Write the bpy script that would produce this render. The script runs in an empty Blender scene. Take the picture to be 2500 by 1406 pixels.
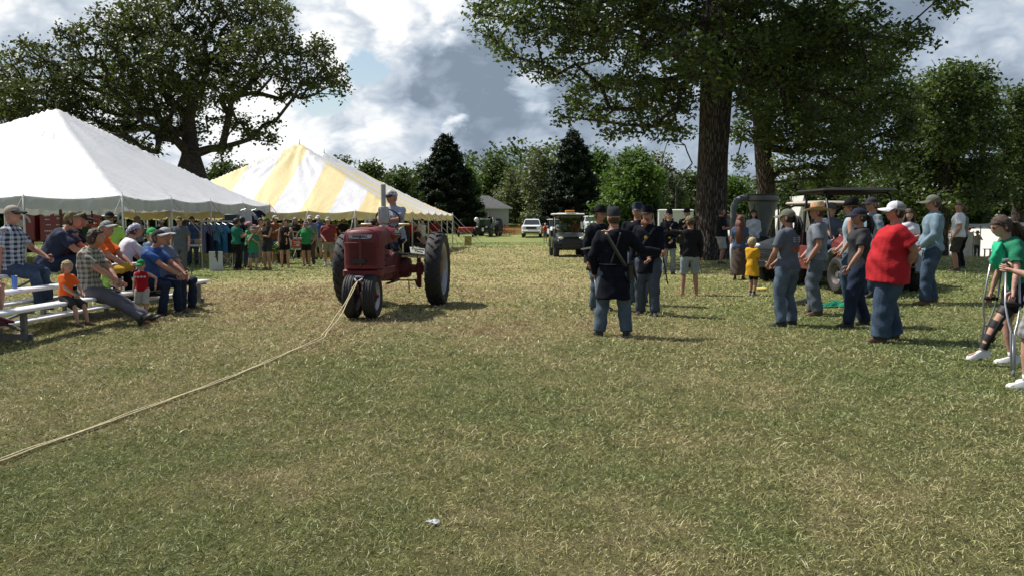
import bpy, math, random
import numpy as np
from mathutils import Vector, Matrix
from math import radians, sin, cos, pi, tan

random.seed(7)
RNG = np.random.default_rng(7)
SC = bpy.context.scene
COL = SC.collection

# ------------------------------------------------------------------ camera
F, CX, CY, HZ = 2050.0, 1250.0, 703.0, 545.0      # focal length and horizon of the photograph, in its pixels
EYE = 1.5
PITCH = math.atan((CY - HZ) / F)
cam_d = bpy.data.cameras.new("camera")
cam = bpy.data.objects.new("camera", cam_d)
COL.objects.link(cam)
cam_d.sensor_width = 36.0
cam_d.lens = F / 2500.0 * 36.0
cam_d.clip_start = 0.1
cam_d.clip_end = 3000
cam.location = (0, 0, EYE)
cam.rotation_euler = (pi / 2 - PITCH, 0, 0)
SC.camera = cam
SC.view_settings.view_transform = 'Standard'
SC.view_settings.look = 'None'
SC.view_settings.exposure = 0.28
SC.view_settings.gamma = 1.0
SC.view_settings.use_curve_mapping = False


def ray(px, py):
    u = (px - CX) / F
    v = (py - CY) / F
    return Vector((u, cos(PITCH) - v * sin(PITCH), -sin(PITCH) - v * cos(PITCH)))


def at(px, py, Y):
    """the point seen at pixel (px, py) of the photograph, at depth Y"""
    d = ray(px, py)
    return Vector((0, 0, EYE)) + d * (Y / d.y)


def sst(x, a, b):
    t = np.clip((np.asarray(x, dtype=float) - a) / (b - a), 0, 1)
    return t * t * (3 - 2 * t)


def gz(x, y):
    """height of the field"""
    z = 0.3 * sst(x, 2, 11) * sst(y, 8, 18)
    z = z - 1.1 * sst(x, 9, 16) * sst(y, 28, 50)
    z = z + 1.5 * sst(y, 86, 116) + 6.0 * sst(y, 130, 260)
    z = z + 0.02 * np.sin(np.asarray(x) * .9 + .5) * np.sin(np.asarray(y) * .6) * sst(y, 3, 10)
    return z


def g(px, py):
    """where the ray through a pixel meets the field"""
    d = ray(px, py)
    t = 1.0
    z = 0.0
    for _ in range(30):
        t = (z - EYE) / d.z
        z = 0.6 * z + 0.4 * float(gz(d.x * t, d.y * t))
    return Vector((d.x * t, d.y * t, float(gz(d.x * t, d.y * t))))


def on(x, y):
    return Vector((x, y, float(gz(x, y))))


# ------------------------------------------------------------------ sun and sky
SUN_TO = Vector((-0.88, 0.40, 1.42)).normalized()
sun_d = bpy.data.lights.new("sun", 'SUN')
sun = bpy.data.objects.new("sun", sun_d)
COL.objects.link(sun)
sun_d.energy = 4.9
sun_d.angle = radians(0.5)
sun_d.color = (1.0, 0.955, 0.88)
sun.rotation_euler = SUN_TO.to_track_quat('Z', 'Y').to_euler()

world = bpy.data.worlds.new("World")
SC.world = world
world.use_nodes = True


class NT:
    """small helper for writing node trees"""
    def __init__(s, tree):
        s.t = tree
        s.n = tree.nodes
        s.l = tree.links

    def node(s, typ, **kw):
        n = s.n.new(typ)
        for k, v in kw.items():
            setattr(n, k, v)
        return n

    def put(s, sock, v):
        if v is None:
            return
        if isinstance(v, (int, float)):
            try:
                sock.default_value = v
            except TypeError:
                sock.default_value = (v, v, v)
        elif isinstance(v, (tuple, list, Vector)):
            v = tuple(v)
            if len(sock.default_value) == 4 and len(v) == 3:
                v = v + (1,)
            sock.default_value = v
        else:
            s.l.new(v, sock)

    def math(s, op, a, b=None, c=None, clamp=False):
        n = s.node('ShaderNodeMath', operation=op, use_clamp=clamp)
        s.put(n.inputs[0], a)
        s.put(n.inputs[1], b)
        if c is not None:
            s.put(n.inputs[2], c)
        return n.outputs[0]

    def vmath(s, op, a, b=None, scale=None):
        n = s.node('ShaderNodeVectorMath', operation=op)
        s.put(n.inputs[0], a)
        if b is not None:
            s.put(n.inputs[1], b)
        if scale is not None:
            s.put(n.inputs['Scale'], scale)
        return n.outputs['Value'] if op in ('DOT_PRODUCT', 'LENGTH', 'DISTANCE') else n.outputs[0]

    def rng(s, v, a, b, c=0.0, d=1.0, smooth=True):
        n = s.node('ShaderNodeMapRange')
        n.interpolation_type = 'SMOOTHSTEP' if smooth else 'LINEAR'
        s.put(n.inputs['Value'], v)
        for k, x in zip(('From Min', 'From Max', 'To Min', 'To Max'), (a, b, c, d)):
            n.inputs[k].default_value = x
        return n.outputs['Result']

    def mix(s, f, a, b, mode='MIX'):
        n = s.node('ShaderNodeMix', data_type='RGBA', blend_type=mode)
        s.put(n.inputs[0], f)
        s.put(n.inputs[6], a)
        s.put(n.inputs[7], b)
        return n.outputs[2]

    def noise(s, vec, scale, detail=4, rough=0.55, dist=0.0, out=0):
        n = s.node('ShaderNodeTexNoise')
        s.put(n.inputs['Vector'], vec)
        n.inputs['Scale'].default_value = scale
        n.inputs['Detail'].default_value = detail
        n.inputs['Roughness'].default_value = rough
        n.inputs['Distortion'].default_value = dist
        return n.outputs[out]

    def mapping(s, vec, scale=(1, 1, 1), loc=(0, 0, 0), rot=(0, 0, 0)):
        n = s.node('ShaderNodeMapping')
        s.put(n.inputs[0], vec)
        n.inputs['Location'].default_value = loc
        n.inputs['Rotation'].default_value = rot
        n.inputs['Scale'].default_value = scale
        return n.outputs[0]

    def ramp(s, f, stops):
        n = s.node('ShaderNodeValToRGB')
        cr = n.color_ramp
        while len(cr.elements) < len(stops):
            cr.elements.new(0.5)
        for e, (p, c) in zip(cr.elements, stops):
            e.position = p
            e.color = tuple(c) + (1,) if len(c) == 3 else c
        s.put(n.inputs[0], f)
        return n.outputs[0]


def build_world():
    W = NT(world.node_tree)
    W.n.clear()
    out = W.node('ShaderNodeOutputWorld')
    bg = W.node('ShaderNodeBackground')
    bg.inputs['Strength'].default_value = 0.1
    W.l.new(bg.outputs[0], out.inputs[0])
    sky = W.node('ShaderNodeTexSky', sky_type='NISHITA')
    sky.sun_disc = False
    sky.sun_elevation = math.asin(SUN_TO.z)
    sky.sun_rotation = math.atan2(SUN_TO.x, SUN_TO.y)
    sky.air_density = 1.0
    sky.dust_density = 1.5
    tc = W.node('ShaderNodeTexCoord')
    d = W.vmath('NORMALIZE', tc.outputs['Generated'])
    sep = W.node('ShaderNodeSeparateXYZ')
    W.l.new(d, sep.inputs[0])
    # clouds lie on a flat deck: direction divided by height
    zz = W.math('MAXIMUM', W.math('ADD', sep.outputs[2], 0.42), 0.1)
    deck = W.node('ShaderNodeCombineXYZ')
    W.put(deck.inputs[0], W.math('DIVIDE', sep.outputs[0], zz))
    W.put(deck.inputs[1], W.math('DIVIDE', sep.outputs[1], zz))
    deck = deck.outputs[0]
    warpn = W.noise(deck, 2.6, 3, .5, out=1)
    warp = W.vmath('SCALE', W.vmath('SUBTRACT', warpn, (0.5, 0.5, 0.5)), scale=0.3)
    dk = W.vmath('ADD', deck, warp)
    wv = W.vmath('SCALE', W.vmath('SUBTRACT', W.noise(W.vmath('MULTIPLY', d, (1, 1, 1.6)), 7, 4, .55, out=1), (.5, .5, .5)), scale=0.07)
    dk = W.vmath('ADD', W.vmath('MULTIPLY', d, (1, 1, 1.7)), wv)
    n_big = W.noise(dk, 3.2, 5, .55)
    n_mid = W.noise(W.vmath('ADD', dk, (7.3, 1.1, 0)), 10, 8, .58)
    n_fine = W.noise(W.vmath('ADD', dk, (1.7, 9.1, 3)), 34, 8, .6)
    # the direction, pushed about by the noise so the cloud masses have torn edges
    dw = W.vmath('ADD', d, W.vmath('SCALE', W.vmath('SUBTRACT', W.noise(dk, 9.0, 7, .62, out=1), (.5, .5, .5)), scale=0.11))
    dw = W.vmath('NORMALIZE', dw)

    def blob(px, py, rad, wt, soft=0.55):
        c = ray(px, py).normalized()
        r = rad / F
        return W.math('MULTIPLY', W.rng(W.vmath('DOT_PRODUCT', dw, c), cos(r), cos(r * soft)), wt)

    def total(bl):
        s = None
        for b in bl:
            v = blob(*b)
            s = v if s is None else W.math('ADD', s, v)
        return s
    dark = total([(1160, 150, 300, .15), (1330, 260, 260, .14), (1010, 150, 170, .12), (1600, 330, 300, .2),
                  (1120, 300, 200, .10), (2150, 180, 300, .28), (800, 330, 120, .12),
                  (880, 90, 60, .1), (60, 210, 130, .25), (2480, 330, 200, .2)])
    lite = total([(1000, 20, 130, .5), (1130, 5, 110, .35), (850, 40, 150, .35), (900, 240, 130, .4), (700, 330, 130, .35),
                  (1130, 306, 34, .5, .1), (1310, 205, 75, .5, .3), (400, 90, 500, .22), (1000, 380, 160, .25, .3), (570, 330, 100, .25),
                  (2420, 90, 150, .12), (1040, 260, 60, .2, .2)])
    # general cloud shade: 0 dark grey .. 1 white
    # heaped cloud: rounded lumps parted by darker creases, at four sizes
    bil = None
    for sc_, w_ in ((5.2, .40), (11.5, .30), (25, .19), (54, .11)):
        nn = W.noise(W.vmath('ADD', dk, (sc_, 3.7 * sc_, 0)), sc_, 1.5, .5)
        a_ = W.math('MULTIPLY', W.math('ABSOLUTE', W.math('SUBTRACT', W.math('MULTIPLY', nn, 2), 1)), w_)
        bil = a_ if bil is None else W.math('ADD', bil, a_)
    t = W.math('ADD', W.math('MULTIPLY', W.math('SUBTRACT', n_big, .5), 0.6), W.math('MULTIPLY', W.math('SUBTRACT', bil, .20), 1.9))
    t = W.math('ADD', t, W.math('MULTIPLY', W.math('SUBTRACT', n_fine, .5), 0.45))
    t = W.math('ADD', t, 0.55)
    t = W.math('SUBTRACT', W.math('ADD', t, lite), dark)
    cloud = W.ramp(t, [(0.0, (2.0, 2.5, 3.2)), (0.22, (2.8, 3.4, 4.2)), (0.45, (4.1, 4.75, 5.6)), (0.66, (5.7, 6.2, 6.8)), (0.95, (8.9, 9.0, 9.0))])
    # gaps of blue
    hole = total([(885, 160, 62, 1.35, .3), (790, 258, 56, 1.4, .3), (735, 238, 60, .9, .3), (1940, 20, 60, .5, .2), (330, 130, 130, .25, .2)])
    gap = W.math('ADD', W.rng(n_mid, .60, .74, 0, .55), hole)
    gap = W.math('SUBTRACT', gap, W.math('MULTIPLY', n_fine, .45), clamp=True)
    skyc = W.mix(1.0, sky.outputs[0], (1.25, 1.2, 1.1), 'MULTIPLY')
    col = W.mix(gap, cloud, skyc)
    # overhead and behind the viewer the deck thins to grey cloud and blue sky
    far = W.rng(W.vmath('DOT_PRODUCT', d, (0, 0.93, 0.37)), .25, .78, 1, 0)
    grey = W.mix(W.rng(n_big, .40, .62), W.mix(1.0, sky.outputs[0], (.8, .8, .8), 'MULTIPLY'), (2.6, 3.0, 3.6))
    col = W.mix(far, col, grey)
    W.l.new(col, bg.inputs[0])


build_world()

# ------------------------------------------------------------------ tagging
def tag(o, label=None, cat=None, group=None, kind=None):
    if label: o['label'] = label
    if cat: o['category'] = cat
    if group: o['group'] = group
    if kind: o['kind'] = kind
    return o


def empty(name, loc, rz=0.0, label=None, cat=None, group=None):
    o = bpy.data.objects.new(name, None)
    o.empty_display_size = 0.2
    COL.objects.link(o)
    o.location = loc
    o.rotation_euler = (0, 0, rz)
    return tag(o, label, cat, group)


def copy_tree(o, parent=None):
    c = o.copy()
    COL.objects.link(c)
    c.parent = parent
    for k in ('label',):
        if parent is None and k in c:
            del c[k]
    for ch in list(o.children):
        copy_tree(ch, c)
    return c


# ------------------------------------------------------------------ mesh builder
class MB:
    def __init__(s):
        s.v = []
        s.f = []

    def add(s, vs, fs):
        b = len(s.v)
        s.v.extend([tuple(v) for v in vs])
        s.f.extend([tuple(i + b for i in f) for f in fs])
        return s

    def box(s, c, size, rot=None, taper=1.0):
        x, y, z = [k / 2 for k in size]
        vs = [Vector((sx * x * (taper if sz > 0 else 1), sy * y * (taper if sz > 0 else 1), sz * z)) for sz in (-1, 1) for sy in (-1, 1) for sx in (-1, 1)]
        if rot is not None:
            vs = [rot @ v for v in vs]
        c = Vector(c)
        return s.add([v + c for v in vs], [(0, 2, 3, 1), (4, 5, 7, 6), (0, 1, 5, 4), (2, 6, 7, 3), (0, 4, 6, 2), (1, 3, 7, 5)])

    def bbox(s, c, size, r=0.02, rot=None):
        """box with chamfered vertical and top edges"""
        x, y, z = [k / 2 for k in size]
        r = min(r, x * .9, y * .9, z * .9)
        rings = []
        for (zz, ins) in ((-z, r), (-z + r, 0), (z - r, 0), (z, r)):
            a, b = x - ins, y - ins
            ring = [(-a + r, -b), (a - r, -b), (a, -b + r), (a, b - r), (a - r, b), (-a + r, b), (-a, b - r), (-a, -b + r)]
            rings.append([Vector((p[0], p[1], zz)) for p in ring])
        c = Vector(c)
        rings = [[(rot @ p if rot is not None else p) + c for p in q] for q in rings]
        return s.loft(rings)

    def loft(s, rings, cap=True, closed=True):
        n = len(rings[0])
        b = len(s.v)
        for r in rings:
            s.v.extend([tuple(p) for p in r])
        m = n if closed else n - 1
        for i in range(len(rings) - 1):
            for j in range(m):
                k = (j + 1) % n
                s.f.append((b + i * n + j, b + i * n + k, b + (i + 1) * n + k, b + (i + 1) * n + j))
        if cap and closed:
            s.f.append(tuple(b + j for j in range(n))[::-1])
            s.f.append(tuple(b + (len(rings) - 1) * n + j for j in range(n)))
        return s

    def tube(s, pts, rad, n=8, cap=True, squash=None):
        pts = [Vector(p) for p in pts]
        if not isinstance(rad, (list, tuple)):
            rad = [rad] * len(pts)
        rings = []
        ref = None
        for i, p in enumerate(pts):
            a = pts[max(i - 1, 0)]
            c = pts[min(i + 1, len(pts) - 1)]
            t = (c - a)
            if t.length < 1e-9:
                t = Vector((0, 0, 1))
            t.normalize()
            if ref is None:
                ref = Vector((1, 0, 0)) if abs(t.x) < .8 else Vector((0, 1, 0))
            u = (ref - t * ref.dot(t))
            if u.length < 1e-6:
                u = t.orthogonal()
            u.normalize()
            w = t.cross(u)
            ref = u
            r = rad[i]
            ra, rb = (r, r) if not isinstance(r, tuple) else r
            rings.append([p + u * (cos(2 * pi * k / n) * ra) + w * (sin(2 * pi * k / n) * rb) for k in range(n)])
        return s.loft(rings, cap)

    def ball(s, c, r, nu=12, nv=8, rot=None):
        c = Vector(c)
        if not isinstance(r, (tuple, list)):
            r = (r, r, r)
        rings = []
        for i in range(nv + 1):
            th = pi * i / nv
            q = max(sin(th), 0.02)
            ring = []
            for j in range(nu):
                ph = 2 * pi * j / nu
                p = Vector((r[0] * q * cos(ph), r[1] * q * sin(ph), -r[2] * cos(th)))
                if rot is not None:
                    p = rot @ p
                ring.append(p + c)
            rings.append(ring)
        return s.loft(rings)

    def lathe(s, prof, n=24, origin=(0, 0, 0), axis=None, cap=True):
        """prof: (radius, height) pairs round the z axis, or round `axis`"""
        o = Vector(origin)
        q = Vector(axis).to_track_quat('Z', 'Y').to_matrix() if axis is not None else Matrix.Identity(3)
        rings = [[o + q @ Vector((r * cos(2 * pi * k / n), r * sin(2 * pi * k / n), h)) for k in range(n)] for r, h in prof]
        return s.loft(rings, cap)

    def quad(s, a, b, c, d):
        return s.add([a, b, c, d], [(0, 1, 2, 3)])

    def prism(s, pts, off):
        """flat outline pts (3D), thickened by the vector off"""
        n = len(pts)
        off = Vector(off)
        vs = [Vector(p) for p in pts] + [Vector(p) + off for p in pts]
        fs = [tuple(range(n))[::-1], tuple(range(n, 2 * n))] + [(i, (i + 1) % n, n + (i + 1) % n, n + i) for i in range(n)]
        return s.add(vs, fs)

    def mesh(s, name, mat=None, smooth=False):
        me = bpy.data.meshes.new(name)
        me.from_pydata(s.v, [], s.f)
        if mat is not None:
            me.materials.append(mat)
        if smooth:
            me.polygons.foreach_set('use_smooth', [True] * len(me.polygons))
        me.update()
        return me

    def build(s, name, mat, parent=None, smooth=False, loc=None, auto=None):
        me = s.mesh(name, mat, smooth)
        if auto:
            smooth_by_angle(me, auto)
        o = bpy.data.objects.new(name, me)
        COL.objects.link(o)
        if parent is not None:
            o.parent = parent
        if loc is not None:
            o.location = loc
        return o


def smooth_by_angle(me, deg=35):
    me.polygons.foreach_set('use_smooth', [True] * len(me.polygons))
    try:
        me.set_sharp_from_angle(angle=radians(deg))
    except Exception:
        pass


def np_mesh(name, V, Fc, mat, smooth=False):
    """mesh from numpy arrays: V (n,3), Fc (m,k) with k = 3 or 4"""
    me = bpy.data.meshes.new(name)
    V = np.ascontiguousarray(V, dtype=np.float32)
    Fc = np.ascontiguousarray(Fc, dtype=np.int32)
    me.vertices.add(len(V))
    me.vertices.foreach_set('co', V.ravel())
    m, k = Fc.shape
    me.loops.add(m * k)
    me.loops.foreach_set('vertex_index', Fc.ravel())
    me.polygons.add(m)
    me.polygons.foreach_set('loop_start', np.arange(0, m * k, k, dtype=np.int32))
    me.polygons.foreach_set('loop_total', np.full(m, k, dtype=np.int32))
    if smooth:
        me.polygons.foreach_set('use_smooth', np.ones(m, dtype=bool))
    me.update(calc_edges=True)
    if mat is not None:
        me.materials.append(mat)
    return me


def link(name, me, parent=None, loc=None):
    o = bpy.data.objects.new(name, me)
    COL.objects.link(o)
    if parent is not None:
        o.parent = parent
    if loc is not None:
        o.location = loc
    return o


# ------------------------------------------------------------------ materials
_M = {}


def mat(name, col=(.5, .5, .5), rough=.6, metal=0.0, bump=0.0, bscale=60, vary=0.0, vscale=4.0, spec=.5, coat=0.0, trans=0.0, dirt=0.0, emit=None):
    """plain painted / woven / metal surface with uneven colour and fine relief"""
    if name in _M:
        return _M[name]
    m = bpy.data.materials.new(name)
    m.use_nodes = True
    T = NT(m.node_tree)
    b = T.n['Principled BSDF']
    b.inputs['Roughness'].default_value = rough
    b.inputs['Metallic'].default_value = metal
    b.inputs['Specular IOR Level'].default_value = spec
    if coat:
        b.inputs['Coat Weight'].default_value = coat
        b.inputs['Coat Roughness'].default_value = .15
    tc = T.node('ShaderNodeTexCoord').outputs['Object']
    c = tuple(col) + (1,)
    src = None
    if vary:
        n = T.noise(tc, vscale, 5, .6)
        src = T.mix(T.rng(n, .3, .7), tuple(x * (1 - vary) for x in col), tuple(min(1, x * (1 + vary)) for x in col))
    if dirt:
        n = T.noise(tc, 3.1, 8, .7)
        src = T.mix(T.math('MULTIPLY', T.rng(n, .45, .75), dirt), src if src is not None else c, (.09, .075, .055))
        T.put(b.inputs['Roughness'], T.rng(n, .3, .8, rough, min(1, rough + .35)))
    T.put(b.inputs['Base Color'], src if src is not None else c)
    if bump:
        bn = T.node('ShaderNodeBump')
        bn.inputs['Strength'].default_value = bump
        bn.inputs['Distance'].default_value = .01
        T.l.new(T.noise(tc, bscale, 4, .6), bn.inputs['Height'])
        T.l.new(bn.outputs[0], b.inputs['Normal'])
    if trans:
        tr = T.node('ShaderNodeBsdfTranslucent')
        T.put(tr.inputs[0], src if src is not None else c)
        mx = T.node('ShaderNodeMixShader')
        mx.inputs[0].default_value = trans
        T.l.new(b.outputs[0], mx.inputs[1])
        T.l.new(tr.outputs[0], mx.inputs[2])
        T.l.new(mx.outputs[0], T.n['Material Output'].inputs[0])
    if emit:
        b.inputs['Emission Color'].default_value = tuple(emit) + (1,)
        b.inputs['Emission Strength'].default_value = 1
    _M[name] = m
    return m


def cloth(name, col, vary=.12, rough=.88, bump=.5):
    return mat('cloth_' + name, col, rough, 0, bump, 38, vary, 7, spec=.2)


def plaid(name, base, c1, c2, scale=14.0, w=.38):
    if name in _M:
        return _M[name]
    m = bpy.data.materials.new(name)
    m.use_nodes = True
    T = NT(m.node_tree)
    b = T.n['Principled BSDF']
    b.inputs['Roughness'].default_value = .9
    b.inputs['Specular IOR Level'].default_value = .2
    tc = T.node('ShaderNodeTexCoord').outputs['Object']
    tcw = T.vmath('ADD', tc, T.vmath('SCALE', T.noise(tc, 5, 2, .5, out=1), scale=.05))
    sp = T.node('ShaderNodeSeparateXYZ')
    T.l.new(tcw, sp.inputs[0])
    h = T.math('MULTIPLY', T.math('ARCTAN2', sp.outputs[1], sp.outputs[0]), .17)      # stripes run round the body
    a = T.math('LESS_THAN', T.math('FRACT', T.math('MULTIPLY', h, scale)), w)
    v = T.math('LESS_THAN', T.math('FRACT', T.math('MULTIPLY', sp.outputs[2], scale)), w)
    thin = T.math('LESS_THAN', T.math('FRACT', T.math('ADD', T.math('MULTIPLY', sp.outputs[2], scale), .35)), .08)
    thin2 = T.math('LESS_THAN', T.math('FRACT', T.math('ADD', T.math('MULTIPLY', h, scale), .35)), .08)
    c = T.mix(T.math('MULTIPLY', T.math('ADD', a, v), .5), base, c1)
    c = T.mix(T.math('MULTIPLY', T.math('MAXIMUM', thin, thin2), .35), c, c2)
    T.l.new(c, b.inputs['Base Color'])
    bn = T.node('ShaderNodeBump')
    bn.inputs['Strength'].default_value = .5
    bn.inputs['Distance'].default_value = .01
    T.l.new(T.noise(tc, 30, 4, .6), bn.inputs['Height'])
    T.l.new(bn.outputs[0], b.inputs['Normal'])
    _M[name] = m
    return m
# ------------------------------------------------------------------ field
def field_colour(T, pos):
    """colour of the mown field at a world position: straw, green and brown patches"""
    w = T.vmath('ADD', pos, T.vmath('SCALE', T.noise(pos, .8, 3, .5, out=1), scale=1.2))
    n1 = T.noise(T.mapping(w, (1, .62, 1)), .22, 5, .6)
    n2 = T.noise(T.mapping(w, (1, .75, 1), (13, 5, 0)), .75, 5, .62)
    n3 = T.noise(T.mapping(pos, (1, .8, 1), (3, 9, 0)), 3.2, 5, .65)
    v = T.math('ADD', T.math('MULTIPLY', n1, .42), T.math('ADD', T.math('MULTIPLY', n2, .34), T.math('MULTIPLY', n3, .27)))
    sp = T.node('ShaderNodeSeparateXYZ')
    T.l.new(pos, sp.inputs[0])
    X, Y = sp.outputs[0], sp.outputs[1]
    # the driven lane between tents and crowd is dry and yellow, the edges and the far lawn are green
    lane = T.math('MULTIPLY', T.rng(X, -6.5, -3.5), T.rng(X, 5, 1.2))
    lane = T.math('MULTIPLY', lane, T.math('MULTIPLY', T.rng(Y, 8, 13), T.rng(Y, 52, 38)))
    left = T.math('MULTIPLY', T.rng(X, -1, -3), T.math('MULTIPLY', T.rng(Y, 4, 7.5), T.rng(Y, 24, 19)))
    green_r = T.math('MULTIPLY', T.rng(X, 2.2, 5), T.rng(Y, 6, 8))
    green_l = T.math('MULTIPLY', T.rng(X, -5.5, -8.5), T.rng(Y, 21, 24))
    far = T.rng(Y, 50, 66)
    v = T.math('ADD', v, T.math('MULTIPLY', lane, .075))
    v = T.math('ADD', v, T.math('MULTIPLY', left, .045))
    for m_, w_ in ((green_r, .035), (green_l, .07), (far, .07)):
        v = T.math('SUBTRACT', v, T.math('MULTIPLY', m_, w_))
    c = T.ramp(v, [(.37, (.135, .175, .052)), (.47, (.215, .238, .084)), (.535, (.27, .26, .105)), (.61, (.38, .325, .16)), (.68, (.29, .205, .11))])
    return c, v


def field_material():
    m = bpy.data.materials.new('mown_field')
    m.use_nodes = True
    T = NT(m.node_tree)
    b = T.n['Principled BSDF']
    b.inputs['Roughness'].default_value = .95
    b.inputs['Specular IOR Level'].default_value = .1
    pos = T.node('ShaderNodeNewGeometry').outputs['Position']
    c, v = field_colour(T, pos)
    fine = T.noise(T.mapping(pos, (1, .45, 1)), 26, 6, .75)
    mid = T.noise(T.mapping(pos, (1, .5, 1)), 5, 5, .7)
    spd = T.node('ShaderNodeSeparateXYZ')
    T.l.new(pos, spd.inputs[0])
    Yd = spd.outputs[1]      # shade of the gaps between near blades is painted into the soil colour, farther off this colour stands for the blades too
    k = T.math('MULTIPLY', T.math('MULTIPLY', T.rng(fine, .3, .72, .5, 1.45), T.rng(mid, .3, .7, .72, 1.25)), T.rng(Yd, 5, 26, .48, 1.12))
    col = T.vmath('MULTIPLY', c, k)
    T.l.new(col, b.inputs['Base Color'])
    bn = T.node('ShaderNodeBump')
    bn.inputs['Strength'].default_value = .9
    bn.inputs['Distance'].default_value = .05
    T.l.new(fine, bn.inputs['Height'])
    T.l.new(bn.outputs[0], b.inputs['Normal'])
    return m


def grass_material():
    m = bpy.data.materials.new('grass_blades')
    m.use_nodes = True
    T = NT(m.node_tree)
    b = T.n['Principled BSDF']
    b.inputs['Roughness'].default_value = .5
    b.inputs['Specular IOR Level'].default_value = .35
    pos = T.node('ShaderNodeNewGeometry').outputs['Position']
    c, v = field_colour(T, pos)
    at_ = T.node('ShaderNodeAttribute')
    at_.attribute_name = 'rnd'
    r = at_.outputs['Fac']
    # each blade leans to dead straw or to living green
    straw = T.rng(r, .66, .92)
    c = T.vmath('MULTIPLY', c, T.rng(r, 0, 1, .48, 2.15))
    c = T.mix(T.math('MULTIPLY', straw, .8), c, (.56, .53, .35))
    c = T.mix(T.rng(r, .18, .0), c, (.055, .10, .022))
    T.l.new(c, b.inputs['Base Color'])
    tr = T.node('ShaderNodeBsdfTranslucent')
    T.l.new(c, tr.inputs[0])
    mx = T.node('ShaderNodeMixShader')
    mx.inputs[0].default_value = .2
    T.l.new(b.outputs[0], mx.inputs[1])
    T.l.new(tr.outputs[0], mx.inputs[2])
    T.l.new(mx.outputs[0], T.n['Material Output'].inputs[0])
    return m


def build_ground():
    xs = np.concatenate([np.linspace(-900, -60, 16), np.linspace(-50, 60, 111), np.linspace(75, 900, 16)])
    ys = np.concatenate([np.linspace(-60, 0, 12), np.linspace(1, 60, 90), np.linspace(62, 280, 80), np.linspace(320, 1500, 16)])
    X, Y = np.meshgrid(xs, ys)
    Z = gz(X, Y)
    V = np.stack([X, Y, Z], -1).reshape(-1, 3)
    nx, ny = len(xs), len(ys)
    i = np.arange(ny - 1)[:, None] * nx + np.arange(nx - 1)[None, :]
    Fc = np.stack([i, i + 1, i + 1 + nx, i + nx], -1).reshape(-1, 4)
    o = link('ground', np_mesh('ground', V, Fc, field_material(), True))
    tag(o, kind='structure')


def build_grass():
    """short mown blades, thick by the camera and sparser and wider with distance"""
    bands = [(3.2, 5.5, 10500, .0036, .025), (5.5, 8.5, 4600, .0050, .031), (8.5, 13, 1700, .0078, .040), (13, 20, 460, .012, .052), (20, 34, 190, .016, .052), (34, 46, 90, .022, .055), (46, 64, 40, .03, .06)]
    P, W_, L_ = [], [], []
    for y0, y1, dens, w, l in bands:
        hw = .68
        area = hw * (y1 ** 2 - y0 ** 2)
        n = int(area * dens)
        y = np.sqrt(RNG.uniform(y0 ** 2, y1 ** 2, n))
        x = RNG.uniform(-hw, hw, n) * y
        P.append(np.stack([x, y], -1))
        W_.append(w * RNG.uniform(.6, 1.4, n))
        L_.append(l * RNG.gamma(6, 1 / 6, n))
    P = np.concatenate(P); W_ = np.concatenate(W_); L_ = np.concatenate(L_)
    # tufts: lengths swell and fade over the field
    t = np.sin(P[:, 0] * 7.1 + 2 * np.sin(P[:, 1] * 5.3)) * np.sin(P[:, 1] * 6.3 + 2 * np.sin(P[:, 0] * 4.1))
    L_ *= 1 + .35 * t
    n = len(P)
    z = gz(P[:, 0], P[:, 1])
    base = np.stack([P[:, 0], P[:, 1], z - .003], -1)
    a = RNG.uniform(0, 2 * pi, n)
    lean = np.clip(RNG.normal(.95, .33, n), .1, 1.5)      # mown, trodden grass lies over
    d = np.stack([np.cos(a) * np.sin(lean), np.sin(a) * np.sin(lean), np.cos(lean)], -1)
    d2 = d + np.stack([np.cos(a) * .4, np.sin(a) * .2, -np.full(n, .30)], -1)
    d2 /= np.linalg.norm(d2, axis=1, keepdims=True)
    a2 = RNG.uniform(0, 2 * pi, n)
    side = np.cross(d, np.stack([np.cos(a2), np.sin(a2), np.zeros(n)], -1))
    side /= np.linalg.norm(side, axis=1, keepdims=True) + 1e-9
    s = side * (W_ / 2)[:, None]
    mid = base + d * (L_ * .55)[:, None]
    tip = mid + d2 * (L_ * .55)[:, None]
    V = np.stack([base - s, base + s, mid + s * .85, mid - s * .85, tip], 1).reshape(-1, 3)
    b = np.arange(n) * 5
    T1 = np.stack([b, b + 1, b + 2], -1); T2 = np.stack([b, b + 2, b + 3], -1); T3 = np.stack([b + 3, b + 2, b + 4], -1)
    Fc = np.concatenate([T1, T2, T3])
    me = np_mesh('grass', V, Fc, grass_material())
    r = np.clip(RNG.beta(1.6, 1.6, n), 0, 1)
    at_ = me.attributes.new('rnd', 'FLOAT', 'POINT')
    at_.data.foreach_set('value', np.repeat(r, 5).astype(np.float32))
    o = link('grass', me)
    tag(o, 'short mown grass with dry straw and green blades covering the field', 'grass', kind='stuff')
    return n


build_ground()
build_grass()
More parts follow.
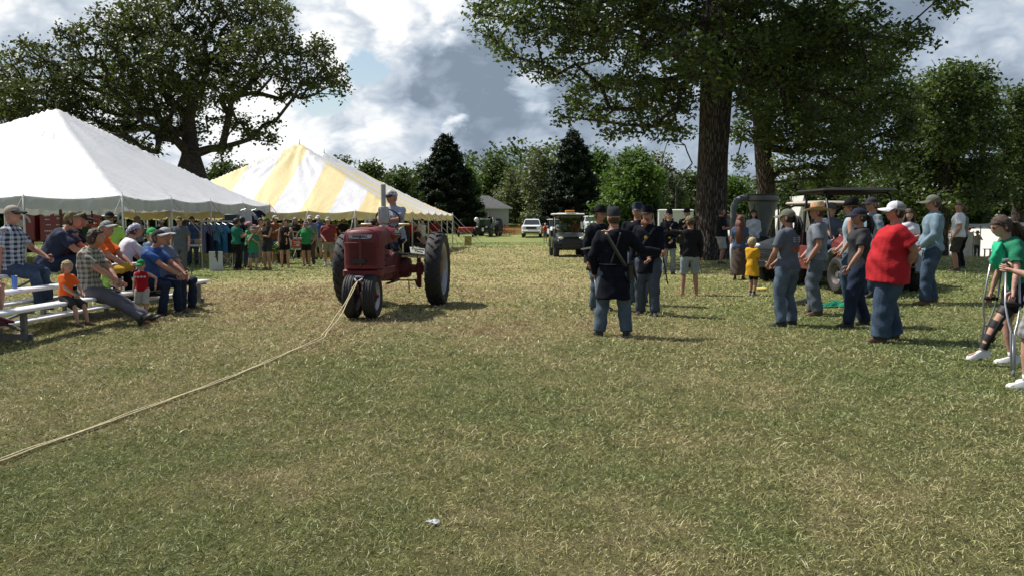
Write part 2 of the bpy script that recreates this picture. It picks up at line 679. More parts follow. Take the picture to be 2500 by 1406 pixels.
# ------------------------------------------------------------------ trees
def leaf_mat(name, c1, c2, trans=.35, rough=.5, hi=None):
    if name in _M:
        return _M[name]
    m = bpy.data.materials.new(name)
    m.use_nodes = True
    T = NT(m.node_tree)
    b = T.n['Principled BSDF']
    b.inputs['Roughness'].default_value = rough
    b.inputs['Specular IOR Level'].default_value = .3
    at_ = T.node('ShaderNodeAttribute')
    at_.attribute_name = 'rnd'
    pos = T.node('ShaderNodeNewGeometry').outputs['Position']
    f = T.math('ADD', T.math('MULTIPLY', at_.outputs['Fac'], .6), T.math('MULTIPLY', T.rng(T.noise(pos, .5, 3, .5), .3, .7), .4))
    c = T.mix(f, c1, c2)
    T.l.new(c, b.inputs['Base Color'])
    tr = T.node('ShaderNodeBsdfTranslucent')
    T.l.new(T.vmath('MULTIPLY', c, (1.25, 1.35, .7)), tr.inputs[0])
    mx = T.node('ShaderNodeMixShader')
    mx.inputs[0].default_value = trans
    T.l.new(b.outputs[0], mx.inputs[1])
    T.l.new(tr.outputs[0], mx.inputs[2])
    T.l.new(mx.outputs[0], T.n['Material Output'].inputs[0])
    _M[name] = m
    return m


def bark_mat(name, c1, c2, scale=1.0, depth=.05):
    if name in _M:
        return _M[name]
    m = bpy.data.materials.new(name)
    m.use_nodes = True
    T = NT(m.node_tree)
    b = T.n['Principled BSDF']
    b.inputs['Roughness'].default_value = .95
    b.inputs['Specular IOR Level'].default_value = .15
    pos = T.node('ShaderNodeTexCoord').outputs['Object']
    st = T.mapping(pos, (9 * scale, 9 * scale, 1.3 * scale))
    st = T.vmath('ADD', st, T.vmath('SCALE', T.noise(pos, 3, 3, .5, out=1), scale=1.2))
    v = T.node('ShaderNodeTexVoronoi', feature='DISTANCE_TO_EDGE')
    T.l.new(st, v.inputs['Vector'])
    v.inputs['Scale'].default_value = 1.0
    n = T.noise(st, 2.5, 7, .7)
    h = T.math('ADD', T.rng(v.outputs['Distance'], 0, .28), T.math('MULTIPLY', n, .7))
    c = T.mix(T.rng(h, .3, 1.4), c1, c2)
    T.l.new(c, b.inputs['Base Color'])
    bn = T.node('ShaderNodeBump')
    bn.inputs['Strength'].default_value = 1.0
    bn.inputs['Distance'].default_value = depth
    T.l.new(h, bn.inputs['Height'])
    T.l.new(bn.outputs[0], b.inputs['Normal'])
    _M[name] = m
    return m


OAK_BARK = bark_mat('oak_bark', (.035, .027, .022), (.15, .125, .11), 1.7, .035)
GREY_BARK = bark_mat('grey_bark', (.05, .045, .04), (.16, .15, .135), 1.4, .03)
OAK_LEAF = leaf_mat('oak_leaf', (.034, .047, .017), (.115, .135, .044), .26, .45)
OAK_LEAF2 = leaf_mat('oak_leaf_shade', (.028, .047, .017), (.105, .145, .045), .32, .45)
MAPLE_LEAF = leaf_mat('maple_leaf', (.055, .10, .022), (.12, .19, .045), .4, .5)
MID_LEAF = leaf_mat('broad_leaf', (.038, .065, .018), (.09, .125, .038), .3, .5)
PALE_LEAF = leaf_mat('pale_leaf', (.085, .105, .05), (.17, .19, .10), .3, .5)
SPRUCE = leaf_mat('spruce_needles', (.012, .024, .012), (.032, .05, .024), .08, .6)


def frustums(P0, P1, R0, R1, n):
    """many tapered tubes at once"""
    d = P1 - P0
    L = np.linalg.norm(d, axis=1, keepdims=True) + 1e-9
    d = d / L
    ref = np.where(np.abs(d[:, 2:3]) > .9, np.array([[1., 0, 0]]), np.array([[0., 0, 1]]))
    u = np.cross(ref, d); u /= np.linalg.norm(u, axis=1, keepdims=True) + 1e-9
    w = np.cross(d, u)
    a = np.arange(n) * 2 * pi / n
    c, s = np.cos(a)[None, :, None], np.sin(a)[None, :, None]
    ring = u[:, None, :] * c + w[:, None, :] * s
    A = P0[:, None, :] + ring * R0[:, None, None]
    B = P1[:, None, :] + ring * R1[:, None, None]
    V = np.concatenate([A, B], 1).reshape(-1, 3)
    m = len(P0)
    b = (np.arange(m) * 2 * n)[:, None]
    j = np.arange(n)[None, :]
    k = (j + 1) % n
    Fc = np.stack([b + j, b + k, b + n + k, b + n + j], -1).reshape(-1, 4)
    return V, Fc


def leaves(centres, per, spread, size, mat_, name, parent, flat=.5, aspect=.6, rng=RNG, zs=.75):
    """leaf clusters: `per` bent leaves round every centre"""
    n = len(centres) * per
    C = np.repeat(centres, per, 0)
    off = rng.normal(0, 1, (n, 3)) * spread
    off[:, 2] *= zs
    C = C + off
    nor = rng.normal(0, 1, (n, 3))
    nor[:, 2] = np.abs(nor[:, 2]) + flat
    nor /= np.linalg.norm(nor, axis=1, keepdims=True)
    a = rng.normal(0, 1, (n, 3))
    u = np.cross(nor, a); u /= np.linalg.norm(u, axis=1, keepdims=True) + 1e-9
    w = np.cross(nor, u)
    sz = size * rng.uniform(.6, 1.35, n)[:, None]
    u = u * sz * .5
    w = w * sz * .5 * aspect
    nor = nor * sz * .12
    V = np.stack([C - u, C - u * .1 - w + nor, C + u, C + u * .15 + w + nor], 1).reshape(-1, 3)
    b = (np.arange(n) * 4)[:, None]
    Fc = b + np.array([[0, 1, 2, 3]])
    me = np_mesh(name, V, Fc, mat_)
    at_ = me.attributes.new('rnd', 'FLOAT', 'POINT')
    at_.data.foreach_set('value', np.repeat(rng.uniform(0, 1, n), 4).astype(np.float32))
    o = link(name, me, parent)
    o['kind'] = 'stuff'
    return o


def grow(trunk, twigs, alpha=.3, step=1.3, rng=RNG, r_twig=.014, expo=2.25, droop=.0):
    """join every twig to the nearest useful node of the growing tree; trunk is a list of (point, radius)"""
    N = [np.array(p, float) for p, r in trunk]
    par = [-1] + list(range(len(trunk) - 1))
    pl = [0.0]
    for i in range(1, len(trunk)):
        pl.append(pl[-1] + float(np.linalg.norm(N[i] - N[i - 1])) * .5)
    nt = len(trunk)
    cap = 40000
    A = np.zeros((cap, 3)); A[:nt] = N
    PL = np.zeros(cap); PL[:nt] = pl
    P = np.full(cap, -1, int); P[:nt] = par
    cnt = nt
    top = A[nt - 1]
    order = np.argsort(np.linalg.norm(twigs - top, axis=1) + rng.uniform(0, 1.0, len(twigs)))
    ends = []
    first = max(1, int(nt * .45))
    for k in order:
        p = twigs[k]
        d = np.linalg.norm(A[first:cnt] - p, axis=1)
        # a branch climbs: joining a node from below costs less than from above
        up = np.clip(A[first:cnt, 2] - p[2], 0, None)
        j = int(np.argmin(d + alpha * PL[first:cnt] + .5 * up)) + first
        q = A[j].copy()
        L = float(np.linalg.norm(p - q))
        m = max(1, int(L / step))
        prev = j
        bow = rng.normal(0, .07 * L, 3)
        bow[2] = abs(bow[2]) * (1 - droop) + .05 * L
        for s_ in range(1, m + 1):
            t = s_ / m
            x = q + (p - q) * t + bow * sin(pi * t) + (rng.normal(0, .04, 3) * min(L, 2) if s_ < m else 0)
            A[cnt] = x; P[cnt] = prev; PL[cnt] = PL[prev] + L / m
            prev = cnt; cnt += 1
            if cnt >= cap - 4:
                break
        ends.append(prev)
        if cnt >= cap - 4:
            break
    R = np.zeros(cnt)
    load = np.zeros(cnt)
    for e in ends:
        load[e] += r_twig ** expo
    kids = np.bincount(P[1:cnt][P[1:cnt] >= 0], minlength=cnt)
    for i in range(cnt - 1, 0, -1):
        if load[i] == 0:
            load[i] = r_twig ** expo
        load[P[i]] += load[i]
    R = load[:cnt] ** (1 / expo)
    # scale limbs so that they meet the trunk's own radius
    rt = trunk[-1][1]
    big = R[nt:].max() if cnt > nt else rt
    k = min(1.6, rt * .8 / max(big, 1e-6))
    R = np.where(R > .05, .05 + (R - .05) * k, R)
    for i in range(nt):
        R[i] = trunk[i][1]
    return A[:cnt], P[:cnt], R, nt


def tree(name, label, base, trunk, lobes, leaf, bark, spacing=.55, per=20, spread=.28, size=.2, group=None, cat='tree',
         alpha=.3, seed=1, step=1.3, flat=.5, loose=1.0, density=1.0, r_twig=.014, droop=0.0, shell=.5, zs=.75, aspect=.6):
    """trunk: [(x,y,z,r)] world; lobes: (x,y,z,rx,ry,rz) world"""
    rng = np.random.default_rng(seed)
    base = Vector(base)
    root = empty(name, base, 0, label, cat, group)
    b0 = np.array(base)
    tw = []
    for (x, y, z, rx, ry, rz) in lobes:
        vol = rx * ry * rz
        n = int(density * 4.2 * vol / spacing ** 3 * 1.1) + 4
        d = rng.normal(0, 1, (n, 3)); d /= np.linalg.norm(d, axis=1, keepdims=True)
        r = rng.uniform(0, 1, n) ** (1 / 3 * shell) * rng.uniform(.82, 1.08, n)
        p = np.array([x, y, z]) + d * r[:, None] * np.array([rx, ry, rz])
        tw.append(p)
    tw = np.concatenate(tw)
    rng.shuffle(tw)
    # thin out to the spacing
    seen = {}
    keep = []
    for i, p in enumerate(tw):
        key = tuple((p // spacing).astype(int))
        if key in seen:
            continue
        seen[key] = 1
        keep.append(i)
    tw = tw[keep]
    tr = [(np.array(t[:3]), t[3]) for t in trunk]
    A, P, R, nt = grow(tr, tw, alpha, step, rng, r_twig, droop=droop)
    idx = np.arange(1, len(A))
    P0, P1, R0, R1 = A[P[idx]], A[idx], R[P[idx]], R[idx]
    # a side branch starts at its own radius, not at its parent's
    side = (idx >= nt) & (R0 > R1 * 1.5)
    R0 = np.where(side, R1 * 1.35, R0)
    Vs, Fs, off = [], [], 0
    for lo, hi, n in ((0, .03, 3), (.03, .12, 5), (.12, .35, 8), (.35, 9, 14)):
        s = (R0 >= lo) & (R0 < hi) & (idx >= nt)
        if s.any():
            V, Fc = frustums(P0[s], P1[s], R0[s], R1[s], n)
            Vs.append(V); Fs.append(Fc + off); off += len(V)
    # main stem: one smooth fluted surface with root flare
    path = [Vector(t[:3]) for t in trunk]
    ns = 28
    rings = []
    sub = []
    for i in range(len(path) - 1):
        for k in range(4):
            t = k / 4
            sub.append((path[i].lerp(path[i + 1], t), trunk[i][3] * (1 - t) + trunk[i + 1][3] * t))
    sub.append((path[-1], trunk[-1][3]))
    V = []
    for p, r in sub:
        h = p.z - base.z
        fl = .5 * math.exp(-max(h, 0) / .45)
        for k in range(ns):
            a = 2 * pi * k / ns
            rr = r * (1 + .035 * sin(5 * a + h * .35 + seed) + .03 * sin(9 * a - h * .5) + .012 * sin(17 * a + h) + fl * (.55 + .45 * sin(5 * a + seed)))
            V.append((p.x + rr * cos(a), p.y + rr * sin(a), p.z))
    V = np.array(V)
    m = len(sub)
    i = (np.arange(m - 1) * ns)[:, None]
    j = np.arange(ns)[None, :]
    k = (j + 1) % ns
    Fc = np.stack([i + j, i + k, i + ns + k, i + ns + j], -1).reshape(-1, 4)
    Vs.append(V); Fs.append(Fc + off)
    me = np_mesh('trunk', np.concatenate(Vs) - b0, np.concatenate(Fs), bark, True)
    link('trunk', me, root)
    leaves(tw - b0, per, spread, size, leaf, 'crown', root, flat, aspect, rng=rng, zs=zs)
    print('TREE', label[:30], len(tw), len(tw)*per*2)
    return root, len(tw)


def lobes_px(lst, D, rng, dep=1.0, layers=2, flatz=.8):
    """crown masses given as (px, py, radius px, depth offset) of the photograph, at the tree's distance D"""
    out = []
    for e in lst:
        px, py, r = e[:3]
        d0 = e[3] if len(e) > 3 else 0.0
        for k in range(layers):
            dy = d0 + (rng.uniform(-1, 1) * dep if layers > 1 else 0)
            Y = D + dy
            p = at(px + rng.uniform(-.15, .15) * r, py + rng.uniform(-.1, .1) * r, Y)
            rr = r / F * Y * (1 if k == 0 else rng.uniform(.7, .95))
            out.append((p.x, p.y, p.z, rr, rr * 1.1, rr * flatz))
    return out


def build_trees():
    rr = np.random.default_rng(3)
    # --- the wide oak behind the tents, left
    D = 66
    b = on(at(470, 545, D).x, D)
    lob = [(60, 230, 75), (40, 290, 60), (120, 150, 65), (130, 250, 80), (210, 110, 75), (220, 200, 80), (250, 290, 80), (300, 60, 80), (320, 150, 90), (330, 240, 90),
           (400, 60, 80), (430, 150, 95), (430, 240, 85), (390, 320, 50), (500, 40, 80), (530, 120, 85), (520, 210, 80), (470, 300, 55), (600, 60, 75), (620, 130, 80),
           (600, 200, 60), (680, 100, 65), (700, 160, 65), (680, 40, 55), (760, 130, 60), (770, 190, 48), (815, 180, 38), (830, 215, 26), (745, 225, 40), (690, 232, 30),
           (360, 10, 60), (450, -20, 70), (560, -20, 70), (650, 0, 50), (620, 325, 26), (655, 300, 20), (660, 345, 20), (590, 300, 22), (560, 290, 28), (310, 345, 40), (200, 330, 50), (110, 320, 50),
           (15, 330, 40), (370, 370, 28), (545, 370, 26), (-60, 260, 80), (-40, 330, 60), (20, 190, 70), (70, 130, 55), (150, 200, 70), (80, 330, 50), (160, 300, 65), (15, 250, 60), (280, 230, 60), (160, 90, 40)]
    L = [(x, y, z, a * .88, b_ * .88, c * .88) for x, y, z, a, b_, c in lobes_px(lob, D, rr, 6.0, 2, .8)]
    tb = [(b.x, b.y, b.z - .2, 1.45), (b.x + .05, b.y, 1.4, 1.22), (b.x, b.y, 3.0, 1.18), (b.x - .05, b.y, 4.6, 1.28), (b.x - .1, b.y + .2, 5.8, 1.0), (b.x - .1, b.y + .3, 6.8, .7)]
    tree('oak_tree', 'broad spreading oak behind the white tent, trunk forking low, open lobed crown', b, tb, L, OAK_LEAF, OAK_BARK, 1.0, 34, .34, .32, seed=11, alpha=.18, step=1.4, r_twig=.03, shell=.9)
    # --- the tall oak in the middle right
    b = g(1735, 634)
    b = on(b.x, b.y)
    D = b.y
    lob = [(1185, 20, 45), (1190, 85, 42), (1240, 120, 40), (1255, 50, 60), (1310, 160, 36), (1320, 80, 65), (1340, 10, 60), (1390, 130, 50), (1400, 60, 70), (1365, 185, 32), (1420, 175, 30),
           (1470, 40, 75), (1480, 110, 60), (1540, 60, 80), (1560, 130, 55), (1620, 90, 80), (1640, 150, 60), (1500, 205, 45), (1440, 215, 48), (1400, 245, 40), (1378, 285, 24), (1470, 265, 48),
           (1540, 220, 65), (1600, 230, 65), (1650, 240, 60), (1560, 300, 45), (1620, 310, 50), (1500, 320, 34), (1660, 330, 36), (1700, 150, 80, -4), (1740, 180, 80, -4), (1790, 150, 80, -3), (1800, 60, 80), (1860, 120, 85),
           (1900, 40, 90), (1950, 110, 85), (2010, 50, 90), (2050, 130, 80), (2110, 60, 75), (2160, 110, 60), (2215, 95, 48), (2250, 100, 32), (1980, 190, 80), (2060, 215, 75), (1900, 210, 85), (1840, 220, 70),
           (2130, 190, 60), (1940, 280, 75), (2020, 300, 70), (1880, 310, 60), (2090, 290, 60), (2180, 170, 40),
           (2300, -10, 34), (2325, 15, 22), (1650, 20, 90), (1750, 20, 90), (1560, -30, 90), (1420, -50, 90), (1300, -60, 80)]
    L = lobes_px(lob, D, rr, 4.0, 2, .75)
    for q in range(34):          # the rest of the crown, above the frame
        a = rr.uniform(0, 2 * pi); rad = rr.uniform(1, 9.5)
        L.append((b.x + rad * cos(a), b.y + rad * sin(a), rr.uniform(11, 19 - rad * .35), rr.uniform(1.2, 1.9), rr.uniform(1.2, 1.9), 1.2))
    for q in range(20):
        L.append((rr.uniform(3.5, 13), rr.uniform(25.5, 32), rr.uniform(12.5, 16.5), rr.uniform(1.1, 1.8), rr.uniform(1.1, 1.8), 1.0))
    tb = [(b.x, b.y, b.z - .2, .60), (b.x, b.y, 1.5, .55), (b.x + .02, b.y, 4, .53), (b.x + .1, b.y, 6.4, .55), (b.x + .15, b.y, 8.2, .60), (b.x + .3, b.y, 10, .55), (b.x + .2, b.y, 12.5, .4)]
    tree('oak_tree', 'tall dark oak with a thick straight trunk between the soldiers and the parked carts', b, tb, L, OAK_LEAF2, OAK_BARK, .60, 36, .215, .185, seed=5, alpha=.16, r_twig=.018, step=1.0, shell=.9)
    # --- the leaning oak behind it
    b = on(at(1868, 600, 41).x, 41)
    D = 41
    lob = [(1800, 330, 35), (1830, 260, 50), (1900, 330, 50), (1960, 350, 55), (2030, 360, 60), (2100, 350, 65), (2010, 270, 70), (2120, 260, 75), (2180, 300, 70), (2200, 230, 60), (2160, 390, 60), (2070, 420, 50),
           (1990, 420, 40), (1920, 400, 34), (1860, 200, 70), (1950, 170, 80), (1800, 150, 70), (2060, 150, 80), (1890, 80, 90), (2000, 60, 90), (2140, 150, 60), (1815, 395, 18), (1930, 240, 70)]
    L = lobes_px(lob, D, rr, 3.5, 2, .75)
    x0 = b.x
    tb = [(x0, D, b.z - .2, .50), (x0, D, 1.5, .43), (x0 - .05, D, 3.4, .43), (x0 - .25, D, 5.2, .38), (x0 - .5, D, 8, .36), (x0 - .3, D, 11, .28)]
    tree('oak_tree', 'smaller oak standing behind the grey dust hopper, long low limb reaching right', b, tb, L, OAK_LEAF2, OAK_BARK, .68, 38, .26, .22, seed=8, alpha=.16, r_twig=.02, shell=.9)
    # --- right hand oaks
    for (px, D, lobs, sd, lab, r) in (
        (2300, 52, [(2330, 190, 55), (2390, 185, 36), (2280, 230, 60), (2360, 250, 65), (2230, 260, 55), (2410, 260, 36), (2420, 225, 22), (2250, 330, 70), (2330, 330, 75), (2400, 330, 55), (2290, 410, 75), (2380, 420, 60), (2200, 420, 60), (2340, 480, 50), (2240, 480, 50), (2420, 470, 40), (2160, 470, 50)], 21,
         'yellowish green oak above the man in the denim shirt', .38),
        (2482, 60, [(2490, 240, 36), (2460, 290, 36), (2520, 280, 50), (2480, 340, 50), (2540, 350, 60), (2450, 400, 34), (2500, 410, 55), (2560, 250, 60), (2600, 330, 70), (2450, 460, 28), (2530, 470, 50)], 22,
         'dark oak at the right edge with its bare trunk showing', .5)):
        b = on(at(px, 545, D).x, D)
        L = lobes_px(lobs, D, rr, 3.5, 2, .8)
        tb = [(b.x, D, b.z - .2, r), (b.x, D, b.z + 2, r * .9), (b.x + .2, D, b.z + 4.5, r * .8), (b.x + .1, D, b.z + 7, r * .6)]
        tree('oak_tree', lab, b, tb, L, OAK_LEAF2, OAK_BARK, .68, 38, .34, .29, seed=sd, alpha=.16, r_twig=.025, shell=.9)

    # --- broadleaf trees along the far side of the field: (px, top py, half width px, D, material, label)
    G = 'trees along the far side of the field'
    back = [
        (545, 398, 55, 105, MID_LEAF, 'round dark tree seen in the gap left of the yellow tent'),
        (600, 405, 30, 130, MID_LEAF, 'small distant tree just above the left slope of the yellow tent'),
        (838, 384, 36, 100, MID_LEAF, 'tree top showing over the ridge of the yellow tent'),
        (905, 398, 55, 95, MID_LEAF, 'round topped tree above the tractor driver'),
        (975, 415, 45, 84, MID_LEAF, 'bushy tree filling the gap before the left spruce'),
        (1030, 405, 36, 107, MID_LEAF, 'dense tree tucked against the left side of the left spruce'),
        (1140, 410, 30, 100, MAPLE_LEAF, 'fresh green tree beside the roof of the shed'),
        (1212, 392, 60, 125, MID_LEAF, 'broad tree beyond the shed roof'),
        (1262, 415, 45, 113, PALE_LEAF, 'grey green tree right of the shed'),
        (1322, 352, 46, 108, PALE_LEAF, 'tall airy pale tree with feathery top between the spruces'),
        (1350, 470, 34, 102, MID_LEAF, 'low bushy tree at the foot of the right spruce'),
        (1455, 360, 40, 104, MAPLE_LEAF, 'tall light green tree touching the right side of the right spruce'),
        (1545, 360, 72, 66, MAPLE_LEAF, 'bright green young maple behind the soldiers'),
        (1610, 380, 55, 78, PALE_LEAF, 'pale leaved tree behind the white trailer'),
        (1680, 415, 45, 88, MID_LEAF, 'dark bushy tree just left of the thick trunk'),
        (1795, 430, 40, 70, MAPLE_LEAF, 'sunlit leafy tree in the gap right of the thick trunk'),
        (1930, 430, 60, 62, MID_LEAF, 'leafy tree above the white canvas behind the carts'),
        (2030, 400, 62, 66, OAK_LEAF2, 'broad tree above the roof of the red cart'),
        (2130, 410, 62, 60, OAK_LEAF2, 'spreading tree over the crowd by the red cart'),
        (2230, 420, 60, 66, OAK_LEAF2, 'dark bushy tree behind the man in the denim shirt'),
        (2350, 440, 62, 74, OAK_LEAF2, 'shaded tree behind the man in the white polo shirt'),
        (2440, 430, 55, 78, OAK_LEAF2, 'dark tree above the white camp tents'),
        (-40, 420, 90, 80, MID_LEAF, 'broad tree behind the white tent, far left'),
        (330, 440, 80, 95, MID_LEAF, 'low tree behind the trunk of the spreading oak'),
        (700, 430, 90, 120, MID_LEAF, 'wide tree hidden behind the yellow tent'),
    ]
    for i, (px, top, hw, D, ml, lab) in enumerate(back):
        p = at(px, 545, D)
        b = on(p.x, D)
        zt = at(px, top, D).z
        R = hw * 1.35 / F * D
        H = (zt - b.z) * rr.uniform(.90, .97)
        L = []
        n = 9
        for k in range(n):
            t = k / (n - 1)
            w = sin(pi * min(1, .22 + .78 * t)) ** .6
            a = rr.uniform(0, 2 * pi)
            r_ = R * rr.uniform(.42, .6)
            q = (R - r_ * .8) * w * rr.uniform(.5, 1)
            z = b.z + H * (.12 + .75 * t)
            L.append((b.x + q * cos(a), D + q * sin(a), z, r_, r_, r_ * .85))
            L.append((b.x - q * cos(a + .6), D - q * sin(a + .6), z + H * .03, r_ * .9, r_ * .9, r_ * .75))
        L.append((b.x, D, zt - R * .35, R * .4, R * .4, R * .42))
        L.append((b.x, D, b.z + H * .13, R * .95, R * .8, H * .14))
        tb = [(b.x, D, b.z - .2, .06 * R + .1), (b.x, D, b.z + H * .25, .05 * R + .08), (b.x, D, b.z + H * .5, .03 * R + .06), (b.x, D, b.z + H * .7, .08)]
        airy = ml is PALE_LEAF
        tree('broadleaf_tree', lab, b, tb, L, ml, GREY_BARK, max(.6, D / 125) * (1.1 if airy else 1), 26 if airy else 40, .0045 * D, .0042 * D, G, seed=40 + i, alpha=.2, r_twig=.02, shell=.95)
    # --- leafless tree showing between maple and the thick trunk
    D = 74
    p = at(1650, 545, D)
    b = on(p.x, D)
    pts = [at(1650 + dx, py, D + dd) for dx, py, dd in ((-22, 350, 0), (-10, 338, .6), (8, 345, -.5), (22, 355, .4), (30, 372, 0), (-30, 378, 0), (-4, 352, .8), (14, 332, 0), (40, 400, .3), (-36, 405, -.3))]
    tw = np.array([tuple(q) for q in pts])
    A, P, R, nt = grow([(np.array((b.x, D, b.z)), .16), (np.array((b.x, D, b.z + 3)), .12), (np.array((b.x, D, b.z + 4.4)), .09)], tw, .1, .8, rr, .03)
    idx = np.arange(1, len(A))
    V, Fc = frustums(A[P[idx]], A[idx], np.maximum(R[P[idx]], .03), np.maximum(R[idx], .02), 5)
    root = empty('bare_tree', b, 0, 'leafless grey tree poking up left of the thick oak trunk', 'tree')
    link('trunk', np_mesh('trunk', V - np.array(b), Fc, GREY_BARK, True), root)

    # --- spruces
    for (px, top, hw, D, sd, lab) in ((1088, 328, 78, 99, 1, 'dark conical spruce left of the shed'), (1398, 318, 72, 98, 2, 'tall dark spruce behind the black utility cart')):
        rg = np.random.default_rng(sd)
        p = at(px, 545, D)
        b = on(p.x, D)
        H = at(px, top, D).z - b.z
        Rm = hw * 1.35 / F * D
        root = empty('spruce_tree', b, 0, lab, 'tree')
        mb = MB()
        mb.tube([(0, 0, -.2), (0, 0, H * .5), (0, 0, H * .99)], [.28, .18, .02], 8)
        cen = []
        z = .25
        while z < H - .15:
            t = z / H
            L = Rm * (1 - t) ** .72 * rg.uniform(.82, 1.12) + .1
            nb = int(5 + 9 * (1 - t))
            a0 = rg.uniform(0, 6.28)
            for k in range(nb):
                a = a0 + 2 * pi * k / nb + rg.uniform(-.2, .2)
                l = L * rg.uniform(.72, 1.12)
                tip = Vector((cos(a) * l, sin(a) * l, z - .12 * l + rg.uniform(-.1, .25) + .1))
                mid = Vector((cos(a) * l * .55, sin(a) * l * .55, z - .16 * l))
                mb.tube([(0, 0, z), mid, tip], [.035, .025, .008], 3, cap=False)
                m = max(3, int(l / .16))
                for s_ in range(1, m + 1):
                    q = s_ / m
                    x = Vector((0, 0, z)).lerp(mid, q / .55) if q < .55 else mid.lerp(tip, (q - .55) / .45)
                    cen.append(tuple(x))
                    pr = Vector((-sin(a), cos(a), 0)) * (l * .30 * min(q, 1.15 - q) * 1.3)
                    for sd_ in (-1, 1):
                        if l * q > .5:
                            cen.append(tuple(x + pr * sd_ * rg.uniform(.5, 1.1) + Vector((0, 0, -.06))))
            z += .23 + .12 * (1 - t)
        mb.build('trunk', GREY_BARK, root)
        leaves(np.array(cen), 9, .15, .42, SPRUCE, 'crown', root, .3, .32, rng=rg, zs=.8)
    # --- the far wood behind everything
    n = 420
    rg = np.random.default_rng(77)
    xs = np.linspace(-150, 190, n) + rg.uniform(-1.5, 1.5, n)
    cen = []
    for x in xs:
        y = rg.uniform(150, 172)
        hgt = 8.5 + 2.2 * sin(x * .05 + 1) + 1.5 * sin(x * .13) + rg.uniform(-1, 1) + 3.5 * math.exp(-((x + 4) / 14) ** 2)
        z0 = float(gz(x, y))
        for k in range(26):
            h = z0 + hgt * rg.uniform(.05, 1)
            w = 3.4 * math.sqrt(max(0, 1 - ((h - z0) / hgt - .45) ** 2 / .36))
            cen.append((x + rg.normal(0, .5) * w, y + rg.uniform(-1, 1) * 2.5, h))
    o = leaves(np.array(cen), 7, .8, .75, MID_LEAF, 'treeline', None, .6, .8, rng=rg)
    tag(o, 'distant wood closing the view beyond the field', 'wood', kind='stuff')


build_trees()
# ------------------------------------------------------------------ people
TMP = bpy.data.scenes.new('workbench')


def remeshed(items):
    """items: (MB, voxel size, smoothing steps) -> (verts, faces) of one closed skin each"""
    obs = []
    for mb, vox, sm in items:
        me = mb.mesh('w')
        o = bpy.data.objects.new('w', me)
        TMP.collection.objects.link(o)
        m = o.modifiers.new('r', 'REMESH')
        m.mode = 'VOXEL'
        m.voxel_size = vox
        if sm:
            s = o.modifiers.new('s', 'SMOOTH')
            s.factor = .5
            s.iterations = sm
        obs.append(o)
    vl = TMP.view_layers[0]
    vl.update()
    dg = vl.depsgraph
    out = []
    for o in obs:
        e = o.evaluated_get(dg)
        me = e.to_mesh()
        n = len(me.vertices)
        V = np.zeros(n * 3, dtype=np.float32)
        me.vertices.foreach_get('co', V)
        m = len(me.polygons)
        lt = np.zeros(m, dtype=np.int32)
        me.polygons.foreach_get('loop_total', lt)
        li = np.zeros(len(me.loops), dtype=np.int32)
        me.loops.foreach_get('vertex_index', li)
        ls = np.zeros(m, dtype=np.int32)
        me.polygons.foreach_get('loop_start', ls)
        nor = np.zeros(n * 3, dtype=np.float32)
        me.vertex_normals.foreach_get('vector', nor)
        faces = [li[a:a + b].tolist() for a, b in zip(ls, lt)] if (lt != 4).any() else li.reshape(-1, 4)
        out.append((V.reshape(-1, 3).copy(), faces, nor.reshape(-1, 3).copy()))
        e.to_mesh_clear()
    for o in obs:
        me = o.data
        bpy.data.objects.remove(o)
        bpy.data.meshes.remove(me)
    return out


def as_mesh(name, V, faces, mt, extra=None, smooth=True):
    vs = V.tolist()
    fs = faces if isinstance(faces, list) else faces.tolist()
    if extra is not None:
        b = len(vs)
        vs = vs + [tuple(v) for v in extra.v]
        fs = fs + [[i + b for i in f] for f in extra.f]
    me = bpy.data.meshes.new(name)
    me.from_pydata(vs, [], fs)
    me.materials.append(mt)
    if smooth:
        me.polygons.foreach_set('use_smooth', [True] * len(me.polygons))
    me.update()
    return me


def folds(V, N, amp, seed, freq=1.0):
    r = np.random.default_rng(seed)
    p = r.uniform(0, 6.28, 8)
    x, y, z = V[:, 0] * freq, V[:, 1] * freq, V[:, 2] * freq
    w1 = np.sin(z * 34 + 3.2 * np.sin(x * 8 + p[0]) + 2.6 * np.sin(y * 9 + p[1]) + p[2])
    w2 = np.sin(x * 24 + 14 * z + 2.5 * np.sin(z * 9 + p[3]) + 2 * np.sin(y * 12 + p[4]))
    w3 = np.sin(y * 26 - 17 * z + 2.2 * np.sin(x * 11 + p[5]) + p[6])
    mask = .5 + .5 * np.sin(z * 7 + 2 * np.sin(x * 5 + p[7]) + p[0])
    d = amp * (w1 * mask * .8 + w2 * (1 - mask) * .7 + w3 * .45)
    return V + N * d[:, None]


def ik(a, b, l1, l2, pole):
    """middle joint between a and b"""
    a, b = Vector(a), Vector(b)
    d = b - a
    L = d.length
    if L > (l1 + l2) * .995:
        b = a + d * ((l1 + l2) * .995 / L)
        d = b - a
        L = d.length
    if L < abs(l1 - l2) * 1.05:
        L = abs(l1 - l2) * 1.05
    u = d.normalized()
    c = max(-1, min(1, (l1 * l1 + L * L - l2 * l2) / (2 * l1 * L)))
    p = Vector(pole)
    p = p - u * p.dot(u)
    if p.length < 1e-5:
        p = u.orthogonal()
    p.normalize()
    return a + u * (l1 * c) + p * (l1 * math.sqrt(max(0, 1 - c * c))), b


SKINS = {
    'fair': (.48, .27, .20), 'tan': (.38, .20, .135), 'ruddy': (.44, .22, .15), 'brown': (.26, .14, .09), 'pale': (.50, .31, .24)}


def skin(k):
    return mat('skin_' + k, SKINS[k], .55, 0, .15, 90, .10, 9, spec=.35)


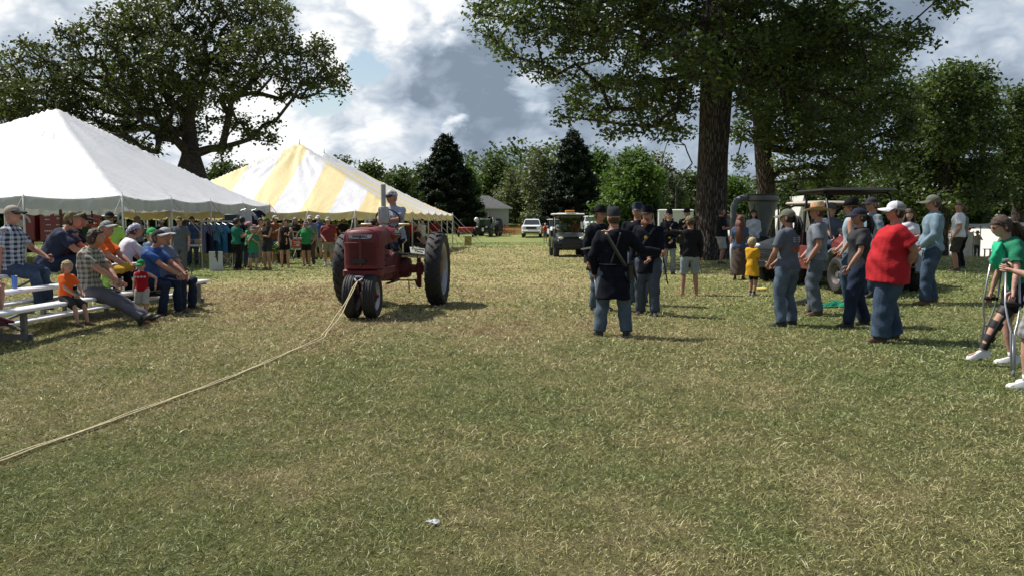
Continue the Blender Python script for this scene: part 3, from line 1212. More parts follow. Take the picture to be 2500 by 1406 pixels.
SHOE_BLACK = mat('shoe_black', (.018, .016, .015), .55, vary=.2)
SHOE_BROWN = mat('shoe_brown', (.10, .055, .03), .7, vary=.2)
SHOE_WHITE = mat('shoe_white', (.72, .72, .72), .6, vary=.08)
SHOE_GREY = mat('shoe_grey', (.25, .25, .26), .7, vary=.15)
EYE_M = mat('eye_dark', (.03, .02, .015), .2)
LIP_M = mat('lips', (.26, .10, .08), .5)
GLASS_M = mat('sunglass', (.01, .01, .012), .12, spec=.8)

ARMS = {  # wrist offset from the shoulder in body heights (outward, forward, up), and where the elbow points (outward, forward, up)
    'hang': ((.035, .02, -.30), (.5, -1, 0)),
    'hang2': ((.05, .05, -.295), (.6, -1, 0)),
    'hip': ((.055, .03, -.235), (1.2, -.45, 0)),
    'pocket': ((.02, .055, -.275), (.7, -1, 0)),
    'belt': ((-.06, .12, -.25), (.9, -.6, -.2)),
    'clasp': ((-.085, .13, -.245), (.8, -.7, -.3)),
    'clasplow': ((-.095, .105, -.275), (.7, -.8, -.3)),
    'back': ((-.06, -.07, -.25), (.8, -.8, 0)),
    'chest': ((-.06, .15, -.10), (.5, -.4, -1)),
    'cross': ((-.13, .12, -.13), (.6, .2, -1)),
    'face': ((-.07, .13, .03), (.6, .1, -1)),
    'hold': ((-.05, .17, -.12), (.5, -.5, -1)),
    'knee': ((-.02, .24, -.19), (.8, -.3, -.4)),
    'lap': ((-.07, .20, -.235), (.8, -.5, -.2)),
    'wheel': ((-.04, .27, -.10), (.8, -.2, -.6)),
    'bench': ((.07, -.02, -.30), (.6, -1, 0)),
    'out': ((.10, .26, .06), (.4, -.2, -1)),
    'reach': ((.24, .10, -.13), (.1, -.3, -1)),
}


def person(label, pos, face, H=1.75, group=None, skinc='fair', build=1.0, belly=0.0, sex='m', lean=0, slouch=0, twist=0, head=(0, 0), sit=None,
           ra='hang', la='hang', feet=None, top=None, sleeve='short', bottom=None, hem='ankle', shoes=SHOE_BROWN, hair=None, hairstyle='short',
           hat=None, hatm=None, brimm=None, beard=None, glasses=False, skirt=None, coat=None, collar=False, coatlen=.33, near=True, shirt_hem=.02, side=0, extras=None, tight=1.0, btight=None, child=False, sock=None, legs_pole=None):
    """one standing or seated figure, facing the compass angle `face` (0 = away from the camera, 90 = to the right)"""
    root = empty('person', pos, -radians(face), label, 'person', group)
    S = H
    hk = 1.28 if child else 1.0           # children have larger heads
    hipz = (sit if sit is not None else .505 * S) + (.0 if sit is None else .055 * S)
    P = Vector((0, 0, hipz))
    # spine
    def bend(a, b_):
        return Vector((sin(radians(b_)), sin(radians(a)) * cos(radians(b_)), cos(radians(a)) * cos(radians(b_))))
    seg = []
    p = P.copy()
    N = 8
    Ls = .315 * S * (.97 if child else 1)
    pts = [p.copy()]
    dirs = []
    for i in range(N):
        t = (i + .5) / N
        d = bend(lean + slouch * (t - .5) * 2, side)
        dirs.append(d)
        p = p + d * (Ls / N)
        pts.append(p.copy())

    def spine(t):
        if t <= 0:
            return pts[0] - dirs[0] * (-t * Ls), dirs[0]
        if t >= 1:
            return pts[-1] + dirs[-1] * ((t - 1) * Ls), dirs[-1]
        k = t * N
        i = min(int(k), N - 1)
        return pts[i].lerp(pts[i + 1], k - i), dirs[i]

    def lat(t):
        a = -radians(twist) * max(0, min(1, t))
        return Vector((cos(a), sin(a), 0))

    def ring(t, a, b, off=0.0, n=20, sq=2.3):
        c, d = spine(t)
        L = lat(t)
        L = (L - d * L.dot(d)).normalized()
        Fw = d.cross(L)
        Fw = -Fw if Fw.y < 0 and abs(Fw.y) > .2 else Fw
        Fw = d.cross(L) if d.cross(L).dot(Vector((-L.y, L.x, 0))) > 0 else -d.cross(L)
        out = []
        for k in range(n):
            th = 2 * pi * k / n
            cx, sx = cos(th), sin(th)
            cx = math.copysign(abs(cx) ** (2 / sq), cx)
            sx = math.copysign(abs(sx) ** (2 / sq), sx)
            out.append(c + L * (cx * a * S) + Fw * (sx * b * S + off * S))
        return out
    bw = build
    fe = sex == 'f'
    TR = [  # t, half width, half depth, forward shift
        (-.20, .062, .050, -.004), (-.10, .092 * (1.03 if fe else 1), .068, -.006), (.05, .096 * (1.04 if fe else 1), .068, -.004), (.22, .084 * (.95 if fe else 1), .060, .0), (.38, .080 * (.9 if fe else 1), .058, .002),
        (.55, .089 * (.95 if fe else 1), .063, .002), (.72, .098 * (.95 if fe else 1), .068 + (.008 if fe else 0), .004), (.86, .104 * (.93 if fe else 1), .060, 0), (.93, .098 * (.92 if fe else 1), .052, -.002), (.985, .072, .044, -.004), (1.02, .048, .040, -.003)]

    def torso(mb, t0, t1, e=0.0, n=20, drop=0.0):
        rings = []
        T_ = sorted(set([t0, t1] + [r[0] for r in TR if t0 < r[0] < t1]))
        for t_ in T_:
            t = max(t_, .05) if e > .009 else t_
            for i in range(len(TR) - 1):
                if TR[i][0] <= t <= TR[i + 1][0]:
                    k = (t - TR[i][0]) / (TR[i + 1][0] - TR[i][0])
                    a = [TR[i][j] * (1 - k) + TR[i + 1][j] * k for j in (1, 2, 3)]
                    break
            else:
                a = list(TR[0][1:]) if t < TR[0][0] else list(TR[-1][1:])
            w = max(0, 1 - abs(t - .22) / .75) * belly
            if t_ < .22:
                w = max(w, (1 - (.22 - t_) * (1.0 if e > .009 else 1.9)) * belly)
            fl = max(0, .05 - t_) * .05 if e > .009 else 0
            wid = fl + a[0] * (1 + (bw - 1) * (1 if t < .9 else .5)) + w * .045
            dep = a[1] * (1 + (bw - 1) * (1 if t < .9 else .4)) + w * .055
            rings.append(ring(t_, wid + e / 1.0, dep + e, a[2] + w * .035, n))
        mb.loft(rings)
    # joints
    nk, nd = spine(1.0)
    sh = {}
    for s in (1, -1):
        c, d = spine(.875)
        L = lat(.9)
        sh[s] = c + L * (s * .101 * S * (1 + (bw - 1) * .6) * (.92 if fe else 1) * (.95 if child else 1))
    fwd_top = Vector((-lat(.9).y, lat(.9).x, 0))
    arms = {}
    for s, spec in ((1, ra), (-1, la)):
        if isinstance(spec, str):
            spec = ARMS[spec]
        if isinstance(spec, dict):        # the hand rests on a crutch that runs from its foot up to the armpit
            Rz = Matrix.Rotation(-radians(face), 3, 'Z')
            top_w = Vector(pos) + Rz @ (sh[s] + Vector((0, .03, -.075 * S)) + lat(.9) * (s * .02))
            grip = Vector(spec['foot']).lerp(top_w, .60)
            lp = Rz.transposed() @ (grip + Vector((0, 0, .035)) - Vector(pos)) - sh[s]
            spec['top'] = top_w
            spec = ((lp.dot(lat(.9) * s) / S, lp.dot(fwd_top) / S, lp.z / S), (.3, -1, 0))
        w, pole = spec[0], spec[1]
        L = lat(.9) * s
        U = Vector((0, 0, 1))
        tgt = sh[s] + L * (w[0] * S) + fwd_top * (w[1] * S) + U * (w[2] * S)
        pv = L * pole[0] + fwd_top * pole[1] + U * pole[2]
        m, e = ik(sh[s], tgt, .165 * S, .145 * S, pv)
        arms[s] = (sh[s], m, e)
    hips, legs = {}, {}
    Lp = Vector((1, 0, 0))
    if feet is None:
        feet = {1: (.062, .0), -1: (-.062, .01)}
    else:
        feet = {1: feet[0], -1: feet[1]}
    for s in (1, -1):
        hp = P + Lp * (s * .052 * S * (1 + (bw - 1) * .5)) - Vector((0, 0, .012 * S))
        f = feet[s]
        zf = f[2] if len(f) > 2 else 0.0          # sole height in metres
        ank = Vector((f[0] * S, f[1] * S, .045 * S + zf))
        yaw = f[3] if len(f) > 3 else s * 12
        pitch = f[4] if len(f) > 4 else 0
        pole = Vector((s * .12, 1, .25)) if sit is not None else Vector((s * .1, 1, 0))
        if legs_pole:
            pole = Vector(legs_pole)
        kn, an = ik(hp, ank, .240 * S if sit is not None else .232 * S, .232 * S if sit is not None else .224 * S, pole)
        legs[s] = (hp, kn, an, yaw, pitch)
        hips[s] = hp
    vox = (.014 if near else .022) * (0.75 if H < 1.3 else 1)
    # ---- body
    B = MB()
    torso(B, -.2, 1.0)
    lb = 1 + (bw - 1) * .7

    def limb(mb, pts_, rad, n=12):
        mb.tube(pts_, rad, n)
        for q, r in zip(pts_, rad):
            mb.ball(q, r * .985, 12, 8)

    for s in (1, -1):
        a, m, e = arms[s]
        k = lb * (.88 if fe else 1)
        limb(B, [a, a.lerp(m, .35), m, m.lerp(e, .35), e], [.030 * S * k, .029 * S * k, .0225 * S * k, .0235 * S * k, .0145 * S * k])
        hp, kn, an, yaw, pitch = legs[s]
        limb(B, [hp, hp.lerp(kn, .4), kn, kn.lerp(an, .35), an], [.052 * S * lb, .046 * S * lb, .031 * S * lb, .033 * S * lb, .0205 * S * lb])
        hd = (e - m).normalized()
        B.tube([e - hd * .01 * S, e + hd * .022 * S, e + hd * .048 * S], [(.014 * S, .012 * S), (.021 * S, .012 * S), (.021 * S, .010 * S)], 10)
        fy = radians(yaw)
        fd = Vector((sin(fy), cos(fy), 0))
        B.tube([an - fd * .02 * S + Vector((0, 0, -.018 * S)), an + fd * .045 * S + Vector((0, 0, -.026 * S)), an + fd * .095 * S + Vector((0, 0, -.034 * S))], [.018 * S, .015 * S, .009 * S], 10)
    # head
    hy, hpch = head
    yr = radians(-hy - twist)
    hpit = radians(hpch)
    Rh = Matrix.Rotation(yr, 3, 'Z') @ Matrix.Rotation(-hpit, 3, 'X')
    nb = nk + nd * (.0 * S)
    hz = .093 * S
    hk = hk * 1.06
    r = S * hk
    up = (Vector((0, 0, 1)) * .7 + nd * .3).normalized()
    hc = nb + up * (hz * (1.06 if child else 1)) + Rh @ Vector((0, .012 * S, 0)) + Vector((0, nd.y * .02 * S, 0))
    B.tube([nk - nd * .03 * S, nk + up * .03 * S, hc - up * .02 * S], [.040 * S * (.9 if fe else 1), .033 * S * (.85 if fe else 1) * (1 + (bw - 1) * .5), .033 * S], 12)
    HS = MB()     # shaped head, joined to the body skin
    nu, nv = (26, 18) if near else (16, 12)

    def headshape(dirv, grow=0.0):
        x, y, z = dirv
        w = .0445 - .007 * max(0, -z) - .010 * max(0, -z) ** 2 * (1 if y > 0 else .3)
        dpt = .056
        hh = .064
        px, py, pz = x * w, y * dpt, z * hh
        if y > 0:
            py += .004 * max(0, -z)              # jaw
            # nose
            if abs(x) < .35:
                q = math.exp(-(x / .13) ** 2)
                py += .013 * q * math.exp(-((z + .16) / .16) ** 2) + .004 * q * math.exp(-((z - .08) / .2) ** 2)
            # eye sockets and brow
            for sx in (-1, 1):
                py -= .0055 * math.exp(-((x - sx * .34) / .16) ** 2 - ((z - .06) / .1) ** 2)
            py += .003 * math.exp(-((z - .2) / .1) ** 2)
            py += .003 * math.exp(-(x / .3) ** 2 - ((z + .85) / .2) ** 2)
            py -= .003 * math.exp(-(x / .3) ** 2 - ((z + .55) / .07) ** 2)
            py += .003 * math.exp(-(x / .22) ** 2 - ((z + .43) / .08) ** 2)
        v = Vector((px, py, pz)) * r
        if grow:
            v += Vector((x, y, z)).normalized() * grow * r
        return v
    for i in range(nv + 1):
        th = pi * i / nv
        q = max(sin(th), .03)
        HS.v.extend([tuple(hc + Rh @ headshape((q * cos(2 * pi * j / nu), q * sin(2 * pi * j / nu), -cos(th)))) for j in range(nu)])
    for i in range(nv):
        for j in range(nu):
            k = (j + 1) % nu
            HS.f.append((i * nu + j, i * nu + k, (i + 1) * nu + k, (i + 1) * nu + j))
    HS.f.append(tuple(range(nu))[::-1])
    HS.f.append(tuple(nv * nu + j for j in range(nu)))
    for sx in (-1, 1):
        HS.ball(hc + Rh @ (Vector((sx * .046, -.006, -.004)) * r), (.004 * r, .0095 * r, .017 * r), 8, 6, Rh)
    # fingers
    for s in (1, -1):
        a, m, e = arms[s]
        hd = (e - m).normalized()
        inw = (Vector((0, 0, 0)) - lat(.9) * s)
        inw = (inw - hd * inw.dot(hd)).normalized() if inw.length > 0 else Vector((1, 0, 0))
        across = hd.cross(inw).normalized()
        # palm tube was round the limb axis; fingers fan out from its end
        root_ = e + hd * .045 * S
        cu = .55 if (ra if s == 1 else la) not in ('wheel', 'hold', 'face') else 1.2
        for q, (o_, ln) in enumerate(((-.016, .038), (-.0055, .044), (.005, .041), (.0155, .032))):
            st = root_ + across * (o_ * S)
            p1 = st + hd * (ln * .45 * S)
            d2 = (hd * cos(cu) + inw * sin(cu)).normalized()
            p2 = p1 + d2 * (ln * .35 * S)
            d3 = (hd * cos(cu * 1.8) + inw * sin(cu * 1.8)).normalized()
            p3 = p2 + d3 * (ln * .28 * S)
            HS.tube([st - hd * .012 * S, p1, p2, p3], [.0052 * S, .005 * S, .0046 * S, .0034 * S], 6)
        fr = 1 if True else -1
        th0 = e + hd * .012 * S - across * (.014 * S)
        th1 = th0 + (hd * .6 - across * .8).normalized() * (.022 * S)
        HS.tube([th0, th1, th1 + (hd * .85 - across * .2 + inw * .35).normalized() * (.024 * S)], [.0075 * S, .0062 * S, .0045 * S], 6)
    items = [(B, vox, 2)]
    names = ['body']
    mats = [skin(skinc)]
    # ---- clothes
    tg = tight
    if top is not None:
        T_ = MB()
        e = .0105 * tg
        torso(T_, -.08 + shirt_hem if coat is None else .0, 1.0, e)
        if coat is not None:     # frock or sack coat: skirt below the waist
            rings = []
            c0, _ = spine(.12)
            for k in range(6):
                t = k / 5
                z = c0.z - t * coatlen * S
                ww = (.104 + .022 * t) * bw
                dd = (.080 + .022 * t) * bw
                rings.append([Vector((c0.x + cos(2 * pi * j / 24) * ww * S, c0.y + sin(2 * pi * j / 24) * dd * S - .004 * S, z)) for j in range(24)])
            T_.loft(rings)
        if belly:
            pass
        for s in (1, -1):
            a, m, ee = arms[s]
            k = lb * (.9 if fe else 1) * tg
            if sleeve == 'short':
                end = a.lerp(m, .72)
                T_.tube([a + (m - a) * .02, a.lerp(m, .35), end], [.033 * S * k, .037 * S * k, .039 * S * k], 14)
                T_.ball(a, .0335 * S * k, 14, 10)
            elif sleeve == 'long':
                limb(T_, [a, a.lerp(m, .4), m, m.lerp(ee, .5), m.lerp(ee, .97)], [.0335 * S * k, .036 * S * k, .030 * S * k, .028 * S * k, .022 * S * k], 14)
            elif sleeve == 'none':
                pass
        if sleeve != 'none':
            c, d = spine(.985)
            T_.tube([c, c + nd * .016 * S], [.052 * S, .043 * S], 14)
        if collar:
            c, d = spine(1.0)
            Cm = MB()
            rr_ = []
            for (q, hh) in ((.050, -.006), (.047, .020), (.056, .012), (.060, -.008)):
                rr_.append([c + nd * (hh * S) + Vector((cos(2 * pi * j / 20) * q * S, sin(2 * pi * j / 20) * q * .92 * S, -.012 * S * max(0, sin(2 * pi * j / 20)) ** 3)) for j in range(20)])
            Cm.loft(rr_, cap=False)
            Cm.build('collar', top, root, auto=50)
        items.append((T_, vox, 2)); names.append('coat' if coat else ('shirt' if sleeve != 'none' else 'tank_top')); mats.append(top)
    if bottom is not None:
        Q = MB()
        tg = btight or tight
        wt = .10 if top is not None else .12
        if skirt is not None:
            c0, _ = spine(.14)
            rings = []
            for k in range(7):
                t = k / 6
                z = c0.z - t * skirt * S
                ww = .088 + .05 * t ** .7 * (1.0 if skirt > .3 else .5)
                rings.append([Vector((c0.x + cos(2 * pi * j / 28) * ww * S, c0.y + sin(2 * pi * j / 28) * ww * .85 * S, z)) for j in range(28)])
            Q.loft(rings)
        else:
            torso(Q, -.2, wt, .006 * tg)
            frac = {'ankle': 1.0, 'knee': .5, 'short': .33, 'calf': .72}[hem]
            for s in (1, -1):
                hp, kn, an, yaw, pitch = legs[s]
                k = lb * tg
                if frac >= .99:
                    lw = .034 if hem == 'ankle' else .04
                    limb(Q, [hp, hp.lerp(kn, .4), kn, kn.lerp(an, .5)], [.060 * S * k, .055 * S * k, .042 * S * k, .040 * S * k], 14)
                    e1 = an + (an - kn).normalized() * (.010 * S)
                    Q.tube([kn.lerp(an, .5), e1], [.040 * S * k, .038 * S * k], 14)
                else:
                    if frac <= .5:
                        t = frac / .5
                        q_ = [hp, hp.lerp(kn, .4 * t), hp.lerp(kn, t * .97)]
                        Q.tube(q_, [.060 * S * k, .056 * S * k, .050 * S * k], 14)
                        Q.ball(hp, .06 * S * k, 14, 10)
                    else:
                        limb(Q, [hp, hp.lerp(kn, .4), kn], [.060 * S * k, .055 * S * k, .046 * S * k], 14)
                        Q.tube([kn, kn.lerp(an, (frac - .5) * 2)], [.046 * S * k, .044 * S * k], 14)
        items.append((Q, vox, 2)); names.append('skirt' if skirt else ('trousers' if hem == 'ankle' else 'shorts')); mats.append(bottom)
    res = remeshed(items)
    seed = abs(hash(label)) % 9999 if False else sum(map(ord, label)) % 9999
    for (V, Fc, Nn), nm, mm in zip(res, names, mats):
        if nm == 'body':
            me = as_mesh('body', V, Fc, mm, HS)
        else:
            amp = {'coat': .008, 'shirt': .0085, 'tank_top': .005, 'skirt': .014, 'trousers': .0085, 'shorts': .008}[nm]
            me = as_mesh(nm, folds(V, Nn, amp * min(1.1, S / 1.6), seed), Fc, mm)
        link(nm, me, root)
    # ---- shoes
    if shoes is not None:
        for s in (1, -1):
            hp, kn, an, yaw, pitch = legs[s]
            fy = radians(yaw)
            R = Matrix.Rotation(-fy, 3, 'Z') @ Matrix.Rotation(radians(pitch), 3, 'X')
            M_ = MB()
            prof = [(-.042, .010, .012, .045), (-.036, .020, .020, .052), (-.01, .022, .0245, .055), (.03, .022, .026, .040), (.065, .026, .028, .027), (.092, .022, .025, .022), (.106, .010, .012, .014)]
            rings = []
            for (y, wt_, wb, hh) in prof:
                zb = -.045
                rings.append([an + R @ (Vector(q) * S) for q in ((-wb, y, zb), (wb, y, zb), (wb, y, zb + hh * .35), (wt_ * .7, y, zb + hh), (0, y, zb + hh * 1.06), (-wt_ * .7, y, zb + hh), (-wb, y, zb + hh * .35))])
            M_.loft(rings)
            M_.build('shoe', shoes, root, auto=50)
            if sock:
                K = MB()
                K.tube([an, an.lerp(kn, .16)], .024 * S * lb, 12)
                K.build('sock', sock, root, True)
    # ---- face
    if near:
        for sx in (-1, 1):
            E = MB()
            E.ball(hc + Rh @ (Vector((sx * .0155, .0487, .004)) * r), (.0052 * r, .0035 * r, .0034 * r), 8, 6, Rh)
            E.build('eye', EYE_M, root, True)
        Lp_ = MB()
        Lp_.ball(hc + Rh @ (Vector((0, .0525, -.0275)) * r), (.0105 * r, .0045 * r, .0032 * r), 10, 6, Rh)
        Lp_.build('lips', LIP_M, root, True)
    if glasses:
        Gm = MB()
        for sx in (-1, 1):
            Gm.ball(hc + Rh @ (Vector((sx * .0175, .054, .004)) * r), (.014 * r, .004 * r, .010 * r), 10, 6, Rh)
            Gm.tube([hc + Rh @ (Vector((sx * .03, .05, .006)) * r), hc + Rh @ (Vector((sx * .046, .0, .006)) * r)], .0018 * r, 4)
        Gm.tube([hc + Rh @ (Vector((-.01, .057, .006)) * r), hc + Rh @ (Vector((.01, .057, .006)) * r)], .0018 * r, 4)
        Gm.build('sunglasses', GLASS_M, root, True)
    if hair is not None:
        Hm = MB()
        rgh = np.random.default_rng(seed)
        nu2, nv2 = 26, 14
        gr = {'buzz': .003, 'short': .009, 'long': .011, 'pony': .007}[hairstyle]
        rings = []
        for i in range(nv2 + 1):
            th = (pi * .985) * (1 - i / nv2) + .0
            ring_ = []
            for j in range(nu2):
                ph = 2 * pi * j / nu2
                front = sin(ph)
                # the hairline: high over the face, low at the nape
                low = .40 if front > .45 else (-.55 if front < -.1 else .40 - (.45 - front) / .55 * .95)
                if hairstyle == 'long' and front < .3:
                    low = -.75
                zc = -cos(pi * .985 * (i / nv2))
                z_ = low + (1 - low) * (i / nv2)
                q = math.sqrt(max(0.0009, 1 - z_ * z_))
                v = headshape((q * cos(ph), q * sin(ph), z_), (gr * (1 + .35 * rgh.normal())) * (.5 if hat else 1) if not (hat and z_ > .12) else -.003)
                ring_.append(hc + Rh @ v)
            rings.append(ring_)
        Hm.loft(rings)
        if hairstyle == 'long':
            Lh = .17 * S
            for q in range(26):
                a = pi * (.95 + 1.1 * (q / 25))
                s0 = hc + Rh @ (Vector((cos(a) * .046, sin(a) * .052, .0)) * r)
                s1 = s0 + Rh @ (Vector((cos(a) * .012, sin(a) * .016, -.06)) * r)
                s2 = s1 + Vector((0, 0, -Lh * rgh.uniform(.5, .8))) + Rh @ (Vector((rgh.normal() * .01, -.01, 0)) * r)
                Hm.tube([s0, s1, s2], [.014 * r, .016 * r, .004 * r], 6)
        if hairstyle == 'pony':
            s0 = hc + Rh @ (Vector((0, -.052, .012)) * r)
            for q in range(9):
                o = Vector((rgh.normal() * .006, rgh.normal() * .006, 0)) * r
                Hm.tube([s0 + o, s0 + o + Rh @ (Vector((0, -.03, -.012)) * r), s0 + o * 2 + Rh @ (Vector((0, -.045, -.07)) * r), s0 + o * 2.4 + Rh @ (Vector((0.0, -.035, -.15)) * r)], [.011 * r, .014 * r, .012 * r, .003 * r], 6)
        Hm.build('hair', hair, root, True)
    if beard is not None:
        Bm = MB()
        rgh = np.random.default_rng(seed + 1)
        Bm.ball(hc + Rh @ (Vector((0, .040, -.045)) * r), (.030 * r, .020 * r, .024 * r), 12, 8, Rh)
        for q in range(14):
            x = (q - 6.5) / 6.5 * .024
            s0 = hc + Rh @ (Vector((x, .05, -.04)) * r)
            Bm.tube([s0, s0 + Rh @ (Vector((x * .2, .008, -.03)) * r), s0 + Rh @ (Vector((-x * .3, .004, -.075 + abs(x))) * r)], [.009 * r, .009 * r, .002 * r], 5)
        Bm.build('beard', beard, root, True)
    # ---- hats
    if hat:
        def h(x, y, z):
            return hc + Rh @ (Vector((x, y, z)) * r)
        C_ = MB()
        if hat in ('cap', 'capback'):
            fr = 1 if hat == 'cap' else -1
            tilt = .012
            rings = []
            for i in range(7):
                t = i / 6
                q = cos(t * pi / 2 * .97)
                z = .022 + (.052) * sin(t * pi / 2)
                rings.append([h(.0500 * q * cos(2 * pi * j / 20), (-.003 * fr + .0605 * q * sin(2 * pi * j / 20)) + 0 * fr, z + tilt * fr * sin(2 * pi * j / 20) * .4 * q) for j in range(20)])
            C_.loft(rings)
            C_.tube([h(0, -.003, .074), h(0, -.003, .078)], .004 * r, 8)
            C_.build('cap', hatm, root, auto=60)
            D_ = MB()
            top_, bot = [], []
            for j in range(9):
                a = pi * (.12 + .76 * j / 8)
                top_.append((cos(a), sin(a)))
            R0 = [h(.050 * c, fr * (-.003 + .0600 * s_), .026) for c, s_ in top_]
            R1 = [h(.050 * c, fr * (.012 + .083 * s_), .020 - .010 * abs(c)) for c, s_ in top_]
            R2 = [h(.046 * c, fr * (.022 + .092 * s_), .0145 - .014 * abs(c)) for c, s_ in top_]
            dn = Rh @ Vector((0, 0, -.0035 * r))
            vs = R0 + R1 + R2 + [v + dn for v in R0 + R1 + R2]
            m = 9
            fs = []
            for L_ in (0, 1):
                for j in range(m - 1):
                    fs.append((L_ * m + j, L_ * m + j + 1, (L_ + 1) * m + j + 1, (L_ + 1) * m + j))
                    fs.append((3 * m + (L_ + 1) * m + j, 3 * m + (L_ + 1) * m + j + 1, 3 * m + L_ * m + j + 1, 3 * m + L_ * m + j))
            for j in range(m - 1):
                fs.append((2 * m + j, 2 * m + j + 1, 5 * m + j + 1, 5 * m + j))
            D_.add(vs, fs)
            D_.build('brim', brimm or hatm, root, auto=50)
        elif hat in ('straw', 'slouch'):
            ch = .066 if hat == 'straw' else .062
            C_.loft([[h(a * cos(2 * pi * j / 24), a * 1.18 * sin(2 * pi * j / 24), z + .004 * sin(4 * pi * j / 24)) for j in range(24)] for a, z in ((.050, .024), (.050, .03), (.047, .024 + ch * .8), (.040, .024 + ch), (.012, .024 + ch * (.98 if hat == 'straw' else .8)))])
            C_.build('hat_crown', hatm, root, auto=50)
            D_ = MB()
            bw_ = .106 if hat == 'straw' else .090
            rg2 = [(.048, .026), (.07, .022), (bw_, .020), (bw_, .0165), (.07, .018), (.048, .020)]
            D_.loft([[h(a * cos(2 * pi * j / 28), a * 1.12 * sin(2 * pi * j / 28), z + (a - .048) * (.5 * abs(cos(2 * pi * j / 28)) - .25 * abs(sin(2 * pi * j / 28)))) for j in range(28)] for a, z in rg2], cap=False)
            D_.build('brim', hatm, root, auto=50)
            E_ = MB()
            E_.lathe([(.0, 0), (.0, 0)], 3) if False else None
            E_.loft([[h(a * cos(2 * pi * j / 24), a * 1.18 * sin(2 * pi * j / 24), z) for j in range(24)] for a, z in ((.0515, .028), (.0510, .048), (.0480, .048), (.0480, .028))], cap=False)
            E_.build('hat_band', brimm or hatm, root, auto=50)
        elif hat == 'kepi':
            C_.loft([[h(a * cos(2 * pi * j / 22), y + a * 1.16 * sin(2 * pi * j / 22), z) for j in range(22)] for a, y, z in ((.0485, -.002, .020), (.0485, -.002, .032), (.046, .003, .062), (.040, .012, .084), (.036, .014, .086), (.033, .014, .080))])
            C_.build('kepi', hatm, root, auto=50)
            D_ = MB()
            an_ = [pi * (.15 + .7 * j / 8) for j in range(9)]
            R0 = [h(.049 * cos(a), .056 * sin(a) - .002, .026) for a in an_]
            R1 = [h(.048 * cos(a), .088 * sin(a) - .002, .012) for a in an_]
            dn = Rh @ Vector((0, 0, -.003 * r))
            vs = R0 + R1 + [v + dn for v in R0 + R1]
            fs = []
            for j in range(8):
                fs += [(j, j + 1, 10 + j, 9 + j), (27 + j, 28 + j, 19 + j, 18 + j), (9 + j, 10 + j, 28 + j, 27 + j)]
            D_.add(vs, fs)
            D_.build('brim', brimm or hatm, root, auto=50)
        elif hat == 'rag':
            C_.loft([[h(.0505 * q * cos(2 * pi * j / 20), -.004 + .062 * q * sin(2 * pi * j / 20), z - .010 * (sin(2 * pi * j / 20) < 0)) for j in range(20)] for q, z in ((1, .016), (1.0, .03), (.86, .05), (.5, .066), (.1, .071))])
            C_.tube([h(0, -.062, .016), h(.004, -.078, .0), h(.006, -.08, -.03)], [.012 * r, .009 * r, .003 * r], 6)
            C_.build('headscarf', hatm, root, auto=60)
    info = dict(root=root, arms=arms, head=hc, Rh=Rh, r=r, S=S, spine=spine, lat=lat, legs=legs, P=P)
    return info


def to_world(info, p):
    root = info['root']
    return Vector(root.location) + Matrix.Rotation(root.rotation_euler[2], 3, 'Z') @ Vector(p)


def strap(info, a, b, mt, name='strap', w=.02, rad=1.0, n=14, t0=0, t1=1, e=.014, front=True):
    """a belt across the torso from spine height a (t, side) to b (t, side), lying over chest or back"""
    S = info['S']
    pts = []
    for k in range(n + 1):
        q = k / n
        t = a[0] * (1 - q) + b[0] * q
        x = a[1] * (1 - q) + b[1] * q
        c, d = info['spine'](t)
        L = info['lat'](t)
        Fw = Vector((-L.y, L.x, 0)) * (1 if front else -1)
        hw = .098 + e
        dep = (.067 + e) * math.sqrt(max(0, 1 - (min(abs(x), 1)) ** 2.4))
        pts.append(c + L * (x * hw * S) + Fw * (dep * S))
    M_ = MB()
    M_.tube(pts, [(w, .005)] * len(pts), 6)
    return M_.build(name, mt, info['root'], True)
# ------------------------------------------------------------------ tents
def tent_cloth(name, col, trans=.35, wr=.35):
    m = bpy.data.materials.new(name)
    m.use_nodes = True
    T = NT(m.node_tree)
    b = T.n['Principled BSDF']
    b.inputs['Roughness'].default_value = .5
    b.inputs['Specular IOR Level'].default_value = .4
    tc = T.node('ShaderNodeTexCoord').outputs['Object']
    n = T.noise(tc, 1.2, 6, .65)
    c = T.mix(T.rng(n, .35, .7), col, tuple(x * .93 for x in col))
    T.l.new(c, b.inputs['Base Color'])
    bn = T.node('ShaderNodeBump')
    bn.inputs['Strength'].default_value = wr
    bn.inputs['Distance'].default_value = .05
    T.l.new(T.noise(T.mapping(tc, (1, 1, .35)), 4.5, 5, .6, 1.5), bn.inputs['Height'])
    T.l.new(bn.outputs[0], b.inputs['Normal'])
    tr = T.node('ShaderNodeBsdfTranslucent')
    T.l.new(c, tr.inputs[0])
    mx = T.node('ShaderNodeMixShader')
    mx.inputs[0].default_value = trans
    T.l.new(b.outputs[0], mx.inputs[1])
    T.l.new(tr.outputs[0], mx.inputs[2])
    T.l.new(mx.outputs[0], T.n['Material Output'].inputs[0])
    return m


WHITE_CLOTH = tent_cloth('white_vinyl', (.66, .665, .69), .10)
VAL_CLOTH = tent_cloth('white_valance', (.62, .64, .66), .25)
YEL_CLOTH = tent_cloth('yellow_vinyl', (.90, .74, .38), .25)
POLE_M = mat('pole_aluminium', (.55, .56, .57), .45, .3, vary=.1)
POLE_WH = mat('pole_white', (.62, .62, .60), .5, vary=.08)
ROPE_M = mat('guy_rope', (.42, .40, .36), .8, vary=.2, vscale=30)
WOOD_POLE = mat('wood_pole', (.22, .17, .12), .8, vary=.25, vscale=9)
STEEL = mat('steel', (.40, .41, .42), .4, .8, vary=.1)
DARK_STEEL = mat('dark_steel', (.06, .06, .065), .5, .4, vary=.2)


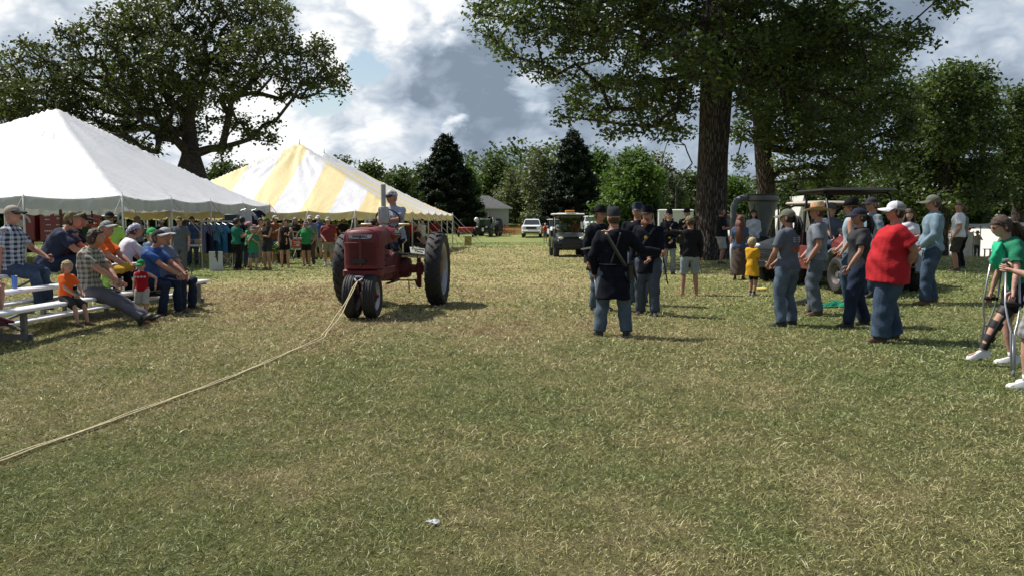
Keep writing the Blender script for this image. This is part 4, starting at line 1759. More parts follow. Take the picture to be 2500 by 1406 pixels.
def pole_tent(name, label, corner, rot, wid, dep, ze, peaks, stripes, valm, cloth_a, cloth_b, pole_step_w, pole_step_d, drop, seed, tips=True, skip=()):
    """corner: front right corner; u runs left, v runs back; peaks: list of (u, v, z)"""
    cx, cy = corner
    c, s = cos(rot), sin(rot)
    U = Vector((-c, s, 0)); V = Vector((s, c, 0))
    root = empty(name, (cx, cy, 0), 0, label, 'tent')
    nu, nv = 96, int(96 * dep / wid)
    P0 = np.array([[p[0], p[1]] for p in peaks])
    PZ = np.array([p[2] for p in peaks])
    v0, v1 = P0[:, 1].min(), P0[:, 1].max()
    um = P0[0, 0]
    us = np.linspace(0, wid, nu + 1); vs = np.linspace(0, dep, nv + 1)
    UU, VV = np.meshgrid(us, vs)
    # r: 0 on the ridge, 1 at the eave
    ru = np.abs(UU - um) / np.where(UU < um, um, wid - um)
    rv = np.where(VV < v0, (v0 - VV) / v0, np.where(VV > v1, (VV - v1) / (dep - v1), 0))
    r = np.maximum(ru, rv)
    hip = np.abs(ru - rv)
    # ridge height along v sags between the poles
    zp = np.full_like(VV, PZ[0])
    if len(peaks) > 1:
        for i in range(len(peaks) - 1):
            a, b = P0[i, 1], P0[i + 1, 1]
            t = np.clip((VV - a) / (b - a), 0, 1)
            mk = (VV >= a) & (VV <= b)
            zz = PZ[i] * (1 - t) + PZ[i + 1] * t - .55 * np.sin(pi * t) ** .8
            zp = np.where(mk, zz, zp)
        zp = np.where(VV > P0[-1, 1], PZ[-1], zp)
    z = ze + (zp - ze) * (1 - r) ** 1.13
    # eaves scallop down between the side poles
    du = np.abs(np.sin(pi * UU / pole_step_w)); dv = np.abs(np.sin(pi * VV / pole_step_d))
    sag = np.where(ru > rv, dv, du)
    z -= .10 * sag * np.clip(r, 0, 1) ** 6
    # pull creases: run down the slope from the peaks and towards the hips
    rr = np.random.default_rng(seed)
    A = np.where(ru > rv, VV, UU)
    cr = np.sin(A * 9 + 3 * np.sin(A * 2.1 + r * 4)) * .5 + np.sin(A * 17 + 5 * r + 2 * np.sin(A * 3.3)) * .35
    env = np.exp(-(hip / .22) ** 2) * (1 - r) * r * 4 + .45 * np.exp(-((1 - r) / .16) ** 2) + .12 + .8 * np.exp(-(r / .18) ** 2)
    cr += .5 * np.sin(A * 31 + 9 * r + 3 * np.sin(A * 5.1)) * (np.sin(A * 1.7 + seed) > -.2)
    z += .040 * cr * env * (.6 + .4 * np.sin(A * 2.3 + r * 6))
    # fans of creases pulled from the peaks and from every side pole
    for (pu, pv, pz) in peaks:
        th = np.arctan2(UU - pu, VV - pv + 1e-6)
        rad = np.hypot(UU - pu, VV - pv)
        z += .045 * np.sin(th * 23 + 2 * np.sin(th * 7)) * np.exp(-((rad - 1.6) / 1.5) ** 2)
    A_ = np.where(ru > rv, VV, UU)
    st_ = np.where(ru > rv, pole_step_d, pole_step_w)
    dA = (A_ / st_ - np.round(A_ / st_)) * st_
    dn = (1 - r) * 6 + .05
    z += .030 * np.sin(np.arctan2(dA, dn) * 17) * np.exp(-np.hypot(dA, dn) / 1.3) * np.clip(dn * 2, 0, 1)
    z += .03 * np.exp(-(hip / .02) ** 2) * (r > .03) * (r < .98)       # seams on the hips stand proud
    ui, vi = (np.arange(nu)[None, :], np.arange(nv)[:, None])
    X = cx + U.x * UU + V.x * VV
    Y = cy + U.y * UU + V.y * VV
    Vt = np.stack([X - cx, Y - cy, z], -1).reshape(-1, 3)
    i = (vi * (nu + 1) + ui)
    quads = np.stack([i, i + 1, i + nu + 2, i + nu + 1], -1).reshape(-1, 4)
    me = np_mesh('canopy', Vt, quads, cloth_a, True)
    if stripes:
        me.materials.append(cloth_b)
        uc = (UU[:-1, :-1] + UU[1:, 1:]) / 2; vc = (VV[:-1, :-1] + VV[1:, 1:]) / 2
        ruc = np.abs(uc - um) / np.where(uc < um, um, wid - um)
        rvc = np.where(vc < v0, (v0 - vc) / v0, np.where(vc > v1, (vc - v1) / (dep - v1), 0))
        coord = np.where(ruc > rvc, vc + stripes[1], uc + stripes[2])
        idx = (np.floor(coord / stripes[0]).astype(int) % 2).ravel().astype(np.int32)
        me.polygons.foreach_set('material_index', idx)
    link('canopy', me, root)

    def pt(u, v, z_):
        return Vector((U.x * u + V.x * v, U.y * u + V.y * v, z_))
    # valance: a scalloped skirt hung from the eave on four sides
    def eave(u, v, sdist):
        if v <= 1e-6 or v >= dep - 1e-6:
            return ze - .10 * abs(sin(pi * u / pole_step_w))
        return ze - .10 * abs(sin(pi * v / pole_step_d))
    for (ua, va, ub, vb) in ((0, 0, wid, 0), (0, 0, 0, dep), (wid, 0, wid, dep), (0, dep, wid, dep)):
        L = abs(ub - ua) + abs(vb - va)
        n = int(L / .06)
        vv, ff = [], []
        for k in range(n + 1):
            t = k / n
            u, v = ua + (ub - ua) * t, va + (vb - va) * t
            zt = eave(u, v, 0)
            nx = Vector((0, 0, 0))
            out = (pt(u, v, 0) - pt(wid / 2, dep / 2, 0))
            nrm = (-V if va == vb == 0 else (V if va == vb else (-U if ua == ub == 0 else U)))
            w = .025 * sin(L * t * 7 + seed) + .02 * sin(L * t * 13.7)
            dl = drop + .065 * abs(sin(pi * L * t / .62)) ** .7
            vv += [pt(u, v, zt + .012) + nrm * .01, pt(u, v, zt - dl * .5) + nrm * (.015 + w * .6), pt(u, v, zt - dl) + nrm * (.02 + w)]
            if k < n:
                b_ = k * 3
                ff += [(b_, b_ + 3, b_ + 4, b_ + 1), (b_ + 1, b_ + 4, b_ + 5, b_ + 2)]
        mb = MB(); mb.add(vv, ff)
        mb.build('valance', valm, root, True)
    # side poles, guy ropes and stakes
    def side_poles():
        k = 0
        while k * pole_step_w <= wid + .01:
            yield k * pole_step_w, 0, -V
            yield k * pole_step_w, dep, V
            k += 1
        k = 1
        while k * pole_step_d < dep - .01:
            yield 0, k * pole_step_d, -U
            yield wid, k * pole_step_d, U
            k += 1
    pm = None
    for (u, v, nrm) in side_poles():
        q = pt(u, v, 0)
        gz0 = float(gz(q.x + cx, q.y + cy))
        mb = MB()
        mb.tube([(q.x, q.y, gz0), (q.x, q.y, ze + .03)], .032, 10)
        mb.tube([(q.x, q.y, ze + .03), (q.x, q.y, ze + .12)], .008, 6)
        mb.build('pole', POLE_WH, root, True)
        corner_ = (u < .01 or abs(u - wid) < .01) and (v < .01 or abs(v - dep) < .01)
        dirs = [nrm]
        if corner_:
            dirs = [(-U if u < .01 else U), nrm]
        for d in dirs:
            e = q + d * 2.0 + (pt(.25, 0, 0) if False else Vector((0, 0, 0)))
            z0 = float(gz(e.x + cx, e.y + cy))
            mb = MB()
            mid = q.lerp(e, .5)
            mb.tube([(q.x, q.y, ze), (mid.x, mid.y, (ze + z0) / 2 - .02), (e.x, e.y, z0 + .12)], .013, 5)
            mb.build('guy_rope', ROPE_M, root)
            mb = MB()
            mb.tube([(e.x, e.y, z0 - .1), (e.x + d.x * .08, e.y + d.y * .08, z0 + .2)], .014, 6)
            mb.build('stake', DARK_STEEL, root)
    for (u, v, z_) in peaks:
        q = pt(u, v, 0)
        gz0 = float(gz(q.x + cx, q.y + cy))
        mb = MB()
        mb.tube([(q.x, q.y, gz0), (q.x, q.y, z_ - .05)], .05, 12)
        mb.tube([(q.x, q.y, z_ - .05), (q.x, q.y, z_ + .22)], [.02, .006], 6)
        mb.build('centre_pole', WOOD_POLE, root, True)
    return root, pt


white_tent, wpt = pole_tent('pole_tent', 'big white peaked tent standing behind the bleachers', (-11.5, 24.9), radians(4), 12.2, 12.2, 2.3, [(5.75, 6.1, 5.72)], None, VAL_CLOTH, WHITE_CLOTH, None, 3.05, 3.05, .30, 1)
yellow_tent, ypt = pole_tent('pole_tent', 'yellow and white striped long tent with two peaks behind the tractor', (-4.75, 36.6), radians(4), 12.6, 15.5, 2.02, [(6.5, 6.1, 5.55), (6.5, 10.4, 5.45)], (1.28, .35, .55), YEL_CLOTH, WHITE_CLOTH, YEL_CLOTH, 2.1, 2.2, .24, 4)
# ------------------------------------------------------------------ bleachers
ALU = mat('bleacher_aluminium', (.80, .81, .83), .5, .15, .15, 40, .10, 6)
ALU_D = mat('bleacher_frame', (.22, .225, .235), .5, .5, vary=.2)
CUP_M = mat('cup_blue', (.05, .16, .52), .3)
BL_ANG = radians(-1.5)


def build_bleachers():
    y0, y1 = 7.2, 15.9
    root = empty('bleacher', (-6.2, 10.6, 0), radians(-3.7), 'low three row aluminium bleacher holding the seated spectators', 'bleacher')
    Y0, Y1 = y0 - 10.6, y1 - 10.6
    rows = [(-.0, .43), (-.68, .59), (-1.36, .75)]
    for x, z in rows:
        mb = MB()
        mb.bbox((x, (Y0 + Y1) / 2, z - .02), (.25, Y1 - Y0, .045), .008)
        for k in (-1, 0, 1):
            mb.box((x + k * .075, (Y0 + Y1) / 2, z + .0045), (.055, Y1 - Y0 - .02, .005))
        mb.build('seat_plank', ALU, root)
    for x, z in ((-.36, .20), (-1.04, .36)):
        for dx in (-.0, .0):
            pass
        mb = MB()
        mb.bbox((x, (Y0 + Y1) / 2, z), (.24, Y1 - Y0, .04), .008)
        mb.build('foot_plank', ALU, root)
    for y in (-2.6, .0, 2.5, 5.1):
        mb = MB()
        for x, z in rows:
            mb.box((x, y, z / 2 - .03), (.065, .06, z - .03))
            mb.box((x, y, z - .055), (.27, .05, .03))
        for x, z in ((-.36, .20), (-1.04, .36)):
            mb.box((x, y + .05, z / 2 - .01), (.05, .04, z - .02))
        mb.box((-.68, y + .056, .05), (1.5, .04, .09))
        mb.tube([(0, y - .035, .15), (-1.36, y - .035, .62)], .02, 6)
        mb.build('frame', ALU_D, root)
    mb = MB()
    mb.tube([(-.68, .0, .1), (-.68, 2.5, .5)], .018, 6)
    mb.tube([(-.68, 5.1, .1), (-.68, 2.5, .5)], .018, 6)
    mb.tube([(-1.36, .0, .1), (-1.36, 2.5, .68)], .018, 6)
    mb.build('brace', ALU_D, root)
    # cup on the second row
    p = at(37, 711, 11.05)
    c = MB()
    c.lathe([(.030, 0), (.040, .17), (.042, .175), (.037, .172), (.028, .01)], 18)
    o = c.build('cup', CUP_M, None, auto=40, loc=(-6.83, 11.5, .605))
    tag(o, 'tall blue plastic cup standing on the second bleacher plank', 'cup')


build_bleachers()

# ------------------------------------------------------------------ tractor
T_RED = mat('tractor_red', (.135, .010, .014), .42, 0, .15, 50, .15, 5, spec=.5, dirt=.18)
T_DARK = mat('tractor_dark', (.03, .028, .028), .6, .3, vary=.3, dirt=.3)
T_CAST = mat('tractor_cast', (.13, .018, .020), .6, 0, .3, 60, .2, 6, dirt=.5)
TYRE = mat('tyre_rubber', (.020, .020, .022), .62, 0, .3, 30, .2, 6, dirt=.25)
RIM_S = mat('rim_silver', (.45, .46, .48), .4, .5, .2, 20, .12, 6, dirt=.35)
CHROME = mat('chrome', (.6, .6, .6), .15, 1.0)
SILVER = mat('muffler_silver', (.42, .43, .44), .42, .6, .2, 30, .1, 6, dirt=.2)
T_GREEN = mat('tractor_green', (.02, .06, .028), .4, 0, .1, 50, .15, 5, dirt=.2)
T_BRIGHT = mat('tractor_bright_red', (.42, .03, .02), .4, vary=.12, dirt=.2)
T_ORANGE = mat('tractor_orange', (.50, .12, .02), .4, vary=.12, dirt=.2)
T_GREY = mat('tractor_grey', (.20, .21, .22), .45, vary=.12, dirt=.2)
BLACK = mat('black_satin', (.014, .014, .015), .45)
SEAT_M = mat('seat_steel', (.10, .10, .11), .4, .5)


def text(name, body, size, m, parent, loc, rot, ext=.002, align='CENTER', shear=0, bold=0):
    cu = bpy.data.curves.new(name, 'FONT')
    cu.body = body
    cu.size = size
    cu.extrude = ext
    cu.offset = bold
    cu.align_x = align
    cu.align_y = 'CENTER'
    cu.shear = shear
    o = bpy.data.objects.new(name, cu)
    COL.objects.link(o)
    cu.materials.append(m)
    o.parent = parent
    o.location = loc
    o.rotation_euler = rot
    me = bpy.data.meshes.new_from_object(o)
    p = bpy.data.objects.new(name, me)
    COL.objects.link(p)
    p.parent = parent
    p.location = loc
    p.rotation_euler = rot
    bpy.data.objects.remove(o)
    return p


def tyre_wheel(root, c, R, w, rim_r, rim_m, lug=0, name='wheel', tyre_prof=None, spokes=0, face=1, hubm=None):
    """a wheel whose axle runs along x; child objects tyre and rim"""
    e = bpy.data.objects.new(name, None)
    COL.objects.link(e)
    e.parent = root
    e.location = c
    t = MB()
    h = w / 2
    prof = [(rim_r, -h * .72), (rim_r + (R - rim_r) * .35, -h), (R - (R - rim_r) * .22, -h * .97), (R - .012, -h * .78), (R, -h * .35), (R, h * .35), (R - .012, h * .78), (R - (R - rim_r) * .22, h * .97), (rim_r + (R - rim_r) * .35, h), (rim_r, h * .72)]
    t.lathe(prof, 40, axis=(1, 0, 0), cap=False)
    ty = t.build('tyre', TYRE, e, auto=40)
    if lug:
        L = MB()
        for k in range(lug):
            for sd in (-1, 1):
                a = 2 * pi * (k + (.5 if sd > 0 else 0)) / lug
                d = .30 * (2 * pi / lug) * 2.0
                pts = []
                for (x, da, rr) in ((0.02 * sd, .9 * d, R + .028), (sd * h * .55, .35 * d, R + .024), (sd * h * 1.0, -.1 * d, R - .035)):
                    pts.append((x, a + da, rr))
                wd = .028 / R
                rings = []
                for x, aa, rr in pts:
                    rings.append([(x, q * cos(b_), q * sin(b_)) for (q, b_) in ((rr - .05, aa - wd), (rr - .05, aa + wd), (rr, aa + wd * .7), (rr, aa - wd * .7))])
                L.loft(rings)
        o = L.build('tread', TYRE, e)
        o['kind'] = 'stuff'
    r = MB()
    r.lathe([(rim_r + .012, -h * .74), (rim_r - .01, -h * .70), (rim_r - .03, -h * .3), (rim_r - .03, h * .3), (rim_r - .01, h * .70), (rim_r + .012, h * .74), (rim_r + .0, h * .78), (rim_r - .045, h * .32), (rim_r - .045, -h * .32), (rim_r, -h * .78)], 36, axis=(1, 0, 0), cap=False)
    r.build('rim', rim_m, e, auto=40)
    r = MB()
    fx = face * h * .12
    r.lathe([(rim_r - .04, fx), (rim_r * .62, fx - face * .045), (rim_r * .34, fx + face * .01), (rim_r * .30, fx + face * .06), (.0, fx + face * .06), (.0, fx - face * .05), (rim_r - .04, fx - face * .03)], 28, axis=(1, 0, 0), cap=False)
    for k in range(6):
        a = 2 * pi * k / 6
        r.tube([(fx + face * .005, rim_r * .45 * cos(a), rim_r * .45 * sin(a)), (fx + face * .03, rim_r * .45 * cos(a), rim_r * .45 * sin(a))], .012, 6)
    r.build('hub', hubm or rim_m, e, auto=40)
    return e


def row_tractor(name, label, loc, rz, body=T_RED, cast=T_CAST, rim=RIM_S, group=None, detail=True, brand='FARMALL', stack='muffler'):
    """row crop tractor, tricycle front; faces local -y, rear axle at the origin"""
    t = empty(name, loc, rz, label, 'tractor', group)
    Rr = .66
    for s in (-1, 1):
        tyre_wheel(t, (s * .83, 0, Rr), Rr, .29, .47, rim, 22, 'rear_wheel', face=s, hubm=body)
    for s in (-1, 1):
        e = tyre_wheel(t, (s * .155, -2.25, .345), .345, .20, .21, rim, 0, 'front_wheel', face=s, hubm=body)
        m = MB()
        for k in (-.06, -.025, .025, .06):
            m.lathe([(.345, k - .010), (.354, k - .005), (.354, k + .005), (.345, k + .010)], 36, axis=(1, 0, 0), cap=False)
        m.build('tread', TYRE, e, auto=40)
    # rear axle and final drives
    m = MB()
    m.tube([(-.80, 0, Rr), (-.30, 0, Rr)], [.055, .085], 14)
    m.tube([(.80, 0, Rr), (.30, 0, Rr)], [.055, .085], 14)
    m.lathe([(.17, -.32), (.19, -.25), (.19, .25), (.17, .32)], 18, (0, 0, Rr + .02), (1, 0, 0))
    for s in (-1, 1):
        m.bbox((s * .50, -.02, Rr), (.10, .24, .26), .03)
        m.bbox((s * .50, -.06, Rr - .22), (.07, .10, .26), .02)
        m.tube([(s * .50, -.06, Rr + .10), (s * .50, -.06, Rr + .20)], .03, 8)
    m.build('rear_axle', cast, t, auto=40)
    m = MB()
    m.bbox((0, -.35, .78), (.34, .72, .46), .08)
    m.bbox((0, -.95, .80), (.30, .6, .34), .06)
    m.bbox((0, -.95, .60), (.26, .7, .18), .04)
    m.bbox((0, -.15, .60), (.30, .40, .30), .05)
    m.build('transmission', cast, t, auto=40)
    # engine
    m = MB()
    m.bbox((0, -1.45, .85), (.26, .62, .50), .03)
    m.bbox((0, -1.45, 1.13), (.22, .58, .12), .03)
    m.bbox((0, -1.40, .58), (.24, .70, .14), .05)
    m.tube([(-.17, -1.2, 1.05), (-.17, -1.7, 1.05)], .035, 10)
    m.tube([(.17, -1.2, 1.0), (.17, -1.68, 1.0)], .04, 10)
    m.tube([(.17, -1.5, .80), (.17, -1.5, .93)], .05, 12)
    m.tube([(-.2, -1.35, .78), (-.2, -1.35, 1.0)], .045, 12)
    m.tube([(.19, -1.75, .72), (.22, -1.6, .85), (.20, -1.4, .92)], .02, 8)
    m.build('engine', cast, t, auto=40)
    m = MB()
    m.lathe([(.02, -.01), (.20, -.01), (.20, .01), (.02, .01)], 5, (0, -1.80, .98), (0, 1, 0))
    m.build('fan', T_DARK, t)
    # side rails and front bolster
    m = MB()
    for s in (-1, 1):
        m.bbox((s * .255, -1.62, .725), (.055, 1.10, .10), .012)
    m.bbox((0, -2.17, .705), (.62, .26, .14), .03)
    m.build('frame_rail', body, t, auto=40)
    m = MB()
    m.tube([(0, -2.24, .66), (0, -2.24, .36)], [.075, .05], 14)
    m.tube([(-.26, -2.25, .345), (.26, -2.25, .345)], .028, 10)
    m.bbox((0, -2.34, .60), (.16, .12, .12), .02)
    m.build('front_pedestal', cast, t, auto=40)
    # hood: arched sheet from the grille back to the dash
    def arch(y, w, zt, zb, rad=.16, n=9):
        pts = [(-w, y, zb), (-w, y, zt - rad)]
        for k in range(1, n):
            a = pi / 2 * k / n
            pts.append((-w + rad * (1 - cos(a)), y, zt - rad + rad * sin(a)))
        pts.append((-w + rad, y, zt))
        pts += [(w - rad, y, zt)]
        for k in range(n - 1, 0, -1):
            a = pi / 2 * k / n
            pts.append((w - rad * (1 - cos(a)), y, zt - rad + rad * sin(a)))
        pts += [(w, y, zt - rad), (w, y, zb)]
        return pts
    m = MB()
    m.loft([arch(-2.30, .20, 1.33, 1.16), arch(-2.27, .285, 1.40, 1.13), arch(-2.0, .295, 1.425, 1.12), arch(-1.3, .26, 1.44, 1.18), arch(-.72, .24, 1.43, 1.16)], cap=True)
    m.build('hood', body, t, auto=40)
    # grille shell, curved, with louvre bars as geometry
    m = MB()
    m.loft([[(x, y, z) for x, y in ((-.30, -1.98), (-.31, -2.10), (-.295, -2.22), (-.24, -2.30), (-.12, -2.335), (0, -2.345), (.12, -2.335), (.24, -2.30), (.295, -2.22), (.31, -2.10), (.30, -1.98))] for z in (.78, 1.22)] , cap=True)
    m.loft([[(x * k, y * .0 + (-1.98 + (y + 1.98) * k), z) for x, y in ((-.30, -1.98), (-.31, -2.10), (-.295, -2.22), (-.24, -2.30), (-.12, -2.335), (0, -2.345), (.12, -2.335), (.24, -2.30), (.295, -2.22), (.31, -2.10), (.30, -1.98))] for z, k in ((1.22, 1.0), (1.31, .985), (1.365, .93), (1.40, .80))])
    m.build('grille_shell', body, t, auto=40)
    for k in range(17):
        z = .845 + k * .0215
        for x0, x1 in ((-.26, -.035), (.035, .26)):
            if z < .93 and False:
                continue
            m = MB()
            pts = []
            for q in range(5):
                x = x0 + (x1 - x0) * q / 4
                y = -2.352 + .42 * max(0, abs(x) - .10) ** 1.6
                pts.append((x, y, z))
            m.tube(pts, [(.006, .0045)] * 5, 4)
            m.build('grille_bar', cast, t)
    m = MB()
    m.bbox((0, -2.352, 1.04), (.05, .03, .46), .008)
    m.build('grille_rib', body, t)
    if detail:
        m = MB()
        m.bbox((-.02, -2.362, .90), (.20, .02, .085), .006)
        m.build('crank_opening', BLACK, t)
        m = MB()
        m.prism([(-.195, -2.345, 1.315), (.195, -2.345, 1.315), (.175, -2.352, 1.262), (.10, -2.356, 1.250), (-.10, -2.356, 1.250), (-.175, -2.352, 1.262)], (0, -.012, 0))
        m.build('badge', SILVER, t)
        if brand:
            text('lettering', brand, .058, BLACK, t, (0, -2.367, 1.284), (pi / 2, 0, 0), .002, bold=.0015)
    # fuel tank bulge with name plate on the side of the hood
    m = MB()
    m.bbox((.02, -1.05, 1.30), (.62, .62, .23), .09)
    m.build('fuel_tank', body, t, auto=50)
    for s in (-1, 1):
        m = MB()
        m.bbox((s * .335, -1.18, 1.35), (.008, .30, .055), .003)
        m.build('name_plate', SILVER, t)
        m = MB()
        m.bbox((s * .335, -1.14, 1.30), (.006, .40, .010), .002)
        m.build('trim_strip', SILVER, t)
    # exhaust, air cleaner
    m = MB()
    if stack == 'muffler':
        m.tube([(.16, -1.42, 1.40), (.16, -1.42, 1.50)], .03, 12)
        m.lathe([(.03, 1.48), (.082, 1.50), (.086, 1.52), (.086, 1.745), (.082, 1.765), (.035, 1.775)], 10, (.16, -1.42, 0))
        m.tube([(.16, -1.42, 1.76), (.16, -1.42, 2.14)], .042, 12)
        for k in range(8):
            a = 2 * pi * k / 8
            m.box((.16 + .086 * cos(a), -1.42 + .086 * sin(a), 1.63), (.012, .012, .22), Matrix.Rotation(a, 3, 'Z'))
    else:
        m.tube([(.10, -1.42, 1.40), (.10, -1.42, 2.0)], .03, 12)
    m.build('exhaust_stack', SILVER if stack == 'muffler' else T_DARK, t, auto=50)
    m = MB()
    m.tube([(-.12, -1.0, 1.42), (-.12, -1.0, 1.52)], .03, 10)
    m.lathe([(.05, 1.50), (.06, 1.53), (.03, 1.57)], 14, (-.12, -1.0, 0))
    m.build('air_intake', T_DARK, t, auto=50)
    # steering column and wheel
    m = MB()
    m.tube([(0, -.80, 1.42), (0, -.42, 1.56)], .018, 8)
    m.tube([(0, -2.0, 1.455), (0, -.80, 1.42)], .014, 8)
    m.bbox((0, -.74, 1.34), (.34, .10, .24), .05)
    m.build('steering_column', body, t, auto=50)
    m = MB()
    c = Vector((0, -.40, 1.57)); ax = Vector((0, .80, .60)).normalized()
    q = ax.to_track_quat('Z', 'Y').to_matrix()
    ringp = [c + q @ Vector((.215 * cos(2 * pi * k / 28), .215 * sin(2 * pi * k / 28), 0)) for k in range(29)]
    m.tube(ringp, .013, 8, cap=False)
    for k in range(3):
        a = 2 * pi * k / 3 + .5
        m.tube([c - ax * .04, c + q @ Vector((.21 * cos(a), .21 * sin(a), 0))], .008, 6)
    m.tube([c - ax * .06, c - ax * .01], .03, 10)
    m.build('steering_wheel', BLACK, t, True)
    # seat, platform, fenders, levers
    m = MB()
    m.loft([[(.23 * cos(a) * k, .16 + .19 * sin(a) * k, z + (.10 * max(0, sin(a)) ** 2) * k) for a in [2 * pi * j / 18 for j in range(18)]] for k, z in ((.3, 1.10), (.8, 1.12), (1.0, 1.17), (.95, 1.175), (.75, 1.14), (.2, 1.13))])
    m.tube([(0, .15, 1.10), (0, .10, .85)], .03, 8)
    m.build('seat', SEAT_M, t, auto=60)
    m = MB()
    m.bbox((0, -.05, .93), (.62, .50, .025), .006)
    m.build('platform', T_DARK, t)
    m = MB()
    m.tube([(.12, -.55, .95), (.16, -.45, 1.30)], .010, 6)
    m.ball((.16, -.45, 1.32), .022, 8, 6)
    m.build('lever', T_DARK, t, True)
    m = MB()
    m.tube([(0, .45, .42), (0, .1, .42), (0, -.5, .42)], [(.05, .015)] * 3, 6)
    m.tube([(-.5, -.06, .45), (.5, -.06, .45)], .014, 6)
    m.tube([(.30, -.06, .45), (.30, -.02, .22)], .01, 6)
    m.tube([(.42, -.06, .47), (.46, -.06, .34)], .016, 6)
    m.build('drawbar', T_DARK, t, auto=50)
    if detail:
        for s in (-1, 1):
            m = MB()
            m.bbox((s * .34, -.62, 1.475), (.20, .05, .035), .012)
            m.tube([(s * .34, -.60, 1.46), (s * .26, -.70, 1.38)], .012, 6)
            m.build('marker_light', mat('lens_cream', (.75, .62, .28), .3), t, auto=50)
    return t


TR_POS = g(958, 744)
T_HEAD = radians(-4.5)
TX, TY = -2.20, 15.55
tractor = row_tractor('antique_tractor', 'dark red antique row crop tractor rolling towards the camera with a driver', (TX, TY, 0), T_HEAD)


def tpt(x, y, z):
    """tractor coordinates to the field"""
    return Vector((TX, TY, 0)) + Matrix.Rotation(T_HEAD, 3, 'Z') @ Vector((x, y, z))


def build_tow():
    # hitch clevis, chain and the doubled tow rope
    m = MB()
    for s in (-1, 1):
        m.tube([tpt(s * .05, -2.42, .64), tpt(s * .06, -2.50, .63), tpt(s * .02, -2.55, .60)], .014, 6)
    m.tube([tpt(-.07, -2.43, .66), tpt(.07, -2.43, .66)], .016, 8)
    o = m.build('clevis', STEEL, tractor)
    o.matrix_world = Matrix.Identity(4)
    o.parent = tractor
    o.matrix_parent_inverse = (Matrix.Translation((TX, TY, 0)) @ Matrix.Rotation(T_HEAD, 4, 'Z')).inverted()
    CH = mat('chain_rust', (.25, .16, .12), .6, .5, vary=.2)
    m = MB()
    for k in range(13):
        z = .58 - k * .027
        x = .05 + .02 * sin(k * .5)
        p = tpt(x, -2.50 - .02, z)
        a = (k % 2) * pi / 2
        rx = Vector((cos(a) * .011, sin(a) * .011, 0))
        rp = [p + rx * cos(2 * pi * j / 8) + Vector((0, 0, .019 * sin(2 * pi * j / 8))) for j in range(9)]
        m.tube(rp, .0035, 5, cap=False)
    o = m.build('chain', CH)
    tag(o, 'short rusty chain dangling from the front hitch of the red tractor', 'chain')
    TOW = mat('tow_rope', (.52, .44, .26), .85, 0, .6, 120, .25, 30)
    hook = tpt(0.0, -2.55, .60)
    for s in (-1, 1):
        pts = [hook]
        for k in range(1, 8):
            t = k / 9
            pts.append(Vector((hook.x + s * .024 * min(1, t * 3), hook.y - 3.4 * t, .6 * (1 - t) ** 2 + .03)))
        for (px, py) in ((704, 864), (640, 893), (560, 926), (490, 953), (400, 986), (300, 1022), (200, 1060), (100, 1093), (20, 1124), (-60, 1152), (-200, 1200)):
            q = g(px, py)
            pts.append(Vector((q.x + s * .013, q.y, q.z + .018)))
        # smooth the polyline
        fine = []
        for i in range(len(pts) - 1):
            p0 = pts[max(i - 1, 0)]; p1 = pts[i]; p2 = pts[i + 1]; p3 = pts[min(i + 2, len(pts) - 1)]
            for k in range(10):
                t = k / 10
                fine.append(.5 * ((2 * p1) + (p2 - p0) * t + (2 * p0 - 5 * p1 + 4 * p2 - p3) * t * t + (3 * p1 - p0 - 3 * p2 + p3) * t ** 3))
        fine.append(pts[-1])
        # the two halves wind slightly round each other once on the ground
        L = 0
        out = []
        for i, p in enumerate(fine):
            if i:
                L += (p - fine[i - 1]).length
            w = .008 * sin(L * 5 + (0 if s > 0 else pi))
            out.append(p + Vector((w, 0, abs(w) * .5)))
        m = MB()
        m.tube(out, .0078, 7)
        o = m.build('tow_rope', TOW, None, True)
        tag(o, ('left' if s < 0 else 'right') + ' strand of the doubled pale yellow rope running over the grass to the tractor', 'rope', 'two strands of the tow rope')


build_tow()

# ------------------------------------------------------------------ wheeled carts
GLASS = mat('window_glass', (.02, .024, .028), .06, spec=.8)
BLK_PAINT = mat('black_paint', (.012, .014, .013), .3, coat=.4, vary=.2)
RED_PAINT = mat('cart_red', (.15, .018, .02), .35, coat=.4, vary=.1, dirt=.1)
WH_PAINT = mat('white_paint', (.78, .79, .80), .3, coat=.4, vary=.03)
BEIGE = mat('beige_roof', (.46, .40, .34), .5, vary=.08)
GREYP = mat('grey_plastic', (.22, .23, .24), .5, vary=.1)
DKRIM = mat('rim_grey', (.15, .14, .13), .5, .4, dirt=.4)
AMBER = mat('amber_lens', (.60, .22, .02), .3)
LAMP = mat('lamp_lens', (.75, .76, .74), .15)
ORANGE = mat('orange_flag', (.75, .09, .02), .7)


def small_wheel(root, c, R, w, rim, face=1, name='wheel'):
    e = tyre_wheel(root, c, R, w, R * .55, rim, 18 if R > .3 else 0, name, face=face)
    return e


